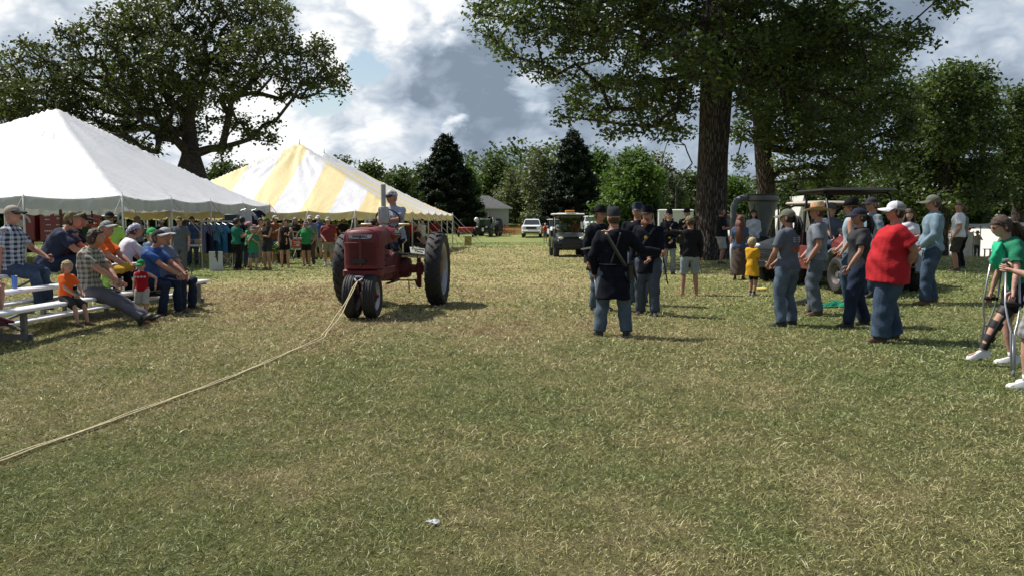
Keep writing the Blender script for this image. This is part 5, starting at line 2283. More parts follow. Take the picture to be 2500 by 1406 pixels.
def utility_cart(name, label, loc, rz, body, roofm, wid=1.45, length=2.7, R=.33, ht=1.93, roof=True, group=None, fender=None, windshield=True, bed=True, lights=True):
    """side by side utility vehicle, front towards local -y"""
    t = empty(name, loc, rz, label, 'utility vehicle', group)
    fy, ry = -length * .36, length * .36
    for s in (-1, 1):
        small_wheel(t, (s * (wid / 2 - .13), fy, R), R, .24, DKRIM, s, 'front_wheel')
        small_wheel(t, (s * (wid / 2 - .13), ry, R), R, .26, DKRIM, s, 'rear_wheel')
    hw = wid / 2
    m = MB()
    m.bbox((0, 0, .44), (wid * .62, length * .9, .22), .05)
    m.tube([(-hw + .2, fy, .34), (hw - .2, fy, .34)], .03, 8)
    m.tube([(-hw + .2, ry, .34), (hw - .2, ry, .34)], .035, 8)
    m.bbox((0, fy - .42, .48), (wid * .56, .16, .26), .03)
    m.build('chassis', BLACK, t, auto=40)
    # hood
    m = MB()
    def sec(y, w, z0, z1):
        return [(-w, y, z0), (-w, y, z1 - .08), (-w * .8, y, z1), (w * .8, y, z1), (w, y, z1 - .08), (w, y, z0)]
    m.loft([sec(fy - .50, hw * .60, .58, .80), sec(fy - .44, hw * .74, .56, .90), sec(fy - .05, hw * .80, .66, 1.0), sec(fy + .38, hw * .84, .62, 1.08)])
    m.build('hood', body, t, auto=40)
    for s in (-1, 1):
        m = MB()
        n = 10
        rg = []
        for k in range(n + 1):
            a = pi * (.02 + .96 * k / n)
            y, z = fy + cos(a) * (R + .12), R + .02 + sin(a) * (R + .13)
            rg.append([(s * (hw - .30), y, z), (s * (hw + .01), y, z), (s * (hw + .01), y + cos(a) * .03, z + .035 * sin(a)), (s * (hw - .30), y + cos(a) * .04, z + .04)])
        m.loft(rg)
        m.build('front_fender', fender or body, t, auto=40)
        m = MB()
        rg = []
        for k in range(n + 1):
            a = pi * (.05 + .9 * k / n)
            y, z = ry + cos(a) * (R + .12), R + .02 + sin(a) * (R + .13)
            rg.append([(s * (hw - .28), y, z), (s * (hw + .01), y, z), (s * (hw + .01), y + cos(a) * .03, z + .035 * sin(a)), (s * (hw - .28), y + cos(a) * .04, z + .04)])
        m.loft(rg)
        m.build('rear_fender', fender or body, t, auto=40)
        m = MB()
        m.bbox((s * (hw - .05), (fy + ry) / 2 + .03, .62), (.06, length * .36, .50), .02)
        m.build('side_panel', body, t, auto=40)
        if lights:
            m = MB()
            m.ball((s * hw * .60, fy - .46, .84), (.12, .05, .06), 12, 8)
            m.build('headlight', LAMP, t, True)
    # grille and bumper
    m = MB()
    for k in range(4):
        m.box((0, fy - .505, .62 + k * .05), (hw * 1.0, .02, .018))
    m.tube([(-hw * .6, fy - .50, .42), (-hw * .55, fy - .60, .50), (hw * .55, fy - .60, .50), (hw * .6, fy - .50, .42)], .02, 8)
    m.build('bumper', BLACK, t, auto=40)
    if bed:
        m = MB()
        b0, b1 = ry - .42, ry + .52
        m.bbox((0, (b0 + b1) / 2, .84), (wid * .94, b1 - b0, .05), .01)
        m.bbox((-hw * .93, (b0 + b1) / 2, 1.0), (.05, b1 - b0, .30), .01)
        m.bbox((hw * .93, (b0 + b1) / 2, 1.0), (.05, b1 - b0, .30), .01)
        m.bbox((0, b1 - .02, 1.0), (wid * .88, .05, .30), .01)
        m.bbox((0, b0 + .02, 1.0), (wid * .88, .05, .30), .01)
        m.build('cargo_bed', body, t, auto=40)
    m = MB()
    m.bbox((0, .16, .72), (wid * .84, .50, .16), .05)
    m.bbox((0, .42, 1.00), (wid * .84, .12, .50), .05)
    m.build('bench_seat', mat('seat_vinyl', (.05, .05, .052), .6), t, auto=40)
    # cage
    zr = ht
    m = MB()
    for s in (-1, 1):
        m.tube([(s * hw * .86, fy + .36, 1.02), (s * hw * .82, fy + .72, zr - .05), (s * hw * .80, fy + .85, zr)], .027, 8)
        m.tube([(s * hw * .80, fy + .85, zr), (s * hw * .80, .55, zr)], .027, 8)
        m.tube([(s * hw * .80, .55, zr), (s * hw * .86, .60, .80)], .027, 8)
    m.tube([(-hw * .8, fy + .85, zr), (hw * .8, fy + .85, zr)], .025, 8)
    m.tube([(-hw * .8, .55, zr), (hw * .8, .55, zr)], .025, 8)
    m.build('roll_cage', BLACK, t, auto=50)
    if roof:
        m = MB()
        m.bbox((0, (fy + .72 + .72) / 2, zr + .045), (wid * .96, .72 - fy - .72 + .20, .07), .03)
        m.bbox((0, (fy + .72 + .72) / 2, zr + .085), (wid * .60, .72 - fy - .72 - .1, .03), .012)
        m.build('roof', roofm, t, auto=40)
    if windshield:
        m = MB()
        a = [(-hw * .80, fy + .40, 1.08), (hw * .80, fy + .40, 1.08), (hw * .78, fy + .78, zr - .04), (-hw * .78, fy + .78, zr - .04)]
        m.prism(a, (0, .008, .003))
        gm = bpy.data.materials.get('clear_screen')
        if gm is None:
            gm = bpy.data.materials.new('clear_screen')
            gm.use_nodes = True
            T = NT(gm.node_tree)
            tr = T.node('ShaderNodeBsdfTransparent')
            tr.inputs[0].default_value = (.7, .74, .74, 1)
            gl = T.node('ShaderNodeBsdfGlossy')
            gl.inputs['Roughness'].default_value = .05
            mx = T.node('ShaderNodeMixShader')
            mx.inputs[0].default_value = .14
            T.l.new(tr.outputs[0], mx.inputs[1]); T.l.new(gl.outputs[0], mx.inputs[2])
            T.l.new(mx.outputs[0], T.n['Material Output'].inputs[0])
        m.build('windshield', gm, t)
    m = MB()
    c = Vector((-.32, fy + .62, 1.10)); ax = Vector((0, .75, .6)).normalized(); q = ax.to_track_quat('Z', 'Y').to_matrix()
    m.tube([c + q @ Vector((.16 * cos(2 * pi * k / 20), .16 * sin(2 * pi * k / 20), 0)) for k in range(21)], .012, 6, cap=False)
    m.tube([c, c - ax * .3], .015, 6)
    m.build('steering_wheel', BLACK, t, True)
    return t


def pickup(name, label, loc, rz, col, group=None, lod=True):
    """full size pickup, front towards local -y"""
    t = empty(name, loc, rz, label, 'truck', group)
    W, L = 1.0, 5.7
    R = .41
    for s in (-1, 1):
        for y, nm in ((-1.85, 'front_wheel'), (1.85, 'rear_wheel')):
            tyre_wheel(t, (s * .86, y, R), R, .26, R * .6, RIM_S, 0, nm, face=s)
    def sec(y, w, z0, z1, ch=.10):
        return [(-w + .03, y, z0), (-w, y, z0 + .12), (-w, y, z1 - ch), (-w + ch, y, z1), (w - ch, y, z1), (w, y, z1 - ch), (w, y, z0 + .12), (w - .03, y, z0)]
    m = MB()
    m.loft([sec(-2.85, .88, .48, 1.14), sec(-2.72, .98, .42, 1.22), sec(-1.3, 1.0, .42, 1.28), sec(-1.1, 1.0, .42, 1.26), sec(2.6, 1.0, .46, 1.24), sec(2.82, .96, .50, 1.20)])
    m.build('body', col, t, auto=35)
    m = MB()
    m.loft([[(-.90, -1.15, 1.25), (.90, -1.15, 1.25), (.92, .95, 1.25), (-.92, .95, 1.25)], [(-.72, -.42, 1.82), (.72, -.42, 1.82), (.74, .70, 1.82), (-.74, .70, 1.82)], [(-.62, -.30, 1.88), (.62, -.30, 1.88), (.64, .60, 1.88), (-.64, .60, 1.88)]])
    m.build('cab', col, t, auto=25)
    m = MB()
    m.prism([(-.82, -1.09, 1.31), (.82, -1.09, 1.31), (.68, -.475, 1.785), (-.68, -.475, 1.785)], (0, -.012, .010))
    m.build('windshield', GLASS, t)
    for s in (-1, 1):
        m = MB()
        m.prism([(s * .885, -.92, 1.32), (s * .90, .82, 1.32), (s * .772, .64, 1.76), (s * .755, -.45, 1.76)], (s * .012, 0, .004))
        m.build('side_window', GLASS, t)
        m = MB()
        m.bbox((s * 1.12, -.95, 1.30), (.20, .10, .22), .03)
        m.tube([(s * .95, -.93, 1.27), (s * 1.05, -.95, 1.27)], .02, 6)
        m.build('mirror', BLACK, t, auto=40)
        m = MB()
        m.bbox((s * .76, -2.83, 1.0), (.34, .08, .17), .03)
        m.build('headlight', LAMP, t, auto=40)
        m = MB()
        rg = []
        for k in range(11):
            a = pi * k / 10
            rg.append([(s * .985, -1.85 + cos(a) * q, R + sin(a) * q) for q in (.46, .50)] + [(s * 1.015, -1.85 + cos(a) * q, R + sin(a) * q) for q in (.50, .46)])
        m.loft(rg)
        m.build('wheel_arch', BLACK, t)
    m = MB()
    m.bbox((0, -2.855, .98), (1.06, .06, .22), .02)
    for k in range(4):
        m.box((0, -2.89, .90 + k * .05), (1.0, .02, .012))
    m.build('grille', T_DARK, t, auto=40)
    m = MB()
    m.bbox((0, -2.90, .66), (1.86, .20, .22), .05)
    m.build('bumper', col if lod else CHROME, t, auto=40)
    m = MB()
    m.bbox((0, -2.90, .50), (1.5, .10, .12), .02)
    m.build('valance', BLACK, t, auto=40)
    m = MB()
    m.bbox((0, 1.8, 1.245), (1.72, 1.7, .02), .005)
    m.build('bed_cover', BLACK, t)
    return t


def build_vehicles():
    # black utility cart coming up the lane
    p = g(1386, 626)
    c = utility_cart('utility_vehicle', 'black utility cart with white roof and amber light bar driving up the lane', p, radians(2), BLK_PAINT, WH_PAINT, 1.5, 2.9, .33, 1.85)
    m = MB(); m.bbox((.05, -.35, 2.02), (.42, .16, .09), .02)
    m.build('light_bar', AMBER, c, auto=40)
    BLUE_BK = cloth('back_seat_black', (.02, .02, .024))
    for dx, lab, tp in ((-.30, 'person in a pale shirt driving the black utility cart', cloth('mint', (.30, .40, .36))), (.33, 'person in a red shirt riding in the black utility cart', cloth('salmon', (.42, .09, .07)))):
        person(lab, (p.x + dx, p.y + .10, p.z), 180, 1.72, sit=.80, lean=-6, top=tp, bottom=cloth('denim_dark', (.03, .04, .07)), feet=((.06, .36, .52), (-.06, .36, .52)), ra='wheel' if dx < 0 else 'lap', la='wheel' if dx < 0 else 'lap', near=False, hair=HAIR_BR, hat='cap', hatm=cloth('cap_dark', (.03, .03, .035)))
    # white pickups
    p = g(1299, 580)
    pickup('pickup_truck', 'white pickup truck facing us at the far end of the field beside the orange mesh', p, radians(-3), WH_PAINT)
    p = on(at(1443, 572, 92).x, 92)
    pickup('pickup_truck', 'white pickup truck half hidden between the black cart and the soldiers', p, radians(3), WH_PAINT)
    p = on(at(1512, 560, 97).x, 97)
    pickup('pickup_truck', 'silver truck glimpsed between the two front soldiers', p, radians(8), mat('silver_paint', (.5, .51, .52), .3, .3, coat=.4))
    p = on(at(1352, 571, 84).x, 84)
    utility_cart('golf_cart', 'white cart peeking out left of the black utility cart', p, radians(10), WH_PAINT, WH_PAINT, 1.2, 2.4, .24, 1.75)
    # red side by side at the right, seen from the quarter
    rx, ry = 6.95, 17.35
    z = float(gz(rx, ry))
    c = utility_cart('utility_vehicle', 'dark red side by side with a black roof parked behind the spectators', (rx, ry, z), radians(6), RED_PAINT, BLACK, 1.66, 2.9, .34, 1.95, fender=GREYP, windshield=False)
    m = MB()
    m.tube([(.55, .3, 1.0), (.62, .3, 2.45)], .008, 5)
    m.build('antenna', BLACK, c)
    m = MB()
    for k in range(5):
        m.bbox((.62, .3, 1.98 + k * .035), (.07, .02, .017), .003)
    o = m.build('pennant', cloth('pennant', (.5, .2, .2)), c)
    m = MB()
    m.bbox((.35, .7, 1.72), (.16, .02, .32), .004)
    m.build('safety_flag', ORANGE, c)
    for dx, dy, lab, ht in ((-.35, .10, 'person in a grey hat seated inside the red side by side', 'slouch'), (.35, .15, 'person with a cap riding in the red side by side', 'cap')):
        q = Vector((rx, ry, z)) + Matrix.Rotation(radians(6), 3, 'Z') @ Vector((dx, dy, 0))
        person(lab, q, 174, 1.72, sit=.80, top=cloth('dusty_blue', (.10, .13, .17)), bottom=cloth('denim_dark', (.03, .04, .07)), feet=((.06, .36, .52), (-.06, .36, .52)), ra='lap', la='lap', near=False, hair=HAIR_GY, hat=ht, hatm=cloth('hat_grey', (.14, .13, .12)))
    # white cart behind it
    p = g(1893, 690)
    utility_cart('golf_cart', 'white golf cart with a beige roof parked behind the woman in the olive cap', (p.x + 1.0, p.y + .5, p.z), radians(-62), BLK_PAINT, BEIGE, 1.3, 2.5, .29, 1.78, fender=WH_PAINT, windshield=False, bed=False)


HAIR_BR = mat('hair_brown', (.055, .032, .018), .55, 0, .8, 200, .3, 40)
HAIR_BK = mat('hair_black', (.012, .010, .010), .5, 0, .8, 200, .3, 40)
HAIR_BL = mat('hair_blond', (.48, .36, .18), .6, 0, .8, 200, .3, 40)
HAIR_GY = mat('hair_grey', (.28, .26, .24), .6, 0, .8, 200, .3, 40)
HAIR_RD = mat('hair_auburn', (.14, .045, .025), .55, 0, .8, 200, .3, 40)
build_vehicles()


def build_far():
    # ---- shed
    D = 104
    b = on(at(1208, 545, D).x, D)
    SIDING = mat('white_siding', (.62, .63, .64), .7, vary=.06, vscale=2)
    SHINGLE = mat('shingle_grey', (.10, .10, .105), .9, 0, .5, 30, .2, 3)
    root = empty('shed', b, radians(6), 'small white shed with a grey hipped roof in front of the trees', 'shed')
    x0, x1 = at(1155, 545, D).x - b.x, at(1242, 545, D).x - b.x
    zt = at(1200, 511, D).z - b.z
    m = MB(); m.box(((x0 + x1) / 2, 2.5, zt / 2 - .2), (x1 - x0, 5, zt + .4))
    m.build('wall', SIDING, root)
    for k in range(12):
        m = MB(); m.box(((x0 + x1) / 2, -.012, .12 + k * zt / 12), (x1 - x0 + .02, .03, zt / 12 - .05))
        m.build('siding_plank', SIDING, root)
    zr = at(1185, 477, D).z - b.z
    m = MB()
    e = .45
    cx = (x0 + x1) / 2 - .4
    m.loft([[(x0 - e, -e, zt), (x1 + e, -e, zt), (x1 + e, 5 + e, zt), (x0 - e, 5 + e, zt)], [(x0 - e, -e, zt + .12), (x1 + e, -e, zt + .12), (x1 + e, 5 + e, zt + .12), (x0 - e, 5 + e, zt + .12)], [(cx - .6, 2.3, zr), (cx + .3, 2.3, zr), (cx + .3, 2.7, zr), (cx - .6, 2.7, zr)]])
    m.build('roof', SHINGLE, root)
    m = MB(); m.box(((x0 + x1) / 2, -e - .01, zt + .06), (x1 - x0 + 2 * e, .03, .14))
    m.build('fascia', WH_PAINT, root)
    # ---- orange safety mesh
    OR = mat('orange_mesh', (.70, .12, .04), .7)
    root = empty('safety_fence', on(at(1255, 570, 93).x, 93), 0, 'sagging orange plastic safety mesh across the far field', 'fence')
    bx, by, bz = root.location
    xs = [at(q, 570, 93).x for q in (1212, 1232, 1256, 1280, 1330, 1352, 1378)]
    for x in xs:
        m = MB(); m.tube([(x - bx, 0, -.1), (x - bx, 0, 1.15)], .03, 6)
        m.build('post', DARK_STEEL, root)
    m = MB()
    n = 60
    for r_ in range(9):
        pts = []
        for k in range(n + 1):
            x = xs[0] + (xs[-1] - xs[0]) * k / n
            s = abs(sin(pi * k / n * 6))
            pts.append((x - bx, -.04, .08 + r_ * .115 * (1 - .22 * s) - .04 * s))
        m.tube(pts, .026, 3, cap=False)
    for k in range(90):
        x = xs[0] + (xs[-1] - xs[0]) * k / 90
        s = abs(sin(pi * k / 90 * 6))
        m.tube([(x - bx, -.05, .06), (x - bx, -.05, 1.0 * (1 - .22 * s))], .022, 3, cap=False)
    m.build('mesh', OR, root)
    # ---- long low planks by the mesh
    m = MB(); q = on(at(1230, 575, 90).x, 90)
    m.bbox((0, 0, .45), (1.6, .3, .06), .01); m.bbox((-.6, 0, .22), (.08, .3, .44), .01); m.bbox((.6, 0, .22), (.08, .3, .44), .01)
    o = m.build('bench', mat('weathered_wood', (.34, .27, .2), .8, vary=.2), None, loc=q)
    tag(o, 'small pale wooden bench beside the dark green tractor', 'bench')
    # ---- big dark green tractor far off
    q = on(at(1190, 573, 90).x, 90)
    t = empty('farm_tractor', q, radians(-14), 'large dark green tractor parked far off in front of the shed', 'tractor')
    for s in (-1, 1):
        tyre_wheel(t, (s * 1.0, .9, .92), .92, .55, .5, DKRIM, 20, 'rear_wheel', face=s)
        tyre_wheel(t, (s * .85, -1.7, .5), .5, .32, .28, DKRIM, 0, 'front_wheel', face=s)
    m = MB(); m.bbox((0, -.3, .85), (.6, 3.4, .5), .1); m.build('chassis', BLACK, t, auto=40)
    m = MB(); m.bbox((0, -1.1, 1.45), (.80, 2.0, .85), .14); m.build('hood', T_GREEN, t, auto=40)
    m = MB()
    for k in range(6):
        m.box((0, -2.11, 1.15 + k * .12), (.62, .02, .05))
    m.build('grille', T_DARK, t)
    m = MB(); m.tube([(.15, -1.0, 1.85), (.15, -1.0, 2.75)], .06, 10); m.build('exhaust_stack', T_DARK, t, True)
    m = MB(); m.bbox((0, .7, 1.35), (.6, .6, .2), .06); m.bbox((0, 1.0, 1.7), (.55, .12, .6), .05); m.build('seat', BLACK, t, auto=40)
    for s in (-1, 1):
        m = MB(); m.bbox((s * .9, .9, 1.95), (.45, 1.1, .06), .02); m.build('fender', T_DARK, t, auto=40)
        m = MB(); m.ball((s * .5, -2.15, 1.0), (.12, .05, .09), 10, 6); m.build('headlight', LAMP, t, True)
    m = MB(); m.bbox((.15, -2.3, .72), (.22, .03, .34), .005); m.build('plate', WH_PAINT, t)
    m = MB(); m.tube([(.9, -.9, 1.5), (.9, -1.2, 1.9)], .04, 6); m.ball((-.72, -1.7, 1.75), (.26, .2, .25), 12, 8)
    m.build('air_cleaner', WH_PAINT, t, True)
    person('person in dark clothes sitting high on the far green tractor', Vector(q) + Vector((.15, .7, 0)), 180, 1.75, sit=1.45, top=cloth('black_tee', (.015, .015, .018)), bottom=cloth('denim_dark', (.03, .04, .07)), feet=((.08, .3, 1.0), (-.08, .3, 1.0)), ra='wheel', la='wheel', near=False, hair=HAIR_BR, hat='cap', hatm=BLACK)
    # ---- red implements left of it
    q = on(at(1137, 566, 88).x, 88)
    t = empty('farm_implement', q, 0, 'red farm implement beyond the end of the yellow tent', 'farm machine')
    for s in (-1, 1):
        tyre_wheel(t, (s * .75, 0, .35), .35, .2, .2, RIM_S, 0, 'wheel', face=s)
    m = MB(); m.bbox((0, 0, .75), (1.5, 1.2, .55), .06); m.build('hopper', T_BRIGHT, t, auto=40)
    m = MB(); m.tube([(-.6, -.8, .5), (0, -1.6, .4), (.6, -.8, .5)], .04, 6); m.build('drawbar', T_DARK, t)
    # ---- yellow sign on a stake
    q = on(at(1147, 600, 52).x, 50)
    t = empty('sign', q, 0, 'small olive yellow sign on a thin stake past the yellow tent', 'sign')
    m = MB(); m.bbox((0, 0, .42), (.42, .02, .56), .004); m.build('panel', mat('sign_yellow', (.34, .30, .07), .6, vary=.08), t)
    for s in (-1, 1):
        m = MB(); m.tube([(s * .16, .015, -.1), (s * .16, .015, .66)], .008, 5); m.build('leg', DARK_STEEL, t)
    # ---- white box trailer
    D = 62
    q = on(at(1648, 560, D).x, D)
    t = empty('box_trailer', q, radians(-8), 'white box trailer parked behind the waving boy', 'trailer')
    wd = 2.5
    zt = at(1650, 514, D).z - q.z
    m = MB(); m.bbox((0, 1.2, (zt + .5) / 2 + .1), (wd, 4.2, zt - .6), .06); m.build('box', mat('trailer_white', (.60, .61, .60), .45, vary=.05), t, auto=40)
    m = MB(); m.bbox((0, 1.2, zt - .02), (wd + .06, 4.3, .10), .03); m.build('roof', WH_PAINT, t, auto=40)
    m = MB()
    for k in range(3):
        m.bbox((-.85 + k * .3, -.915, zt - .75), (.18, .02, .30), .004)
    m.build('window', GLASS, t)
    for s in (-1, 1):
        tyre_wheel(t, (s * 1.1, 1.4, .35), .35, .2, .2, RIM_S, 0, 'wheel', face=s)
    m = MB(); m.bbox((0, -1.2, .45), (.1, .8, .1), .02); m.build('drawbar', DARK_STEEL, t)
    # ---- red and white cart by the trunk
    q = on(at(1780, 600, 44).x, 44)
    utility_cart('golf_cart', 'cart with a dull red roof in the shade right of the thick trunk', q, radians(-25), WH_PAINT, RED_PAINT, 1.2, 2.4, .24, 1.8)
    # ---- dust hopper with duct
    D = 33
    q = on(at(1860, 600, D).x, D)
    t = empty('dust_hopper', q, 0, 'tall grey cone shaped dust hopper with a curved duct behind the crowd', 'machine')
    GALV = mat('galvanised', (.20, .21, .22), .5, .3, .2, 20, .15, 3)
    def H_(py): return at(1860, py, D).z - q.z
    r0 = 36 / F * D
    m = MB()
    m.lathe([(r0 * 1.02, H_(476)), (r0 * 1.02, H_(492)), (r0 * .98, H_(494)), (r0 * .80, H_(520)), (r0 * .30, H_(578)), (r0 * .26, H_(585))], 24)
    m.build('cone', GALV, t, auto=40)
    m = MB()
    m.lathe([(r0 * 1.05, H_(494)), (r0 * 1.05, H_(490)), (r0 * 1.0, H_(490)), (r0 * 1.0, H_(494))], 24, cap=False)
    m.lathe([(r0 * 1.05, H_(479)), (r0 * 1.05, H_(475)), (0, H_(474)), (0, H_(479))], 24, cap=False)
    m.build('band', DARK_STEEL, t, auto=40)
    m = MB()
    m.tube([(-r0 * .8, 0, H_(484)), (-r0 * 1.3, 0, H_(484)), (-r0 * 1.75, 0, H_(490)), (-r0 * 1.95, 0, H_(505)), (-r0 * 1.98, 0, H_(530)), (-r0 * 1.98, 0, .5)], .13, 12)
    m.build('duct', GALV, t, True)
    m = MB()
    m.bbox((0, 0, .35), (1.2, 1.4, .7), .05)
    m.build('base', T_DARK, t, auto=40)
    for sx in (-1, 1):
        for sy in (-1, 1):
            m = MB(); m.tube([(sx * .5, sy * .5, -.05), (sx * r0 * .8, sy * r0 * .8, H_(500))], .03, 6); m.build('leg', DARK_STEEL, t)
    # ---- camp of white canvas on the right
    CAN = mat('canvas_white', (.78, .77, .74), .8, vary=.04, trans=.25)
    CAM_G = 'white canvas tents of the soldiers camp'

    def wedge(px0, px1, ptop, pbase, D, lab, depth=2.2, turn=0):
        x0, x1 = at(px0, 600, D).x, at(px1, 600, D).x
        q = on((x0 + x1) / 2, D)
        h = at(px0, ptop, D).z - q.z
        t = empty('wedge_tent', q, radians(turn), lab, 'tent', CAM_G)
        w = (x1 - x0) / 2
        m = MB()
        for s in (-1, 1):
            vs = []
            for k in range(7):
                u = k / 6
                for j in range(7):
                    v = j / 6
                    sag = .06 * sin(pi * u) * sin(pi * v)
                    vs.append((s * w * (1 - u) + -s * sag, v * depth, h * u - sag))
            fs = [(k * 7 + j, k * 7 + j + 1, (k + 1) * 7 + j + 1, (k + 1) * 7 + j) for k in range(6) for j in range(6)]
            m.add(vs, fs)
        m.add([(-w, depth, 0), (w, depth, 0), (0, depth, h)], [(0, 1, 2)])
        m.build('canvas', CAN, t, True)
        m = MB(); m.add([(-w, 0, 0), (-w * .1, -.02, 0), (-.05, -.02, h * .97)], [(0, 1, 2)]); m.build('flap', CAN, t)
        m = MB(); m.tube([(0, 0, 0), (0, 0, h + .05)], .03, 6); m.build('pole', WOOD_POLE, t)
    wedge(2338, 2412, 567, 632, 55, 'white wedge tent with its flap open right of the man in white', 2.6, 38)
    wedge(2400, 2500, 560, 632, 57, 'white wedge tent behind the girl on crutches', 2.6, 20)
    wedge(1925, 1995, 478, 560, 58, 'bright white tent peak showing over the golf cart', 3, 0)
    wedge(1880, 1925, 512, 580, 54, 'low white tent seen through the golf cart', 2.4, -10)
    D = 52
    q = on(at(2430, 600, D).x, D)
    t = empty('canvas_fly', q, 0, 'flat white canvas fly stretched on poles over the camp', 'tent', CAM_G)
    xa, xb = at(2355, 550, D).x - q.x, at(2560, 550, D).x - q.x
    za = at(2400, 541, D).z - q.z
    zb = at(2400, 552, D).z - q.z
    m = MB()
    vs = []
    for i in range(13):
        for j in range(7):
            u, v = i / 12, j / 6
            z = zb + (za - zb) * (1 - abs(2 * v - 1)) - .10 * sin(pi * u * 2) ** 2 - (.0 if u > .35 else (.35 - u) * .5)
            vs.append((xa + (xb - xa) * u, v * 3.6 - 1.8, z))
    m.add(vs, [(i * 7 + j, i * 7 + j + 1, (i + 1) * 7 + j + 1, (i + 1) * 7 + j) for i in range(12) for j in range(6)])
    m.build('canvas', CAN, t, True)
    for u in (0, 1):
        for y in (-1.8, 1.8):
            x = xa + (xb - xa) * u
            m = MB(); m.tube([(x, y, -.2), (x, y, zb + .02)], .03, 6); m.build('pole', WOOD_POLE, t)
    # orange machine behind the man in white
    q = on(at(2352, 600, 62).x, 62)
    t = empty('farm_implement', q, radians(20), 'orange machine parked between the white shirted man and the camp', 'farm machine')
    for s in (-1, 1):
        tyre_wheel(t, (s * .7, 0, .4), .4, .2, .24, RIM_S, 0, 'wheel', face=s)
    m = MB(); m.bbox((0, 0, 1.45), (1.5, 1.6, .6), .08); m.build('hopper', T_ORANGE, t, auto=40)
    m = MB(); m.bbox((0, 0, .8), (1.2, 1.4, .7), .08); m.build('chassis', T_DARK, t, auto=40)
    # ---- camp table
    q = on(at(2440, 600, 50).x, 50)
    t = empty('camp_table', q, 0, 'plain wooden camp table in front of the canvas tents', 'table')
    m = MB(); m.bbox((0, 0, .76), (1.6, .7, .04), .01); m.build('tabletop', WOOD_POLE, t)
    for sx in (-1, 1):
        for sy in (-1, 1):
            m = MB(); m.box((sx * .7, sy * .28, .37), (.06, .06, .74)); m.build('leg', WOOD_POLE, t)
    # ---- vehicles at the right edge behind the camp
    q = on(at(2478, 560, 70).x, 70)
    pickup('pickup_truck', 'grey truck far back at the right edge above the white canvas', (q.x, q.y, q.z + .9), radians(80), mat('silver_paint', (.5, .51, .52), .3, .3, coat=.4))


build_far()


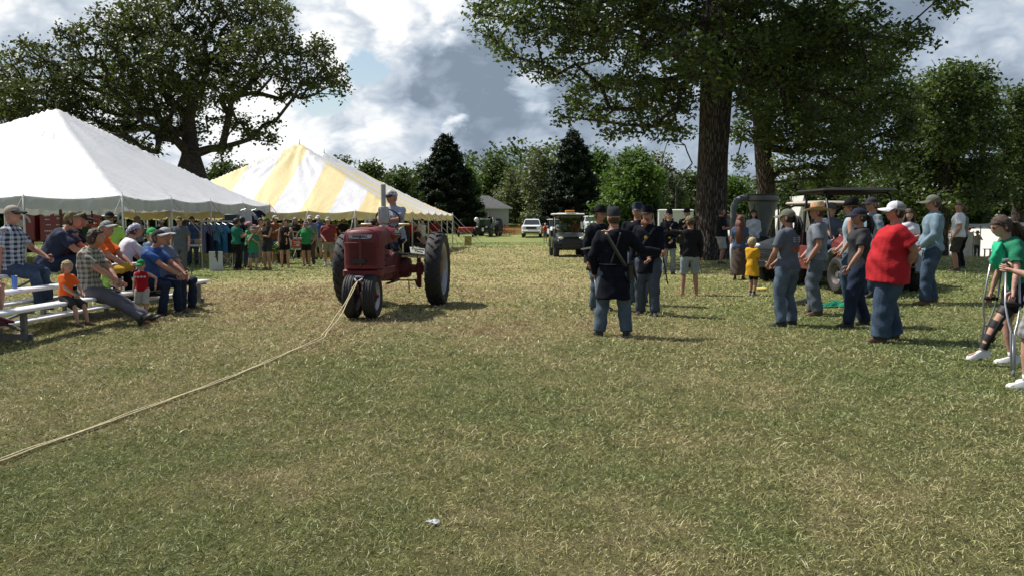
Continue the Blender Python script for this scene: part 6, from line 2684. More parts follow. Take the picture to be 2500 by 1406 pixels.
def build_under_tents():
    # ---- maroon enclosed trailer under / behind the white tent
    D = 43
    MAR = mat('trailer_maroon', (.16, .012, .022), .35, coat=.3, vary=.06)
    LOGO = mat('decal_white', (.60, .60, .60), .5)
    for (pa, pb, lab, sgn) in ((12, 84, 'maroon trailer with a big pale emblem behind the plaid shirt man', 0), (96, 190, 'maroon trailer covered in small white decals behind the navy shirt man', 1)):
        xa, xb = at(pa, 560, D).x, at(pb, 560, D).x
        q = on((xa + xb) / 2, D)
        t = empty('box_trailer', q, 0, lab, 'trailer')
        zt = at(100, 508, D).z
        zb = .55
        w = xb - xa
        m = MB(); m.bbox((0, 1.3, (zt + zb) / 2), (w, 2.6, zt - zb), .05); m.build('box', MAR, t, auto=40)
        m = MB(); m.bbox((0, 1.3, zt + .03), (w + .06, 2.7, .12), .03); m.build('roof', WH_PAINT, t, auto=40)
        for s in (-1, 1):
            tyre_wheel(t, (s * w * .3, .02, .34), .34, .2, .2, RIM_S, 0, 'wheel')
        if sgn:
            rg = np.random.default_rng(5)
            for (u, v, ww, hh) in ((-.55, .78, .34, .10), (-.55, .66, .26, .07), (.0, .80, .36, .10), (.05, .69, .22, .08), (.6, .80, .2, .12), (-.5, .50, .3, .05), (.05, .50, .3, .05), (-.5, .32, .42, .08), (.05, .32, .38, .10), (-.5, .18, .3, .05)):
                m = MB()
                n = 4 if hh < .09 else 5
                for k in range(n):
                    m.bbox((u * w / 2 - ww / 2 * .9 + k * ww / n * .98, -.006, zb + (zt - zb) * v), (ww / n * .6, .008, hh * (.6 + .4 * rg.uniform())), .002)
                o = m.build('decal', LOGO, t)
                o['kind'] = 'stuff'
        else:
            m = MB()
            pts = [Vector((cos(a) * w * .36, -.006, (zt + zb) / 2 + .1 + sin(a) * .42)) for a in [pi * k / 16 for k in range(17)]]
            m.tube(pts, [(.06, .004)] * 17, 6)
            m.ball((0, -.01, (zt + zb) / 2 + .05), (.28, .008, .22), 12, 6)
            m.build('emblem', mat('decal_grey', (.34, .30, .30), .5), t)
    # ---- tractors lined up under the tents
    base = row_tractor('antique_tractor', 'bright red tractor under the white tent behind the lime shirt', (-17.6, 36, 0), radians(10), T_BRIGHT, T_CAST, RIM_S, None, True, None, 'pipe')
    G2 = 'antique tractors on show around the tents'
    base['group'] = G2
    swap = {}

    def recolour(root, body, cast):
        for o in [root] + list(root.children_recursive):
            if o.type != 'MESH':
                continue
            for s in o.material_slots:
                mt = s.material
                if mt in (T_BRIGHT, T_CAST):
                    s.link = 'OBJECT'
                    s.material = body if mt is T_BRIGHT else cast
    spots = [(-16.0, 43.5, 25, T_GREEN, 'dark green tractor deep under the white tent'), (-20.2, 41, -10, T_GREEN, 'green tractor beside the maroon trailer'),
             (-13.2, 44, 15, T_BRIGHT, 'red tractor behind the grey shirted teenager'), (-12.4, 48, -15, T_GREY, 'grey tractor beneath the left end of the striped tent'),
             (-9.0, 42.5, 12, T_RED, 'dark red tractor behind the woman with the baby'), (-7.2, 44.5, -12, T_GREY, 'grey tractor under the striped tent behind the maroon shirt'),
             (-5.9, 40.5, 8, T_RED, 'dark tractor with a red nose under the striped tent'), (-10.8, 44.5, 5, T_ORANGE, 'orange tractor under the striped tent'),
             (-5.3, 47.5, -8, T_GREEN, 'green tractor at the far right end under the striped tent')]
    for x, y, r_, bm, lab in spots:
        c = copy_tree(base)
        c.location = (x, y, 0)
        c.rotation_euler = (0, 0, radians(r_))
        c['label'] = lab
        c['group'] = G2
        if bm is not T_BRIGHT:
            recolour(c, bm, T_DARK if bm is not T_RED else T_CAST)
    # ---- small canopies far behind
    CAN = mat('canopy_blue', (.20, .32, .62), .6, trans=.2)
    for px, D, lab, cm in ((356, 66, 'pale blue pop up canopy far behind the tents', CAN), (330, 72, 'white and blue pop up canopy beyond the first', mat('canopy_pale', (.6, .66, .75), .6, trans=.2))):
        q = on(at(px, 560, D).x, D)
        t = empty('pop_up_canopy', q, 0, lab, 'canopy')
        m = MB()
        m.loft([[(-1.5, -1.5, 2.15), (1.5, -1.5, 2.15), (1.5, 1.5, 2.15), (-1.5, 1.5, 2.15)], [(-1.5, -1.5, 2.35), (1.5, -1.5, 2.35), (1.5, 1.5, 2.35), (-1.5, 1.5, 2.35)], [(-.05, -.05, 3.0), (.05, -.05, 3.0), (.05, .05, 3.0), (-.05, .05, 3.0)]])
        m.build('canopy', cm, t)
        for sx in (-1, 1):
            for sy in (-1, 1):
                m = MB(); m.box((sx * 1.45, sy * 1.45, 1.1), (.06, .06, 2.2)); m.build('leg', WH_PAINT, t)
    for px, D, lab in ((398, 52, 'golf cart with a white roof parked beyond the tent poles'), (262, 50, 'cart with a long pale roof behind the lime shirt man')):
        q = on(at(px, 580, D).x, D)
        utility_cart('golf_cart', lab, q, radians(75), T_GREEN if px == 398 else BLK_PAINT, WH_PAINT, 1.2, 2.6, .25, 1.85, windshield=False)
    # ---- tables
    TB = mat('table_white', (.55, .55, .54), .6)
    for (px, py, lab) in ((430, 612, 'folding table with boxes on it behind the grey shirt teenager'), (500, 605, 'folding table at the corner of the white tent')):
        q = g(px, 655)
        q = on(at(px, 600, 28.2).x, 28.2)
        t = empty('folding_table', q, radians(3), lab, 'table')
        m = MB(); m.bbox((0, 0, .74), (1.7, .75, .05), .015); m.build('tabletop', TB, t)
        for sx in (-1, 1):
            m = MB(); m.tube([(sx * .7, -.3, 0), (sx * .7, -.3, .72)], .015, 6); m.tube([(sx * .7, .3, 0), (sx * .7, .3, .72)], .015, 6); m.tube([(sx * .7, -.3, .3), (sx * .7, .3, .3)], .012, 6)
            m.build('leg', DARK_STEEL, t)
        for k in range(4):
            m = MB(); m.bbox((0, 0, .09), (.26, .22, .18), .015)
            o = m.build('box', mat('box_%d' % k, [(.05, .05, .06), (.3, .22, .13), (.35, .35, .36), (.06, .09, .14)][k], .7), None, loc=(q.x - .6 + k * .38, q.y, q.z + .765))
            tag(o, ['black', 'brown cardboard', 'pale grey', 'dark blue'][k] + (' box on the table behind the teenager' if px == 430 else ' box on the table at the tent corner'), 'box', 'boxes on the folding tables')
    # ---- shirts for sale on a rail
    rx, ry_ = at(530, 600, 27.0).x, 27.0
    t = empty('clothes_rail', (rx, ry_, 0), radians(4), 'steel rail carrying shirts for sale at the corner of the white tent', 'rail')
    m = MB(); m.tube([(-.48, 0, 0), (-.48, 0, 1.55)], .015, 6); m.tube([(.48, 0, 0), (.48, 0, 1.55)], .015, 6); m.tube([(-.5, 0, 1.55), (.5, 0, 1.55)], .015, 6)
    m.tube([(-.48, -.25, .02), (-.48, .25, .02)], .015, 6); m.tube([(.48, -.25, .02), (.48, .25, .02)], .015, 6)
    m.build('frame', STEEL, t)
    cols = [('navy', (.012, .016, .045), 'navy blue'), ('navy2', (.015, .02, .05), 'dark navy'), ('teal_blue', (.015, .07, .12), 'teal blue'), ('bright_blue', (.02, .10, .22), 'bright blue'), ('black_tee', (.015, .015, .018), 'black')]

    def tee(w, h, cm, loc, rz, lab, grp, logo=None, y=0):
        m = MB()
        out = [(-w * .16, 0), (-w * .30, -.02), (-w * .62, -h * .24), (-w * .50, -h * .32), (-w * .34, -h * .2), (-w * .36, -h), (w * .36, -h), (w * .34, -h * .2), (w * .50, -h * .32), (w * .62, -h * .24), (w * .30, -.02), (w * .16, 0), (0, -h * .06)]
        m.prism([(a, -.02, b) for a, b in out], (0, .04, 0))
        r_ = empty('hanging_shirt', loc, rz, lab, 'shirt', grp)
        m.build('shirt', cm, r_)
        m2 = MB(); m2.tube([(-w * .3, 0, -.02), (0, 0, .04), (w * .3, 0, -.02)], .006, 4); m2.tube([(0, 0, .04), (0, 0, .09)], .004, 4)
        m2.build('hanger', STEEL, r_)
        if logo:
            m3 = MB()
            m3.tube([(logo * cos(2 * pi * k / 20), -.026, -h * .36 + logo * sin(2 * pi * k / 20)) for k in range(21)], [(.010, .004)] * 21, 4, cap=False)
            m3.tube([(logo * .5 * cos(2 * pi * k / 6), -.026, -h * .36 + logo * .5 * sin(2 * pi * k / 6)) for k in range(7)], [(.012, .004)] * 7, 4, cap=False)
            m3.build('print', LOGO_GREY, r_)
        return r_
    LOGO_GREY = mat('print_grey', (.34, .36, .40), .8)
    for k, (nm, c_, w_) in enumerate(cols):
        tee(.62, .92, cloth(nm, c_), (rx - .40 + k * .20, ry_ - .02 - .03 * (k % 2), 1.46), radians(-55 + 8 * k), w_ + ' shirt hanging on the rail, ' + ['leftmost one', 'second from the left', 'the middle one', 'second from the right', 'rightmost one'][k], 'shirts hanging on the rail')
    bx_ = at(600, 540, 30.5)
    tee(.62, .80, cloth('white_shirt', (.5, .5, .52)), (at(600, 520, 31).x, 31, 1.98), 0, 'white printed shirt hung under the eave of the white tent', 'shirts hung under the eave')
    tee(.62, .80, cloth('navy', (.012, .016, .045)), (at(625, 520, 31.5).x, 31.5, 1.98), 0, 'navy shirt with a small badge hung under the tent eave', 'shirts hung under the eave', .06)
    # speaker cabinet
    m = MB(); m.bbox((0, 0, 1.55), (.42, .38, .55), .03); m.tube([(0, 0, .0), (0, 0, 1.3)], .025, 8)
    q = on(at(567, 560, 27.6).x, 27.6)
    t = empty('speaker', q, 0, 'dark green speaker cabinet on a stand beside the hanging shirts', 'speaker')
    m = MB(); m.bbox((0, 0, 1.52), (.40, .36, .52), .03); m.build('cabinet', mat('speaker_green', (.02, .035, .032), .6), t, auto=40)
    m = MB(); m.tube([(0, 0, .02), (0, 0, 1.3)], .022, 8)
    for k in range(3):
        a = 2 * pi * k / 3
        m.tube([(0, 0, .5), (.4 * cos(a), .4 * sin(a), .02)], .014, 6)
    m.build('stand', BLACK, t, auto=40)
    # white poster with a dark figure
    q = on(at(528, 660, 26.4).x, 26.4)
    t = empty('poster_board', q, radians(5), 'white poster board with a dark figure leaning under the hanging shirts', 'poster')
    m = MB(); m.bbox((0, 0, .30), (.42, .02, .60), .004); m.build('board', mat('poster_white', (.50, .51, .54), .6), t)
    m = MB(); m.tube([(.03, -.014, .60), (.03, -.014, .45), (.05, -.014, .28)], [(.05, .004), (.035, .004), (.012, .004)], 6)
    m.tube([(.05, -.014, .5), (-.04, -.014, .42)], [(.012, .004), (.01, .004)], 5)
    m.build('print', BLACK, t)
    # red and white banner sign
    q = on(at(727, 640, 34).x, 34)
    t = empty('banner_sign', q, radians(-6), 'white sign with a red square panel tied between the tent poles', 'sign')
    m = MB(); m.bbox((0, 0, .68), (.66, .02, .50), .004); m.build('panel', mat('banner_white', (.55, .55, .56), .6), t)
    m = MB(); m.bbox((0, -.014, .68), (.46, .01, .36), .06); m.build('red_panel', mat('banner_red', (.50, .06, .03), .6), t)
    m = MB(); m.bbox((-.04, -.022, .76), (.26, .006, .03), .002); m.bbox((.0, -.022, .70), (.30, .006, .03), .002); m.ball((.02, -.022, .62), (.08, .004, .045), 10, 6); m.build('print', mat('banner_white', (.55, .55, .56), .6), t)
    for s in (-1, 1):
        m = MB(); m.tube([(s * .34, .02, -.05), (s * .34, .02, .96)], .012, 6); m.build('leg', STEEL, t)
    # round clock like sign on a pole, right of the maroon shirt
    q = on(at(898, 600, 34.5).x, 34.5)
    t = empty('round_sign', q, 0, 'round white sign with a red mark on a post under the striped tent', 'sign')
    m = MB(); m.lathe([(0, -.02), (.14, -.02), (.14, .02), (0, .02)], 24, (0, 0, at(898, 543, 34.5).z), (0, 1, 0), cap=False); m.build('panel', mat('banner_white', (.55, .55, .56), .6), t)
    m = MB(); m.ball((0, -.03, at(898, 543, 34.5).z), (.05, .004, .05), 10, 6); m.build('print', mat('banner_red', (.50, .06, .03), .6), t)
    m = MB(); m.tube([(0, .03, 0), (0, .03, 1.4)], .02, 6); m.build('post', WOOD_POLE, t)
    # flower pot
    q = g(682, 646)
    t = empty('flower_pot', (q.x, q.y + .4, q.z), 0, 'dark pot of white and yellow flowers between the two women', 'flower pot')
    m = MB(); m.lathe([(.16, 0), (.22, .36), (.24, .38), (.20, .37), (.15, .05)], 20); m.build('pot', mat('pot_dark', (.05, .02, .02), .6), t, auto=40)
    rg = np.random.default_rng(9)
    cen = rg.normal(0, 1, (60, 3)) * (.18, .18, .12) + (0, 0, .58)
    leaves(cen, 8, .05, .09, MAPLE_LEAF, 'foliage', t, .4, .6, rng=rg)
    FW = mat('petal_cream', (.75, .72, .42), .6)
    for k in range(26):
        a, rr_ = rg.uniform(0, 6.28), rg.uniform(.05, .30)
        m = MB(); m.ball((rr_ * cos(a), rr_ * sin(a) - .05, .62 + rg.uniform(-.12, .18)), (.045, .045, .035), 7, 5)
        m.build('flower', FW, t)
    # sign board held out behind the tractor
    t = empty('sign_board', at(1020, 612, 16.6) - Vector((0, 0, .13)), radians(14), 'small tilted white board with dark lettering beside the rear tractor wheel', 'sign')
    m = MB(); R_ = Matrix.Rotation(radians(-50), 3, 'X') @ Matrix.Rotation(radians(8), 3, 'Y')
    m.bbox((0, 0, .12), (.30, .20, .014), .004, Matrix.Rotation(radians(35), 3, 'X') @ Matrix.Rotation(radians(9), 3, 'Y'))
    m.build('panel', mat('board_grey', (.45, .45, .40), .6), t)
    c0 = Matrix.Rotation(radians(35), 3, 'X') @ Matrix.Rotation(radians(9), 3, 'Y')
    eul = c0.to_euler()
    for s_, y_ in (('Double', .045), ('Time', -.035)):
        text('lettering', s_, .085, BLACK, t, Vector((0, 0, .12)) + c0 @ Vector((0, y_, .009)), eul, .001, shear=.3, bold=.002)
    m = MB(); m.tube([(0, .06, .12), (0.02, .25, -.55)], .012, 6)
    m.build('bracket', T_DARK, t)


build_under_tents()
# ------------------------------------------------------------------ the crowd
JEANS = mat('cloth_jeans', (.050, .078, .125), .9, 0, .5, 50, .28, 6, spec=.2)
JEANS_L = mat('cloth_jeans_light', (.085, .12, .165), .9, 0, .5, 50, .28, 6, spec=.2)
JEANS_D = mat('cloth_jeans_dark', (.018, .028, .055), .9, 0, .5, 50, .28, 6, spec=.2)
SKYBLUE = mat('cloth_kersey', (.085, .115, .15), .92, 0, .6, 50, .2, 6, spec=.15)
NAVY_W = mat('cloth_navy_wool', (.007, .0085, .015), .92, 0, .6, 70, .25, 8, spec=.15)
GREY_T = cloth('grey_tee', (.10, .115, .145))
GREY_T2 = cloth('grey_tee_light', (.17, .19, .22))
DGREY = cloth('charcoal_tee', (.040, .040, .045))
BLACK_C = cloth('black', (.012, .012, .014))
RED_T = cloth('red_tee', (.42, .018, .025), .08)
GREEN_T = cloth('green_tee', (.03, .24, .08))
TEAL = cloth('teal_tee', (.02, .16, .11))
CHINO = cloth('grey_chino', (.11, .11, .125))
KHAKI = cloth('khaki', (.26, .235, .19))
STONE = cloth('stone', (.42, .41, .38))
BROWN_S = cloth('brown_shorts', (.055, .048, .04))
WHITE_C = cloth('white', (.66, .67, .72), .05)
CAMO = mat('cloth_camo', (.16, .15, .08), .9, 0, .4, 40, .5, 22, spec=.2)
LEATHER = mat('black_leather', (.02, .018, .016), .4, vary=.2)
BRASS = mat('brass', (.60, .42, .14), .3, .9)
DENIM_SH = mat('cloth_denim_shirt', (.19, .27, .33), .9, 0, .6, 60, .25, 6, spec=.2)
OLIVE = cloth('olive_cap', (.14, .15, .11))
LIMEC = cloth('lime', (.35, .62, .12), .06)
ORANGEC = cloth('orange', (.80, .13, .02), .06)


def W_(px, py=None, D=None):
    """ground point below pixel px: at foot pixel py, or at depth D"""
    if D is None:
        return g(px, py)
    return on(at(px, 600, D).x, D)


def build_bench_people():
    A, B, C = -6.2, -6.88, -7.56
    sA, sB, sC = .435, .595, .755
    PL1 = plaid('plaid_blue', (.50, .56, .62), (.02, .03, .06), (.01, .01, .02), 15, .52)
    PL2 = plaid('plaid_olive', (.42, .42, .36), (.09, .10, .075), (.03, .03, .03), 14, .5)
    S = lambda x, y: Vector((x + .0647 * (y - 10.6), y, 0))
    person('person with bare knees and wine red shoes seated at the left frame edge', S(B, 10.5), 95, 1.72, sit=sB, skinc='tan', lean=8, top=cloth('wine', (.10, .01, .02)), bottom=KHAKI, hem='short', ra='lap', la='lap', feet=((.07, .27, .24), (-.06, .22, .24)), shoes=mat('shoe_wine', (.12, .01, .03), .6), hair=HAIR_BR)
    person('man in a blue plaid shirt and beige cap seated behind the blue cup', S(C, 12.4), 84, 1.86, sit=sC, skinc='ruddy', build=1.12, belly=.3, lean=6, head=(10, -6), top=PL1, collar=True, bottom=JEANS, ra='bench', la=((.03, .20, -.20), (.8, -.5, -.3)), feet=((.10, .27, .24), (-.09, .25, .24)), shoes=SHOE_BLACK, hair=HAIR_GY, hairstyle='buzz', hat='cap', hatm=cloth('cap_beige', (.38, .33, .27)), brimm=cloth('cap_dark', (.03, .03, .035)))
    person('man in a navy polo and camouflage cap leaning forward on the back row', S(C, 13.35), 74, 1.88, sit=sC, skinc='ruddy', build=1.18, belly=.3, lean=31, slouch=14, head=(6, -28), top=cloth('navy_polo', (.028, .036, .065)), collar=True, bottom=JEANS_D, ra=((-.05, .22, -.16), (.9, -.3, -.4)), la=((-.08, .24, -.16), (.7, -.3, -.4)), feet=((.10, .22, .40), (-.09, .24, .40)), shoes=SHOE_BROWN, hair=HAIR_BR, hat='cap', hatm=CAMO, brimm=CAMO)
    person('dark clothed person seated on the back row behind the navy polo shirt', S(C, 13.95), 70, 1.75, sit=sC, skinc='tan', lean=14, top=BLACK_C, bottom=BLACK_C, ra='lap', la='lap', feet=((.1, .22, .40), (-.09, .24, .40)), shoes=SHOE_BLACK, hair=HAIR_BK, hat='cap', hatm=cloth('cap_dark', (.03, .03, .035)))
    person('little blond boy in an orange shirt with dangling legs on the front plank', S(A + .02, 11.5), 108, 1.0, sit=sA, child=True, skinc='fair', lean=3, slouch=10, head=(20, -14), top=ORANGEC, bottom=DGREY, hem='knee', tight=1.15, ra=((-.02, .20, -.22), (.8, -.3, -.3)), la=((-.02, .20, -.22), (.8, -.3, -.3)), feet=((.09, .27, .10), (-.09, .26, .10)), shoes=SHOE_BROWN, hair=HAIR_BL, shirt_hem=-.02)
    person('dark haired man in an olive plaid shirt stretching his legs out in front', S(A - .06, 12.25), 98, 1.86, sit=sA, skinc='ruddy', lean=4, slouch=26, head=(-16, -14), top=PL2, collar=True, bottom=CHINO, ra=((-.10, .22, -.20), (.8, -.4, -.3)), la=((-.10, .22, -.20), (.8, -.4, -.3)), feet=((.02, .47, .02, 10, 34), (-.07, .44, .02, -6, 28)), legs_pole=(0, .3, 1), shoes=SHOE_BLACK, hair=HAIR_BR, hairstyle='short', beard=None)
    person('blond toddler in a lime shirt tucked behind the olive plaid shirt', S(A - .14, 12.75), 90, .88, sit=sA, child=True, skinc='pale', lean=8, head=(10, -8), top=LIMEC, bottom=DGREY, hem='knee', ra='lap', la='lap', feet=((.1, .26, .18), (-.1, .26, .18)), shoes=SHOE_BROWN, hair=HAIR_BL)
    person('older man in an orange shirt and dark cap bent over a yellow jacket', S(B, 13.5), 92, 1.78, sit=sB, skinc='ruddy', build=1.1, belly=.4, lean=15, slouch=14, head=(14, -14), top=ORANGEC, collar=True, bottom=BLACK_C, ra=((-.04, .25, -.20), (.8, -.3, -.3)), la=((-.06, .25, -.20), (.8, -.3, -.3)), feet=((.10, .24, .24), (-.09, .26, .24)), shoes=SHOE_BLACK, hair=HAIR_GY, hairstyle='buzz', hat='cap', hatm=mat('cap_pattern', (.20, .20, .20), .8, vary=.8, vscale=30), brimm=STONE)
    i = person('young person in a white shirt with dark back print and patterned headscarf', S(B, 14.3), 45, 1.74, sit=sB, skinc='tan', lean=18, slouch=16, head=(20, -12), top=WHITE_C, bottom=JEANS_D, ra=((-.02, .22, -.18), (.8, -.4, -.3)), la='lap', feet=((.10, .24, .24), (-.09, .26, .24)), shoes=SHOE_BLACK, hair=HAIR_BK, hat='rag', hatm=mat('scarf_pattern', (.42, .42, .50), .8, vary=.9, vscale=34))
    # round slogan print on the back of the white shirt
    c, d = i['spine'](.58)
    m = MB()
    r_ = np.random.default_rng(2)
    for k in range(15):
        a = pi * 2 * k / 15
        m.bbox((c.x + .105 * cos(a), c.y - .145, c.z + .105 * sin(a)), (.026, .006, .034), .002, Matrix.Rotation(-a + pi / 2, 3, 'Y'))
    m.ball((c.x, c.y - .143, c.z), (.055, .006, .045), 8, 6)
    o = m.build('print', mat('print_dark', (.05, .03, .05), .8), i['root'])
    o['kind'] = 'stuff'
    person('man in a royal blue polo and two tone cap leaning on his knees', S(A, 13.75), 96, 1.82, sit=sA, skinc='ruddy', build=1.05, belly=.2, lean=18, slouch=14, head=(8, -16), top=cloth('royal_polo', (.035, .085, .26)), collar=True, bottom=JEANS_D, ra=((-.03, .26, -.19), (.8, -.2, -.4)), la=((-.05, .26, -.19), (.8, -.2, -.4)), feet=((.12, .20, .0), (-.10, .24, .0)), shoes=SHOE_BLACK, hair=HAIR_BR, hat='cap', hatm=cloth('cap_dark', (.03, .03, .035)), brimm=STONE)
    person('man in a faded blue shirt and grey cap at the front plank end', S(A - .02, 14.4), 100, 1.84, sit=sA, skinc='ruddy', build=1.1, belly=.3, lean=0, slouch=12, head=(4, -4), top=cloth('faded_blue', (.13, .16, .23)), bottom=JEANS_D, ra='lap', la='lap', feet=((.11, .24, .0), (-.09, .22, .0)), shoes=SHOE_BROWN, hair=HAIR_GY, hairstyle='buzz', hat='cap', hatm=cloth('cap_grey', (.36, .37, .37)))
    i = person('toddler in a red sleeveless shirt and green cap standing at the bleacher', S(-5.90, 13.0), 176, .93, child=True, skinc='fair', top=cloth('red_vest', (.36, .012, .02)), sleeve='none', bottom=STONE, hem='knee', tight=1.15, ra='hang', la=((.12, -.02, -.20), (.6, -1, 0)), shoes=SHOE_GREY, hair=HAIR_BL, hairstyle='buzz', hat='cap', hatm=cloth('cap_green', (.02, .22, .06)), shirt_hem=-.02)
    c, d = i['spine'](.72)
    m = MB()
    for k in range(4):
        m.bbox((c.x - .075 + k * .05, c.y + .083, c.z), (.032, .006, .026), .004)
    m.build('print', WHITE_C, i['root'])['kind'] = 'stuff'
    # yellow jacket on the older man's knees
    q = Vector((B + .62, 13.35, .78))
    m = MB()
    rg = np.random.default_rng(4)
    m.ball((0, 0, 0), (.17, .20, .07), 14, 8)
    m.ball((.08, .06, .02), (.12, .12, .07), 12, 8)
    m.ball((.05, -.12, -.02), (.13, .10, .06), 12, 8)
    m.v = [tuple(Vector(v) * (1 + .10 * sin(v[0] * 50 + v[1] * 37))) for v in m.v]
    o = m.build('folded_jacket', cloth('mustard', (.45, .27, .03)), None, True, loc=q)
    tag(o, 'crumpled mustard yellow jacket on the knees of the older man in orange', 'jacket')


def build_tent_people():
    p = person
    p('person in a lime green shirt and black cap standing behind the bleachers', W_(271, D=17.6), 170, 1.74, skinc='brown', build=1.12, top=LIMEC, bottom=BLACK_C, ra='hang', la='hang2', hair=HAIR_BK, hat='cap', hatm=BLACK_C, near=False)
    p('child in a bright green cap and blue shirt behind the white shirt', W_(371, D=16.3), 130, 1.40, child=True, top=cloth('blue_child', (.16, .25, .34)), bottom=JEANS, ra='lap', la='hang', hair=HAIR_BR, hat='cap', hatm=cloth('cap_green_b', (.04, .34, .09)))
    p('teenager in a long grey shirt and camouflage cap standing at the tent corner', W_(440, D=24.5), 172, 1.72, build=1.08, top=GREY_T, bottom=CHINO, shirt_hem=-.2, tight=1.2, btight=1.0, ra='hang', la='hang', hair=HAIR_BR, hat='cap', hatm=CAMO)
    p('person in a teal shirt and black trousers stepping past the hanging shirts', W_(577, D=26.9), 40, 1.66, skinc='tan', top=TEAL, bottom=BLACK_C, ra='hold', la='hold', feet=((.07, -.06), (-.10, .12)), hair=HAIR_BK, shoes=SHOE_BLACK)
    i = p('person with their back to us in a navy shirt with a pale ring emblem', W_(592, D=28.2), 2, 1.72, skinc='brown', build=1.1, top=cloth('navy_tee', (.012, .013, .035)), bottom=JEANS, ra='hold', la='hang', hair=HAIR_BK, shoes=SHOE_BLACK)
    c, d = i['spine'](.62)
    m = MB(); m.tube([(c.x + .075 * cos(2 * pi * k / 20), c.y - .145, c.z + .075 * sin(2 * pi * k / 20)) for k in range(21)], [(.012, .005)] * 21, 4, cap=False)
    m.tube([(c.x + .04 * cos(2 * pi * k / 8), c.y - .145, c.z + .04 * sin(2 * pi * k / 8)) for k in range(9)], [(.010, .005)] * 9, 4, cap=False)
    m.build('print', mat('print_grey', (.34, .36, .40), .8), i['root'])['kind'] = 'stuff'
    p('child in a pink cap and green shirt standing sideways', W_(607, D=27.9), 80, 1.52, child=True, top=GREEN_T, bottom=BLACK_C, hem='knee', ra='hang', la='hold', hair=HAIR_BK, hat='cap', hatm=cloth('cap_pink', (.50, .24, .28)), shoes=SHOE_BROWN)
    p('boy in an oversized green shirt and jean shorts eating with both hands', W_(618, D=26.8), 160, 1.38, child=True, top=cloth('green_tee2', (.03, .22, .11)), bottom=JEANS_L, hem='knee', tight=1.2, btight=.95, shirt_hem=-.26, ra='face', la='chest', hair=HAIR_BL, hat='cap', hatm=cloth('cap_grey2', (.13, .13, .13)), shoes=SHOE_BLACK)
    p('long haired woman in a green cap and dark tank top, hand at her mouth', W_(653, D=26.9), 205, 1.68, sex='f', skinc='tan', top=cloth('dark_tank', (.028, .026, .028)), sleeve='none', bottom=cloth('shorts_dark', (.03, .035, .045)), hem='short', ra='face', la='cross', hair=HAIR_BR, hairstyle='long', hat='capback', hatm=cloth('cap_forest', (.02, .10, .05)), shoes=SHOE_BROWN)
    i = p('woman in a dark tank top and black shorts carrying a baby on her arm', W_(695, D=28.4), 168, 1.66, sex='f', skinc='fair', top=cloth('dark_tank', (.028, .026, .028)), sleeve='none', bottom=BLACK_C, hem='short', ra='hang', la='hold', hair=HAIR_BR, shoes=SHOE_BROWN, side=-3)
    q = W_(711, D=28.15)
    p('baby in a grey sleeveless top held by the woman in black shorts', Vector((q.x, q.y, .48)), 200, .72, child=True, skinc='pale', sit=.47, top=cloth('baby_top', (.10, .10, .11)), sleeve='none', bottom=BLACK_C, hem='knee', ra='chest', la='hang', feet=((.1, .2, .30), (-.1, .2, .30)), hair=HAIR_BL, hairstyle='buzz', shoes=None)
    p('woman in a green shirt and black shorts standing with hands on hips', W_(748, D=29.2), 178, 1.58, sex='f', skinc='tan', build=1.08, top=GREEN_T, bottom=BLACK_C, hem='short', ra='hip', la='hip', hair=HAIR_BR, hat='cap', hatm=cloth('cap_mauve', (.18, .14, .16)), shoes=SHOE_BROWN)
    p('tall man in a white cap and grey shirt standing behind the woman in green', W_(758, D=30.6), 180, 1.80, skinc='tan', top=cloth('sage', (.17, .20, .20)), bottom=cloth('trouser_brown', (.07, .06, .05)), ra='hang', la='hang', hair=HAIR_GY, hat='cap', hatm=cloth('cap_pale', (.45, .44, .44)), shoes=SHOE_BLACK)
    p('man in a maroon shirt and camouflage shorts standing by the striped tent', W_(802, D=29.6), 178, 1.74, skinc='ruddy', build=1.2, belly=.3, top=cloth('maroon_tee', (.18, .035, .035)), bottom=mat('cloth_camo_pale', (.26, .235, .17), .9, 0, .4, 40, .45, 22), hem='knee', ra='belt', la='hang', hair=HAIR_BR, hat='cap', hatm=cloth('cap_grey', (.36, .37, .37)), shoes=SHOE_GREY, sock=WHITE_C)
    p('person in a dark shirt sitting low under the striped tent right of the tractor', W_(1018, D=38.5), 120, 1.72, sit=.45, skinc='tan', top=BLACK_C, bottom=DGREY, ra='lap', la='lap', feet=((.08, .26), (-.08, .26)), hair=HAIR_BR, near=False)
    p('person in a red shirt standing under the striped tent behind the driver', W_(1003, D=40.5), 200, 1.7, top=RED_T, bottom=JEANS_D, hair=HAIR_BR, hat='cap', hatm=WHITE_C, near=False)
    # onlookers standing deeper in the shade of the tents
    rg = np.random.default_rng(31)
    shade = [(300, 27, 'maroon', (.15, .03, .03), 'by the corner pole of the white tent'), (338, 29, 'pale grey', (.3, .31, .32), 'under the white tent behind the headscarf'), (395, 31, 'dark', (.02, .02, .025), 'near the golf cart under the white tent'),
             (470, 30, 'blue', (.05, .08, .18), 'beside the folding table'), (548, 31, 'brown', (.10, .07, .05), 'behind the hanging shirts'), (636, 30.5, 'tan', (.30, .22, .15), 'behind the boy in oversized green'),
             (672, 31.5, 'rust', (.22, .08, .04), 'behind the flower pot'), (722, 35.5, 'black', (.015, .015, .018), 'above the red and white sign'), (778, 35, 'cobalt blue', (.04, .08, .25), 'between the maroon shirt and the sage shirt'),
             (838, 38, 'black', (.015, .015, .018), 'under the striped tent left of the tractor hood'), (868, 37.5, 'grey', (.14, .14, .15), 'under the striped tent behind the exhaust stack'), (1030, 41, 'white', (.5, .5, .5), 'under the striped tent above the rear wheel'),
             (1062, 44, 'dark red', (.2, .02, .02), 'near the far end poles of the striped tent'), (30, 29, 'black', (.015, .015, .018), 'behind the plaid shirt at the left edge'), (208, 31, 'green', (.03, .14, .06), 'in front of the bright red tractor')]
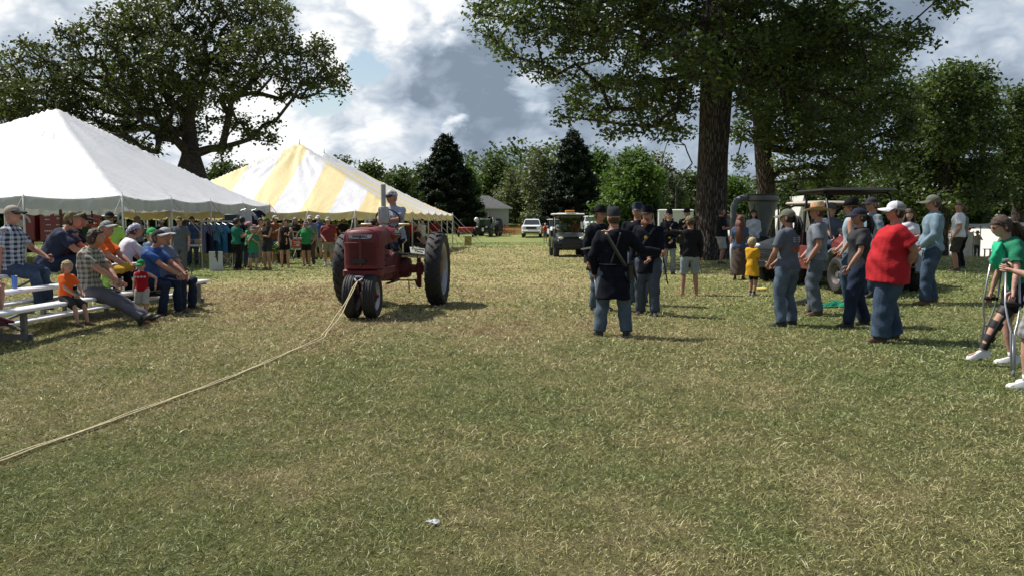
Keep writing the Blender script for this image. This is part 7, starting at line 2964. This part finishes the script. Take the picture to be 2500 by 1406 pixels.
    for k, (px, D, cn, col_, where) in enumerate(shade):
        sx_ = 'f' if k % 3 == 1 else 'm'
        p('shaded onlooker in a ' + cn + ' top ' + where, W_(px, D=D), rg.uniform(120, 230), rg.uniform(1.62, 1.84), sex=sx_, skinc=['tan', 'ruddy', 'fair'][k % 3], build=rg.uniform(.98, 1.2), top=cloth('shade_top_' + cn.replace(' ', '_'), col_), bottom=[JEANS, BLACK_C, KHAKI][k % 3], hem='ankle' if k % 2 else 'knee',
          ra=['hang', 'belt', 'chest', 'pocket'][k % 4], la=['hang', 'cross', 'pocket'][k % 3], hair=[HAIR_BR, HAIR_GY, HAIR_BK][k % 3], hairstyle='long' if sx_ == 'f' else 'short', hat='cap' if k % 2 == 0 else None, hatm=[STONE, DGREY, WHITE_C][k % 3], near=False, shoes=SHOE_BLACK)
    # driver
    q = tpt(0, .10, 0)
    p('tractor driver in a pale blue shirt, cap and sunglasses looking to the left', q, 180 + 4.5 + 14, 1.80, sit=1.135, skinc='ruddy', build=1.08, belly=.4, lean=4, head=(26, -2), top=plaid('shirt_check', (.36, .40, .48), (.22, .25, .33), (.5, .5, .55), 22, .3), sleeve='short', bottom=JEANS_D, ra=((-.10, .255, -.09), (.8, -.2, -.6)), la=((-.06, .26, -.11), (.8, -.2, -.6)), feet=((.17, .27, .93), (-.15, .27, .93)), hair=HAIR_GY, hairstyle='buzz', hat='cap', hatm=mat('cap_white_pattern', (.40, .40, .42), .8, vary=.7, vscale=26), brimm=cloth('cap_dark', (.03, .03, .035)), glasses=True, shoes=SHOE_BLACK)
    # far people
    p('person in a red vest and blue shorts walking far off beside the white pickup', W_(1331, 590), 180, 1.50, skinc='ruddy', top=cloth('red_far', (.42, .04, .03)), sleeve='none', bottom=JEANS_L, hem='knee', ra='face', la='face', hair=HAIR_BL, hat='cap', hatm=STONE, near=False, shoes=SHOE_BLACK)


def belt_kit(i, front=True, scabbard=True):
    """waist belt, cross strap, cartridge box"""
    S = i['S']
    c, d = i['spine'](.20)
    m = MB()
    w, dd = (.104 + .003) * S, (.080 + .004) * S
    m.tube([(c.x + w * cos(2 * pi * k / 26), c.y - .002 + dd * sin(2 * pi * k / 26), c.z) for k in range(27)], [(.022, .006)] * 27, 6, cap=False)
    m.build('belt', LEATHER, i['root'])
    m = MB(); m.bbox((c.x, c.y + dd + .006, c.z), (.075, .012, .05), .006); m.build('buckle', BRASS, i['root'])
    strap(i, (.95, -.55), (.10, .95), LEATHER, 'cross_strap', .022, front=True, e=.018)
    strap(i, (.95, -.55), (.10, .95), LEATHER, 'cross_strap', .022, front=False, e=.018)
    m = MB(); m.bbox((c.x + w + .03, c.y - .02, c.z - .14), (.07, .18, .15), .02); m.build('cartridge_box', LEATHER, i['root'], auto=40)


def build_soldiers():
    p = person
    # officer with his back to us
    q = g(1497, 820)
    i = p('officer in a long navy frock coat seen from behind holding a sabre scabbard', q, 8, 1.70, skinc='ruddy', build=1.08, top=NAVY_W, sleeve='long', coat=1, coatlen=.25, bottom=SKYBLUE, tight=1.22, head=(-28, -4), ra='reach', la=((.045, .04, -.285), (.7, -1, 0)), feet=((.098, .01), (-.105, -.01, 0, -22)), hair=HAIR_BR, hairstyle='buzz', hat='kepi', hatm=cloth('kepi_grey', (.035, .036, .042)), brimm=LEATHER, shoes=SHOE_BLACK)
    S = i['S']
    c, d = i['spine'](.14)
    m = MB(); w, dd = .109 * S, .086 * S
    m.tube([(c.x + w * cos(2 * pi * k / 26), c.y - .002 + dd * sin(2 * pi * k / 26), c.z + .02) for k in range(27)], [(.022, .006)] * 27, 6, cap=False)
    m.build('belt', LEATHER, i['root'])
    WHITE_STRAP = mat('canvas_strap', (.12, .115, .10), .9, vary=.2)
    strap(i, (.95, -.52), (-.02, .98), LEATHER, 'cross_strap', .026, front=False, e=.020)
    strap(i, (.95, -.45), (.02, .99), WHITE_STRAP, 'haversack_strap', .010, front=False, e=.024)
    strap(i, (.95, .45), (.16, -.2), LEATHER, 'shoulder_strap', .012, front=False, e=.018)
    for s in (-1, 1):
        a = i['arms'][s][0]
        m = MB(); m.bbox((a.x - s * .02, a.y, a.z + .045 * 1.35), (.105, .045, .012), .005, Matrix.Rotation(radians(s * 14), 3, 'Y')); m.build('shoulder_board', BRASS if s < 0 else LEATHER, i['root'])
    m = MB()
    m.bbox((c.x + w + .03, c.y - .03, c.z - .09), (.07, .22, .26), .03); m.build('haversack', LEATHER, i['root'], auto=40)
    m = MB()
    m.tube([(c.x + w + .05, c.y - .06, c.z + .06), (c.x + w + .12, c.y - .03, c.z - .20)], [.028, .012], 8)
    m.build('pistol_holster', LEATHER, i['root'])
    h = i['arms'][-1][2]
    m = MB()
    m.tube([h + Vector((.005, .03, -.06)), h + Vector((.03, .03, -.30)), h + Vector((.085, .02, -.62)), h + Vector((.12, .02, -.72))], [(.016, .010), (.016, .010), (.013, .009), (.016, .012)], 8)
    m.build('scabbard', STEEL, i['root'], True)
    m = MB(); m.tube([h + Vector((.0, .03, -.08)), h + Vector((-.005, .05, .0)), h + Vector((.0, .02, .09))], .010, 6); m.build('sabre_hilt', BRASS, i['root'], True)
    # bearded soldier facing us
    q = g(1580, 768)
    i = p('soldier with a long reddish beard facing us in a dark sack coat with brass fittings', q, 196, 1.76, skinc='ruddy', build=1.06, top=NAVY_W, sleeve='long', coat=1, coatlen=.16, bottom=cloth('trouser_bluegrey', (.06, .075, .10)), tight=1.2, head=(18, -2), ra='hang', la='belt', feet=((.065, -.02), (-.075, .06)), hair=HAIR_BR, beard=mat('beard_red', (.24, .10, .05), .8, 0, .8, 150, .3, 30), hat='kepi', hatm=NAVY_W, brimm=LEATHER, shoes=SHOE_BLACK)
    belt_kit(i)
    c, d = i['spine'](.66)
    m = MB(); m.lathe([(0, 0), (.030, .0), (.028, .008), (0, .012)], 16, (c.x + .02, c.y + .155, c.z), (0, 1, 0), cap=False); m.build('brass_plate', BRASS, i['root'])
    m = MB(); c, d = i['spine'](.20)
    m.tube([(c.x - .20, c.y + .10, c.z + .02), (c.x - .12, c.y + .16, c.z + .01), (c.x - .02, c.y + .17, c.z - .02)], [(.02, .012), (.028, .02), (.012, .01)], 8)
    m.build('sabre_hilt', BRASS, i['root'], True)
    m = MB(); m.tube([(c.x - .24, c.y + .05, c.z), (c.x - .32, c.y - .05, c.z - .5)], [.014, .010], 8); m.build('scabbard', LEATHER, i['root'], True)
    # soldier behind him
    q = W_(1556, D=15.3)
    i = p('tall soldier in a navy kepi standing behind the bearded soldier', q, 190, 1.86, skinc='ruddy', build=1.12, top=NAVY_W, sleeve='long', coat=1, coatlen=.16, bottom=SKYBLUE, tight=1.2, ra='hang', la='hang', hair=HAIR_GY, hat='kepi', hatm=mat('cloth_kepi_navy', (.018, .026, .065), .9), brimm=LEATHER, shoes=SHOE_BLACK)
    belt_kit(i)
    m = MB(); c, d = i['spine'](.9)
    m.tube([(c.x - .34, c.y + .05, c.z - .35), (c.x - .25, c.y - .02, c.z + .30)], [(.03, .02), (.012, .010)], 6)
    m.build('musket_stock', WOOD_POLE, i['root'], True)
    # left soldier in a black hat
    q = W_(1463, D=14.4)
    i = p('soldier in a black brimmed hat with white cross belt left of the officer', q, 150, 1.78, skinc='ruddy', build=1.05, top=NAVY_W, sleeve='long', coat=1, coatlen=.16, bottom=SKYBLUE, tight=1.2, ra='hang', la='belt', hair=HAIR_BR, hat='slouch', hatm=BLACK_C, brimm=BLACK_C, shoes=SHOE_BLACK)
    belt_kit(i)
    strap(i, (.95, -.5), (.3, .3), mat('white_strap', (.5, .5, .48), .8), 'white_strap', .018, front=True, e=.024)
    h = at(1441, 608, 13.6)
    m = MB()
    m.tube([at(1418, 609, 13.4), at(1450, 604, 13.5), at(1500, 602, 13.8)], [(.006, .014), (.008, .018), (.008, .02)], 6)
    o = m.build('sword', CHROME, None)
    tag(o, 'bright sword blade held level behind the officer in the frock coat', 'sword')
    # two more soldiers by the tree
    i = p('soldier in a small dark cap holding a musket near the white trailer', W_(1633, D=24), 185, 1.84, skinc='fair', top=NAVY_W, sleeve='long', coat=1, coatlen=.14, bottom=cloth('trouser_grey', (.20, .22, .24)), ra='chest', la='belt', hair=HAIR_BR, hat='kepi', hatm=BLACK_C, brimm=LEATHER, shoes=SHOE_BLACK)
    belt_kit(i)
    q = W_(1676, D=26.5)
    i = p('soldier in a black hat standing between the trailer and the oak', q, 200, 1.86, skinc='fair', top=BLACK_C, sleeve='long', coat=1, coatlen=.20, bottom=BLACK_C, ra='chest', la='hang', hair=HAIR_BR, hat='slouch', hatm=BLACK_C, brimm=BLACK_C, shoes=SHOE_BLACK)
    m = MB(); m.tube([Vector((-.28, .18, .1)), Vector((-.22, .16, 1.45))], [(.03, .02), (.012, .012)], 6); m.build('musket', WOOD_POLE, i['root'])


def build_right_people():
    p = person
    # boy waving
    q = g(1683, 722)
    p('barefoot boy in a black long sleeve shirt and pale shorts raising his hand', q, 6, 1.63, skinc='tan', top=BLACK_C, sleeve='long', bottom=cloth('pale_denim', (.24, .29, .34)), hem='knee', tight=.98, head=(-38, 4), la=((.20, .06, .15), (.6, 0, -1)), ra='hang', feet=((.085, 0), (-.085, .0, 0, -30)), shoes=None, hair=HAIR_BR, hairstyle='short', hat='cap', hatm=CAMO, shirt_hem=.0)
    p('man in a black polo and stone shorts looking down at his phone under the oak', W_(1759, D=27.5), 100, 1.84, skinc='ruddy', build=1.15, belly=.35, top=BLACK_C, collar=True, bottom=STONE, hem='knee', tight=1.15, head=(0, -26), ra=((-.05, .17, -.13), (.5, -.5, -1)), la=((-.06, .17, -.13), (.5, -.5, -1)), hair=HAIR_BR, hairstyle='buzz', shoes=SHOE_BLACK)
    i = p('woman with long auburn hair in a long brown skirt seen from behind', W_(1806, D=20.6), 20, 1.60, sex='f', skinc='tan', top=cloth('blue_blouse', (.06, .09, .16)), bottom=cloth('brown_skirt', (.085, .060, .052)), skirt=.47, ra='hold', la='hang', hair=HAIR_RD, hairstyle='long', shoes=SHOE_BROWN)
    m = MB()
    for k in range(16):
        a = pi * (1.0 + k / 15)
        h = i['head']
        m.tube([h + Vector((.06 * cos(a), .07 * sin(a), .0)), h + Vector((.09 * cos(a), .10 * sin(a) - .03, -.25)), h + Vector((.10 * cos(a), .08 * sin(a) - .05, -.62 + .05 * sin(k * 2.1)))], [.03, .035, .012], 6)
    m.build('long_hair', HAIR_RD, i['root'], True)
    m = MB()
    c, d = i['spine'](.15)
    m.tube([(c.x - .17, c.y, c.z + .12), (c.x - .20, c.y - .02, c.z - .15), (c.x - .17, c.y - .03, c.z - .65)], [(.05, .03), (.035, .03), (.04, .03)], 8)
    m.tube([(c.x + .14, c.y - .05, c.z + .02), (c.x + .15, c.y - .06, c.z - .40)], [(.025, .02), (.03, .02)], 8)
    m.build('white_sash', WHITE_C, i['root'], True)
    p('woman in sunglasses and a white cardigan standing by the grey hopper', W_(1838, D=25.5), 186, 1.72, sex='f', skinc='pale', top=cloth('cardigan', (.48, .50, .54)), sleeve='long', bottom=JEANS, ra='belt', la='belt', hair=HAIR_BK, hairstyle='long', glasses=True, shoes=SHOE_BLACK)
    p('small boy wrapped in an oversized yellow shirt standing alone on the grass', g(1835, 722), 60, 1.16, child=True, skinc='tan', top=cloth('yellow_tee', (.62, .33, .02), .06), bottom=BLACK_C, hem='knee', tight=1.3, btight=.8, lean=-5, shirt_hem=-.46, head=(10, 16), ra='cross', la='cross', feet=((.05, .0), (-.05, .02)), hair=HAIR_BL, hairstyle='buzz', shoes=SHOE_GREY, sock=BLACK_C)
    # the standing group
    q = g(1920, 795)
    i = p('woman in an olive cap, grey shirt with a back print and faded jeans, ponytail', q, -38, 1.72, sex='m', skinc='tan', build=1.02, top=GREY_T, bottom=JEANS_L, tight=1.2, head=(-14, 0), ra=((-.10, .13, -.25), (.8, -.6, -.3)), la=((-.02, .13, -.25), (.8, -.6, -.3)), feet=((.085, .0), (-.085, -.01)), hair=HAIR_BK, hairstyle='pony', hat='cap', hatm=OLIVE, glasses=True, shoes=SHOE_BLACK)
    c, d = i['spine'](.66)
    m = MB()
    for k in range(3):
        m.tube([(c.x - .07 + .012 * sin(j) + j * .035, c.y - .128, c.z + .055 - k * .026 + .006 * sin(j * 2.2 + k)) for j in range(6)], [(.006, .009)] * 6, 4)
    m.build('print', mat('print_grey', (.34, .36, .40), .8), i['root'])['kind'] = 'stuff'
    m = MB()
    rg = np.random.default_rng(3)
    for k in range(9):
        m.ball((c.x + rg.uniform(-.07, .10), c.y - .120, c.z - .10 + rg.uniform(-.045, .045)), (.036, .012, .026), 8, 6)
    m.build('emblem', mat('print_flame', (.30, .07, .02), .8, vary=.8, vscale=24), i['root'])['kind'] = 'stuff'
    p('man in a straw hat with a red band and grey shirt, hand in his pocket', g(1992, 768), -66, 1.80, skinc='ruddy', build=1.08, belly=.2, top=GREY_T2, bottom=cloth('jeans_grey', (.10, .12, .145)), tight=1.2, head=(-6, 0), ra='belt', la='pocket', feet=((.07, .03), (-.08, -.02)), hair=HAIR_BR, hairstyle='buzz', hat='straw', hatm=mat('straw', (.50, .36, .20), .8, 0, .6, 120, .25, 40), brimm=cloth('hat_band_red', (.50, .05, .02)), shoes=SHOE_BROWN)
    p('man in a wide black hat and pale blue shirt half hidden behind the charcoal shirt', W_(2078, D=14.6), -60, 1.84, skinc='ruddy', top=cloth('ice_blue', (.32, .40, .46)), sleeve='none', bottom=JEANS, ra='belt', la='pocket', hair=HAIR_BR, hat='slouch', hatm=BLACK_C, brimm=BLACK_C, shoes=SHOE_BLACK)
    p('person in a dark grey cap and light denim shirt behind the big red shirt', W_(2128, D=15.6), -100, 1.86, skinc='ruddy', top=DENIM_SH, bottom=JEANS, ra='hang', la='hang', hair=HAIR_BR, hat='cap', hatm=DGREY, shoes=SHOE_BLACK)
    p('person in a navy cap, charcoal shirt and dark jeans with one arm hanging forward', g(2092, 797), -84, 1.72, sex='f', skinc='tan', build=1.12, top=DGREY, bottom=JEANS_D, tight=1.2, shirt_hem=-.02, head=(-4, 0), ra='back', la=((.06, .12, -.27), (.6, -1, 0)), feet=((.065, -.08), (-.075, .09)), hair=HAIR_BK, hairstyle='pony', hat='cap', hatm=cloth('cap_navy', (.02, .025, .045)), shoes=SHOE_BLACK)
    i = p('heavy person in a bright red shirt, blue jeans and white trucker cap', g(2170, 832), -80, 1.78, skinc='tan', build=1.32, belly=.85, top=RED_T, bottom=JEANS, tight=1.2, btight=1.42, shirt_hem=-.20, lean=-4, head=(0, -4), ra='back', la='back', feet=((.085, -.05), (-.09, .08)), hair=HAIR_BK, hat='cap', hatm=WHITE_C, brimm=WHITE_C, shoes=SHOE_BROWN)
    h, Rh, r = i['head'], i['Rh'], i['r']
    m = MB()
    n = 12
    rings = []
    for k in range(6):
        t = k / 5
        q_ = cos(t * pi / 2 * .9)
        rings.append([h + Rh @ (Vector((.0515 * q_ * cos(a), -.003 + .0622 * q_ * sin(a), .024 + .052 * sin(t * pi / 2 * .9) )) * r) for a in [pi * (.96 + 1.08 * j / n) for j in range(n + 1)]])
    m.loft(rings, closed=False)
    m.build('cap_netting', mat('netting_grey', (.22, .22, .23), .8), i['root'], True)
    p('man in a light denim shirt and olive cap standing with thumbs in his pockets', g(2272, 742), -72, 1.86, skinc='ruddy', build=1.08, belly=.15, top=DENIM_SH, collar=True, sleeve='long', bottom=JEANS, tight=1.22, head=(-4, 2), ra='belt', la=((.0, .10, -.25), (.9, -.6, -.2)), feet=((.09, -.03), (-.085, .06)), hair=HAIR_BR, hat='cap', hatm=OLIVE, brimm=OLIVE, shoes=SHOE_BROWN)
    p('man in a white polo and brown shorts with short dark hair glancing at the camera', g(2336, 662), -62, 1.74, skinc='ruddy', build=1.12, belly=.2, top=WHITE_C, collar=True, bottom=BROWN_S, hem='knee', tight=1.15, head=(-62, -2), ra='pocket', la='pocket', hair=HAIR_BR, hairstyle='buzz', shoes=SHOE_BROWN)
    p('person in a grey shirt and black trousers hidden behind the white polo', W_(2348, D=22.6), -40, 1.70, top=cloth('grey_green', (.18, .20, .20)), bottom=BLACK_C, hair=HAIR_BR, shoes=SHOE_BLACK)
    p('small person in a white top peering out behind the big red shirt', W_(2216, D=16.6), -170, 1.60, sex='f', skinc='pale', top=WHITE_C, bottom=JEANS, hair=HAIR_BR, hairstyle='long', ra='cross', la='cross', shoes=SHOE_BROWN)
    p('bearded camper in pale shirt and dark trousers standing by the white tents', W_(2385, D=54), 185, 1.78, top=STONE, sleeve='long', bottom=cloth('trouser_dk', (.06, .07, .09)), ra='face', la='face', hair=HAIR_BR, hat='straw', hatm=STONE, near=False, shoes=SHOE_BLACK)
    # girl on crutches
    gx = Vector((5.30, 8.75, 0)); gx.z = float(gz(gx.x, gx.y))
    CR1 = {'foot': g(2392, 880) + Vector((0, 0, .02))}
    CR2 = {'foot': g(2473, 920) + Vector((0, 0, .02))}
    i = p('girl with a brown ponytail in a green shirt swinging forward on crutches', gx, -82, 1.62, sex='f', skinc='fair', lean=17, slouch=10, head=(-4, 14), top=cloth('green_wrap', (.02, .19, .10), .1), sleeve='short', bottom=BLACK_C, hem='short', tight=1.2, la=CR2, ra=CR1, feet=((.05, .0), (-.06, .26, .0, -8, -8)), hair=HAIR_BR, hairstyle='pony', glasses=True, shoes=SHOE_WHITE, sock=WHITE_C)
    root = i['root']
    # loose green cloth at the shoulder
    m = MB()
    rg = np.random.default_rng(6)
    c, d = i['spine'](.85)
    m.loft([[Vector((c.x - .04 + (.09 + .025 * sin(3 * a + t * 5)) * cos(a) * (.45 + .75 * sin(pi * (.15 + .75 * t))), c.y + .12 + (.06 + .02 * sin(2 * a + t * 7)) * sin(a) * (.5 + .6 * sin(pi * t)), c.z + .04 - .26 * t + .02 * sin(3 * a))) for a in [2 * pi * j / 16 for j in range(16)]] for t in (0, .2, .4, .6, .8, 1.0)])
    m.build('scarf', cloth('green_scarf', (.03, .42, .22), .1), root, True)
    # knee brace on the leading leg
    hp, kn, an, yaw, pit = i['legs'][-1]
    BR_ = mat('brace_black', (.012, .012, .013), .6)
    S = i['S']
    m = MB()
    for a, b_, q0, q1, rr in ((hp, kn, .62, .86, .052), (kn, an, .08, .30, .044), (kn, an, .52, .70, .040), (kn, an, .80, .97, .030)):
        m.tube([a.lerp(b_, q0), a.lerp(b_, (q0 + q1) / 2), a.lerp(b_, q1)], [rr * S * .9, rr * S * .92, rr * S * .88], 14)
    m.build('knee_brace', BR_, root, auto=40)
    m = MB()
    for s in (-1, 1):
        o_ = Vector((s * .058, 0, 0))
        m.tube([hp.lerp(kn, .7) + o_, kn + o_ * 1.02, kn.lerp(an, .9) + o_ * .8], [(.012, .02)] * 3, 6)
    m.build('brace_hinge', BR_, root, True)
    # crutches
    CR = mat('crutch_aluminium', (.42, .43, .44), .35, .7)
    RB = mat('rubber_grey', (.12, .12, .12), .8)
    GR = mat('rubber_black', (.015, .015, .016), .7)
    R_ = Matrix.Rotation(root.rotation_euler[2], 3, 'Z')
    for s, lab in ((1, 'aluminium crutch on the far side of the girl'), (-1, 'aluminium crutch planted in front of the girl with a black grip')):
        pass
    specs = [
        ('aluminium crutch slanting forward with a black hand grip, left of the girl', CR1['foot'], CR1['top'], None),
        ('aluminium crutch standing upright in front of the girl and the purple shirt', CR2['foot'], CR2['top'], None),
    ]
    for lab, foot, top_, hand in specs:
        ax = top_ - foot
        L = ax.length
        ax.normalize()
        sidev = Vector((1, 0, 0)) - ax * ax.x
        sidev.normalize()
        t = empty('crutch', foot, 0, lab, 'crutch')
        m = MB()
        for sd in (-1, 1):
            pts = [sidev * (sd * .018) + ax * .05, sidev * (sd * .020) + ax * (L * .36), sidev * (sd * .045) + ax * (L * .44), sidev * (sd * .072) + ax * (L * .58), sidev * (sd * .065) + ax * (L * .95)]
            m.tube(pts, .0105, 8)
        m.tube([ax * .0, ax * (L * .34)], .011, 8)
        m.build('frame', CR, t, True)
        m = MB(); m.tube([ax * (-.02), ax * .05], [.020, .014], 10); m.build('rubber_foot', RB, t, True)
        m = MB(); m.tube([ax * (L * .60) - sidev * .075, ax * (L * .60) + sidev * .075], .022, 10); m.build('hand_grip', GR, t, True)
        m = MB(); m.tube([ax * (L * .96) - sidev * .085, ax * (L * .985), ax * (L * .96) + sidev * .085], .026, 10); m.build('arm_pad', RB, t, True)
    # person in purple at the right edge
    q = g(2532, 945)
    p('person in a purple shirt and plaid shorts cut by the right edge of the frame', q, -60, 1.60, skinc='fair', build=1.1, top=cloth('purple', (.085, .03, .20)), bottom=plaid('plaid_grey', (.30, .30, .30), (.12, .12, .13), (.4, .4, .4), 16, .4), hem='knee', tight=1.15, la=((.0, .14, -.12), (.4, -.5, -1)), ra='hang', feet=((.07, .0), (-.07, .05)), hair=HAIR_BR, shoes=SHOE_WHITE, sock=WHITE_C)
    # cloths on the grass
    rg = np.random.default_rng(12)
    for px, py, cm, lab, sx in ((2040, 748, cloth('green_cloth', (.01, .16, .09), .3), 'green cloth dropped on the grass behind the charcoal shirt', .24), (1975, 742, BLACK_C, 'black cloth lying on the grass beside the straw hat man', .26)):
        q = g(px, py)
        n = 22
        vs, fs = [], []
        for a in range(n + 1):
            for b_ in range(n + 1):
                u, v = a / n * 2 - 1, b_ / n * 2 - 1
                rr = max(abs(u), abs(v))
                z = .015 + .085 * (1 - rr ** 2) * (.5 + .5 * sin(u * 9 + 3 * sin(v * 4))) + .02 * sin(v * 15 + u * 6) * (1 - rr)
                vs.append((u * sx * (1 + .15 * sin(v * 7)), v * .17 * (1 + .2 * sin(u * 6)), z))
        fs = [(a * (n + 1) + b_, a * (n + 1) + b_ + 1, (a + 1) * (n + 1) + b_ + 1, (a + 1) * (n + 1) + b_) for a in range(n) for b_ in range(n)]
        m = MB(); m.add(vs, fs)
        o = m.build('dropped_cloth', cm, None, True, loc=q)
        tag(o, lab, 'cloth')
    # pale scrap of paper in the foreground
    q = g(1056, 1282)
    m = MB(); m.loft([[(.035 * cos(a) * k + .006 * sin(3 * a), .018 * sin(a) * k, z + .006 * sin(2 * a)) for a in [2 * pi * j / 10 for j in range(10)]] for k, z in ((1, .018), (1, .02), (.4, .028))])
    o = m.build('paper_scrap', WHITE_C, None, loc=q)
    tag(o, 'crumpled pale scrap of paper lying in the grass in the foreground', 'litter')
    q = g(1860, 710)
    m = MB(); m.lathe([(0, 0.0), (.12, .0), (.13, .018), (.10, .03), (.02, .034)], 20)
    o = m.build('flying_disc', cloth('disc_yellow', (.60, .50, .15)), None, True, loc=q + Vector((0, 0, .03)))
    tag(o, 'flat yellow disc lying on the grass beside the boy in yellow', 'disc')


build_bench_people()
build_tent_people()
build_soldiers()
build_right_people()
bpy.data.scenes.remove(TMP)
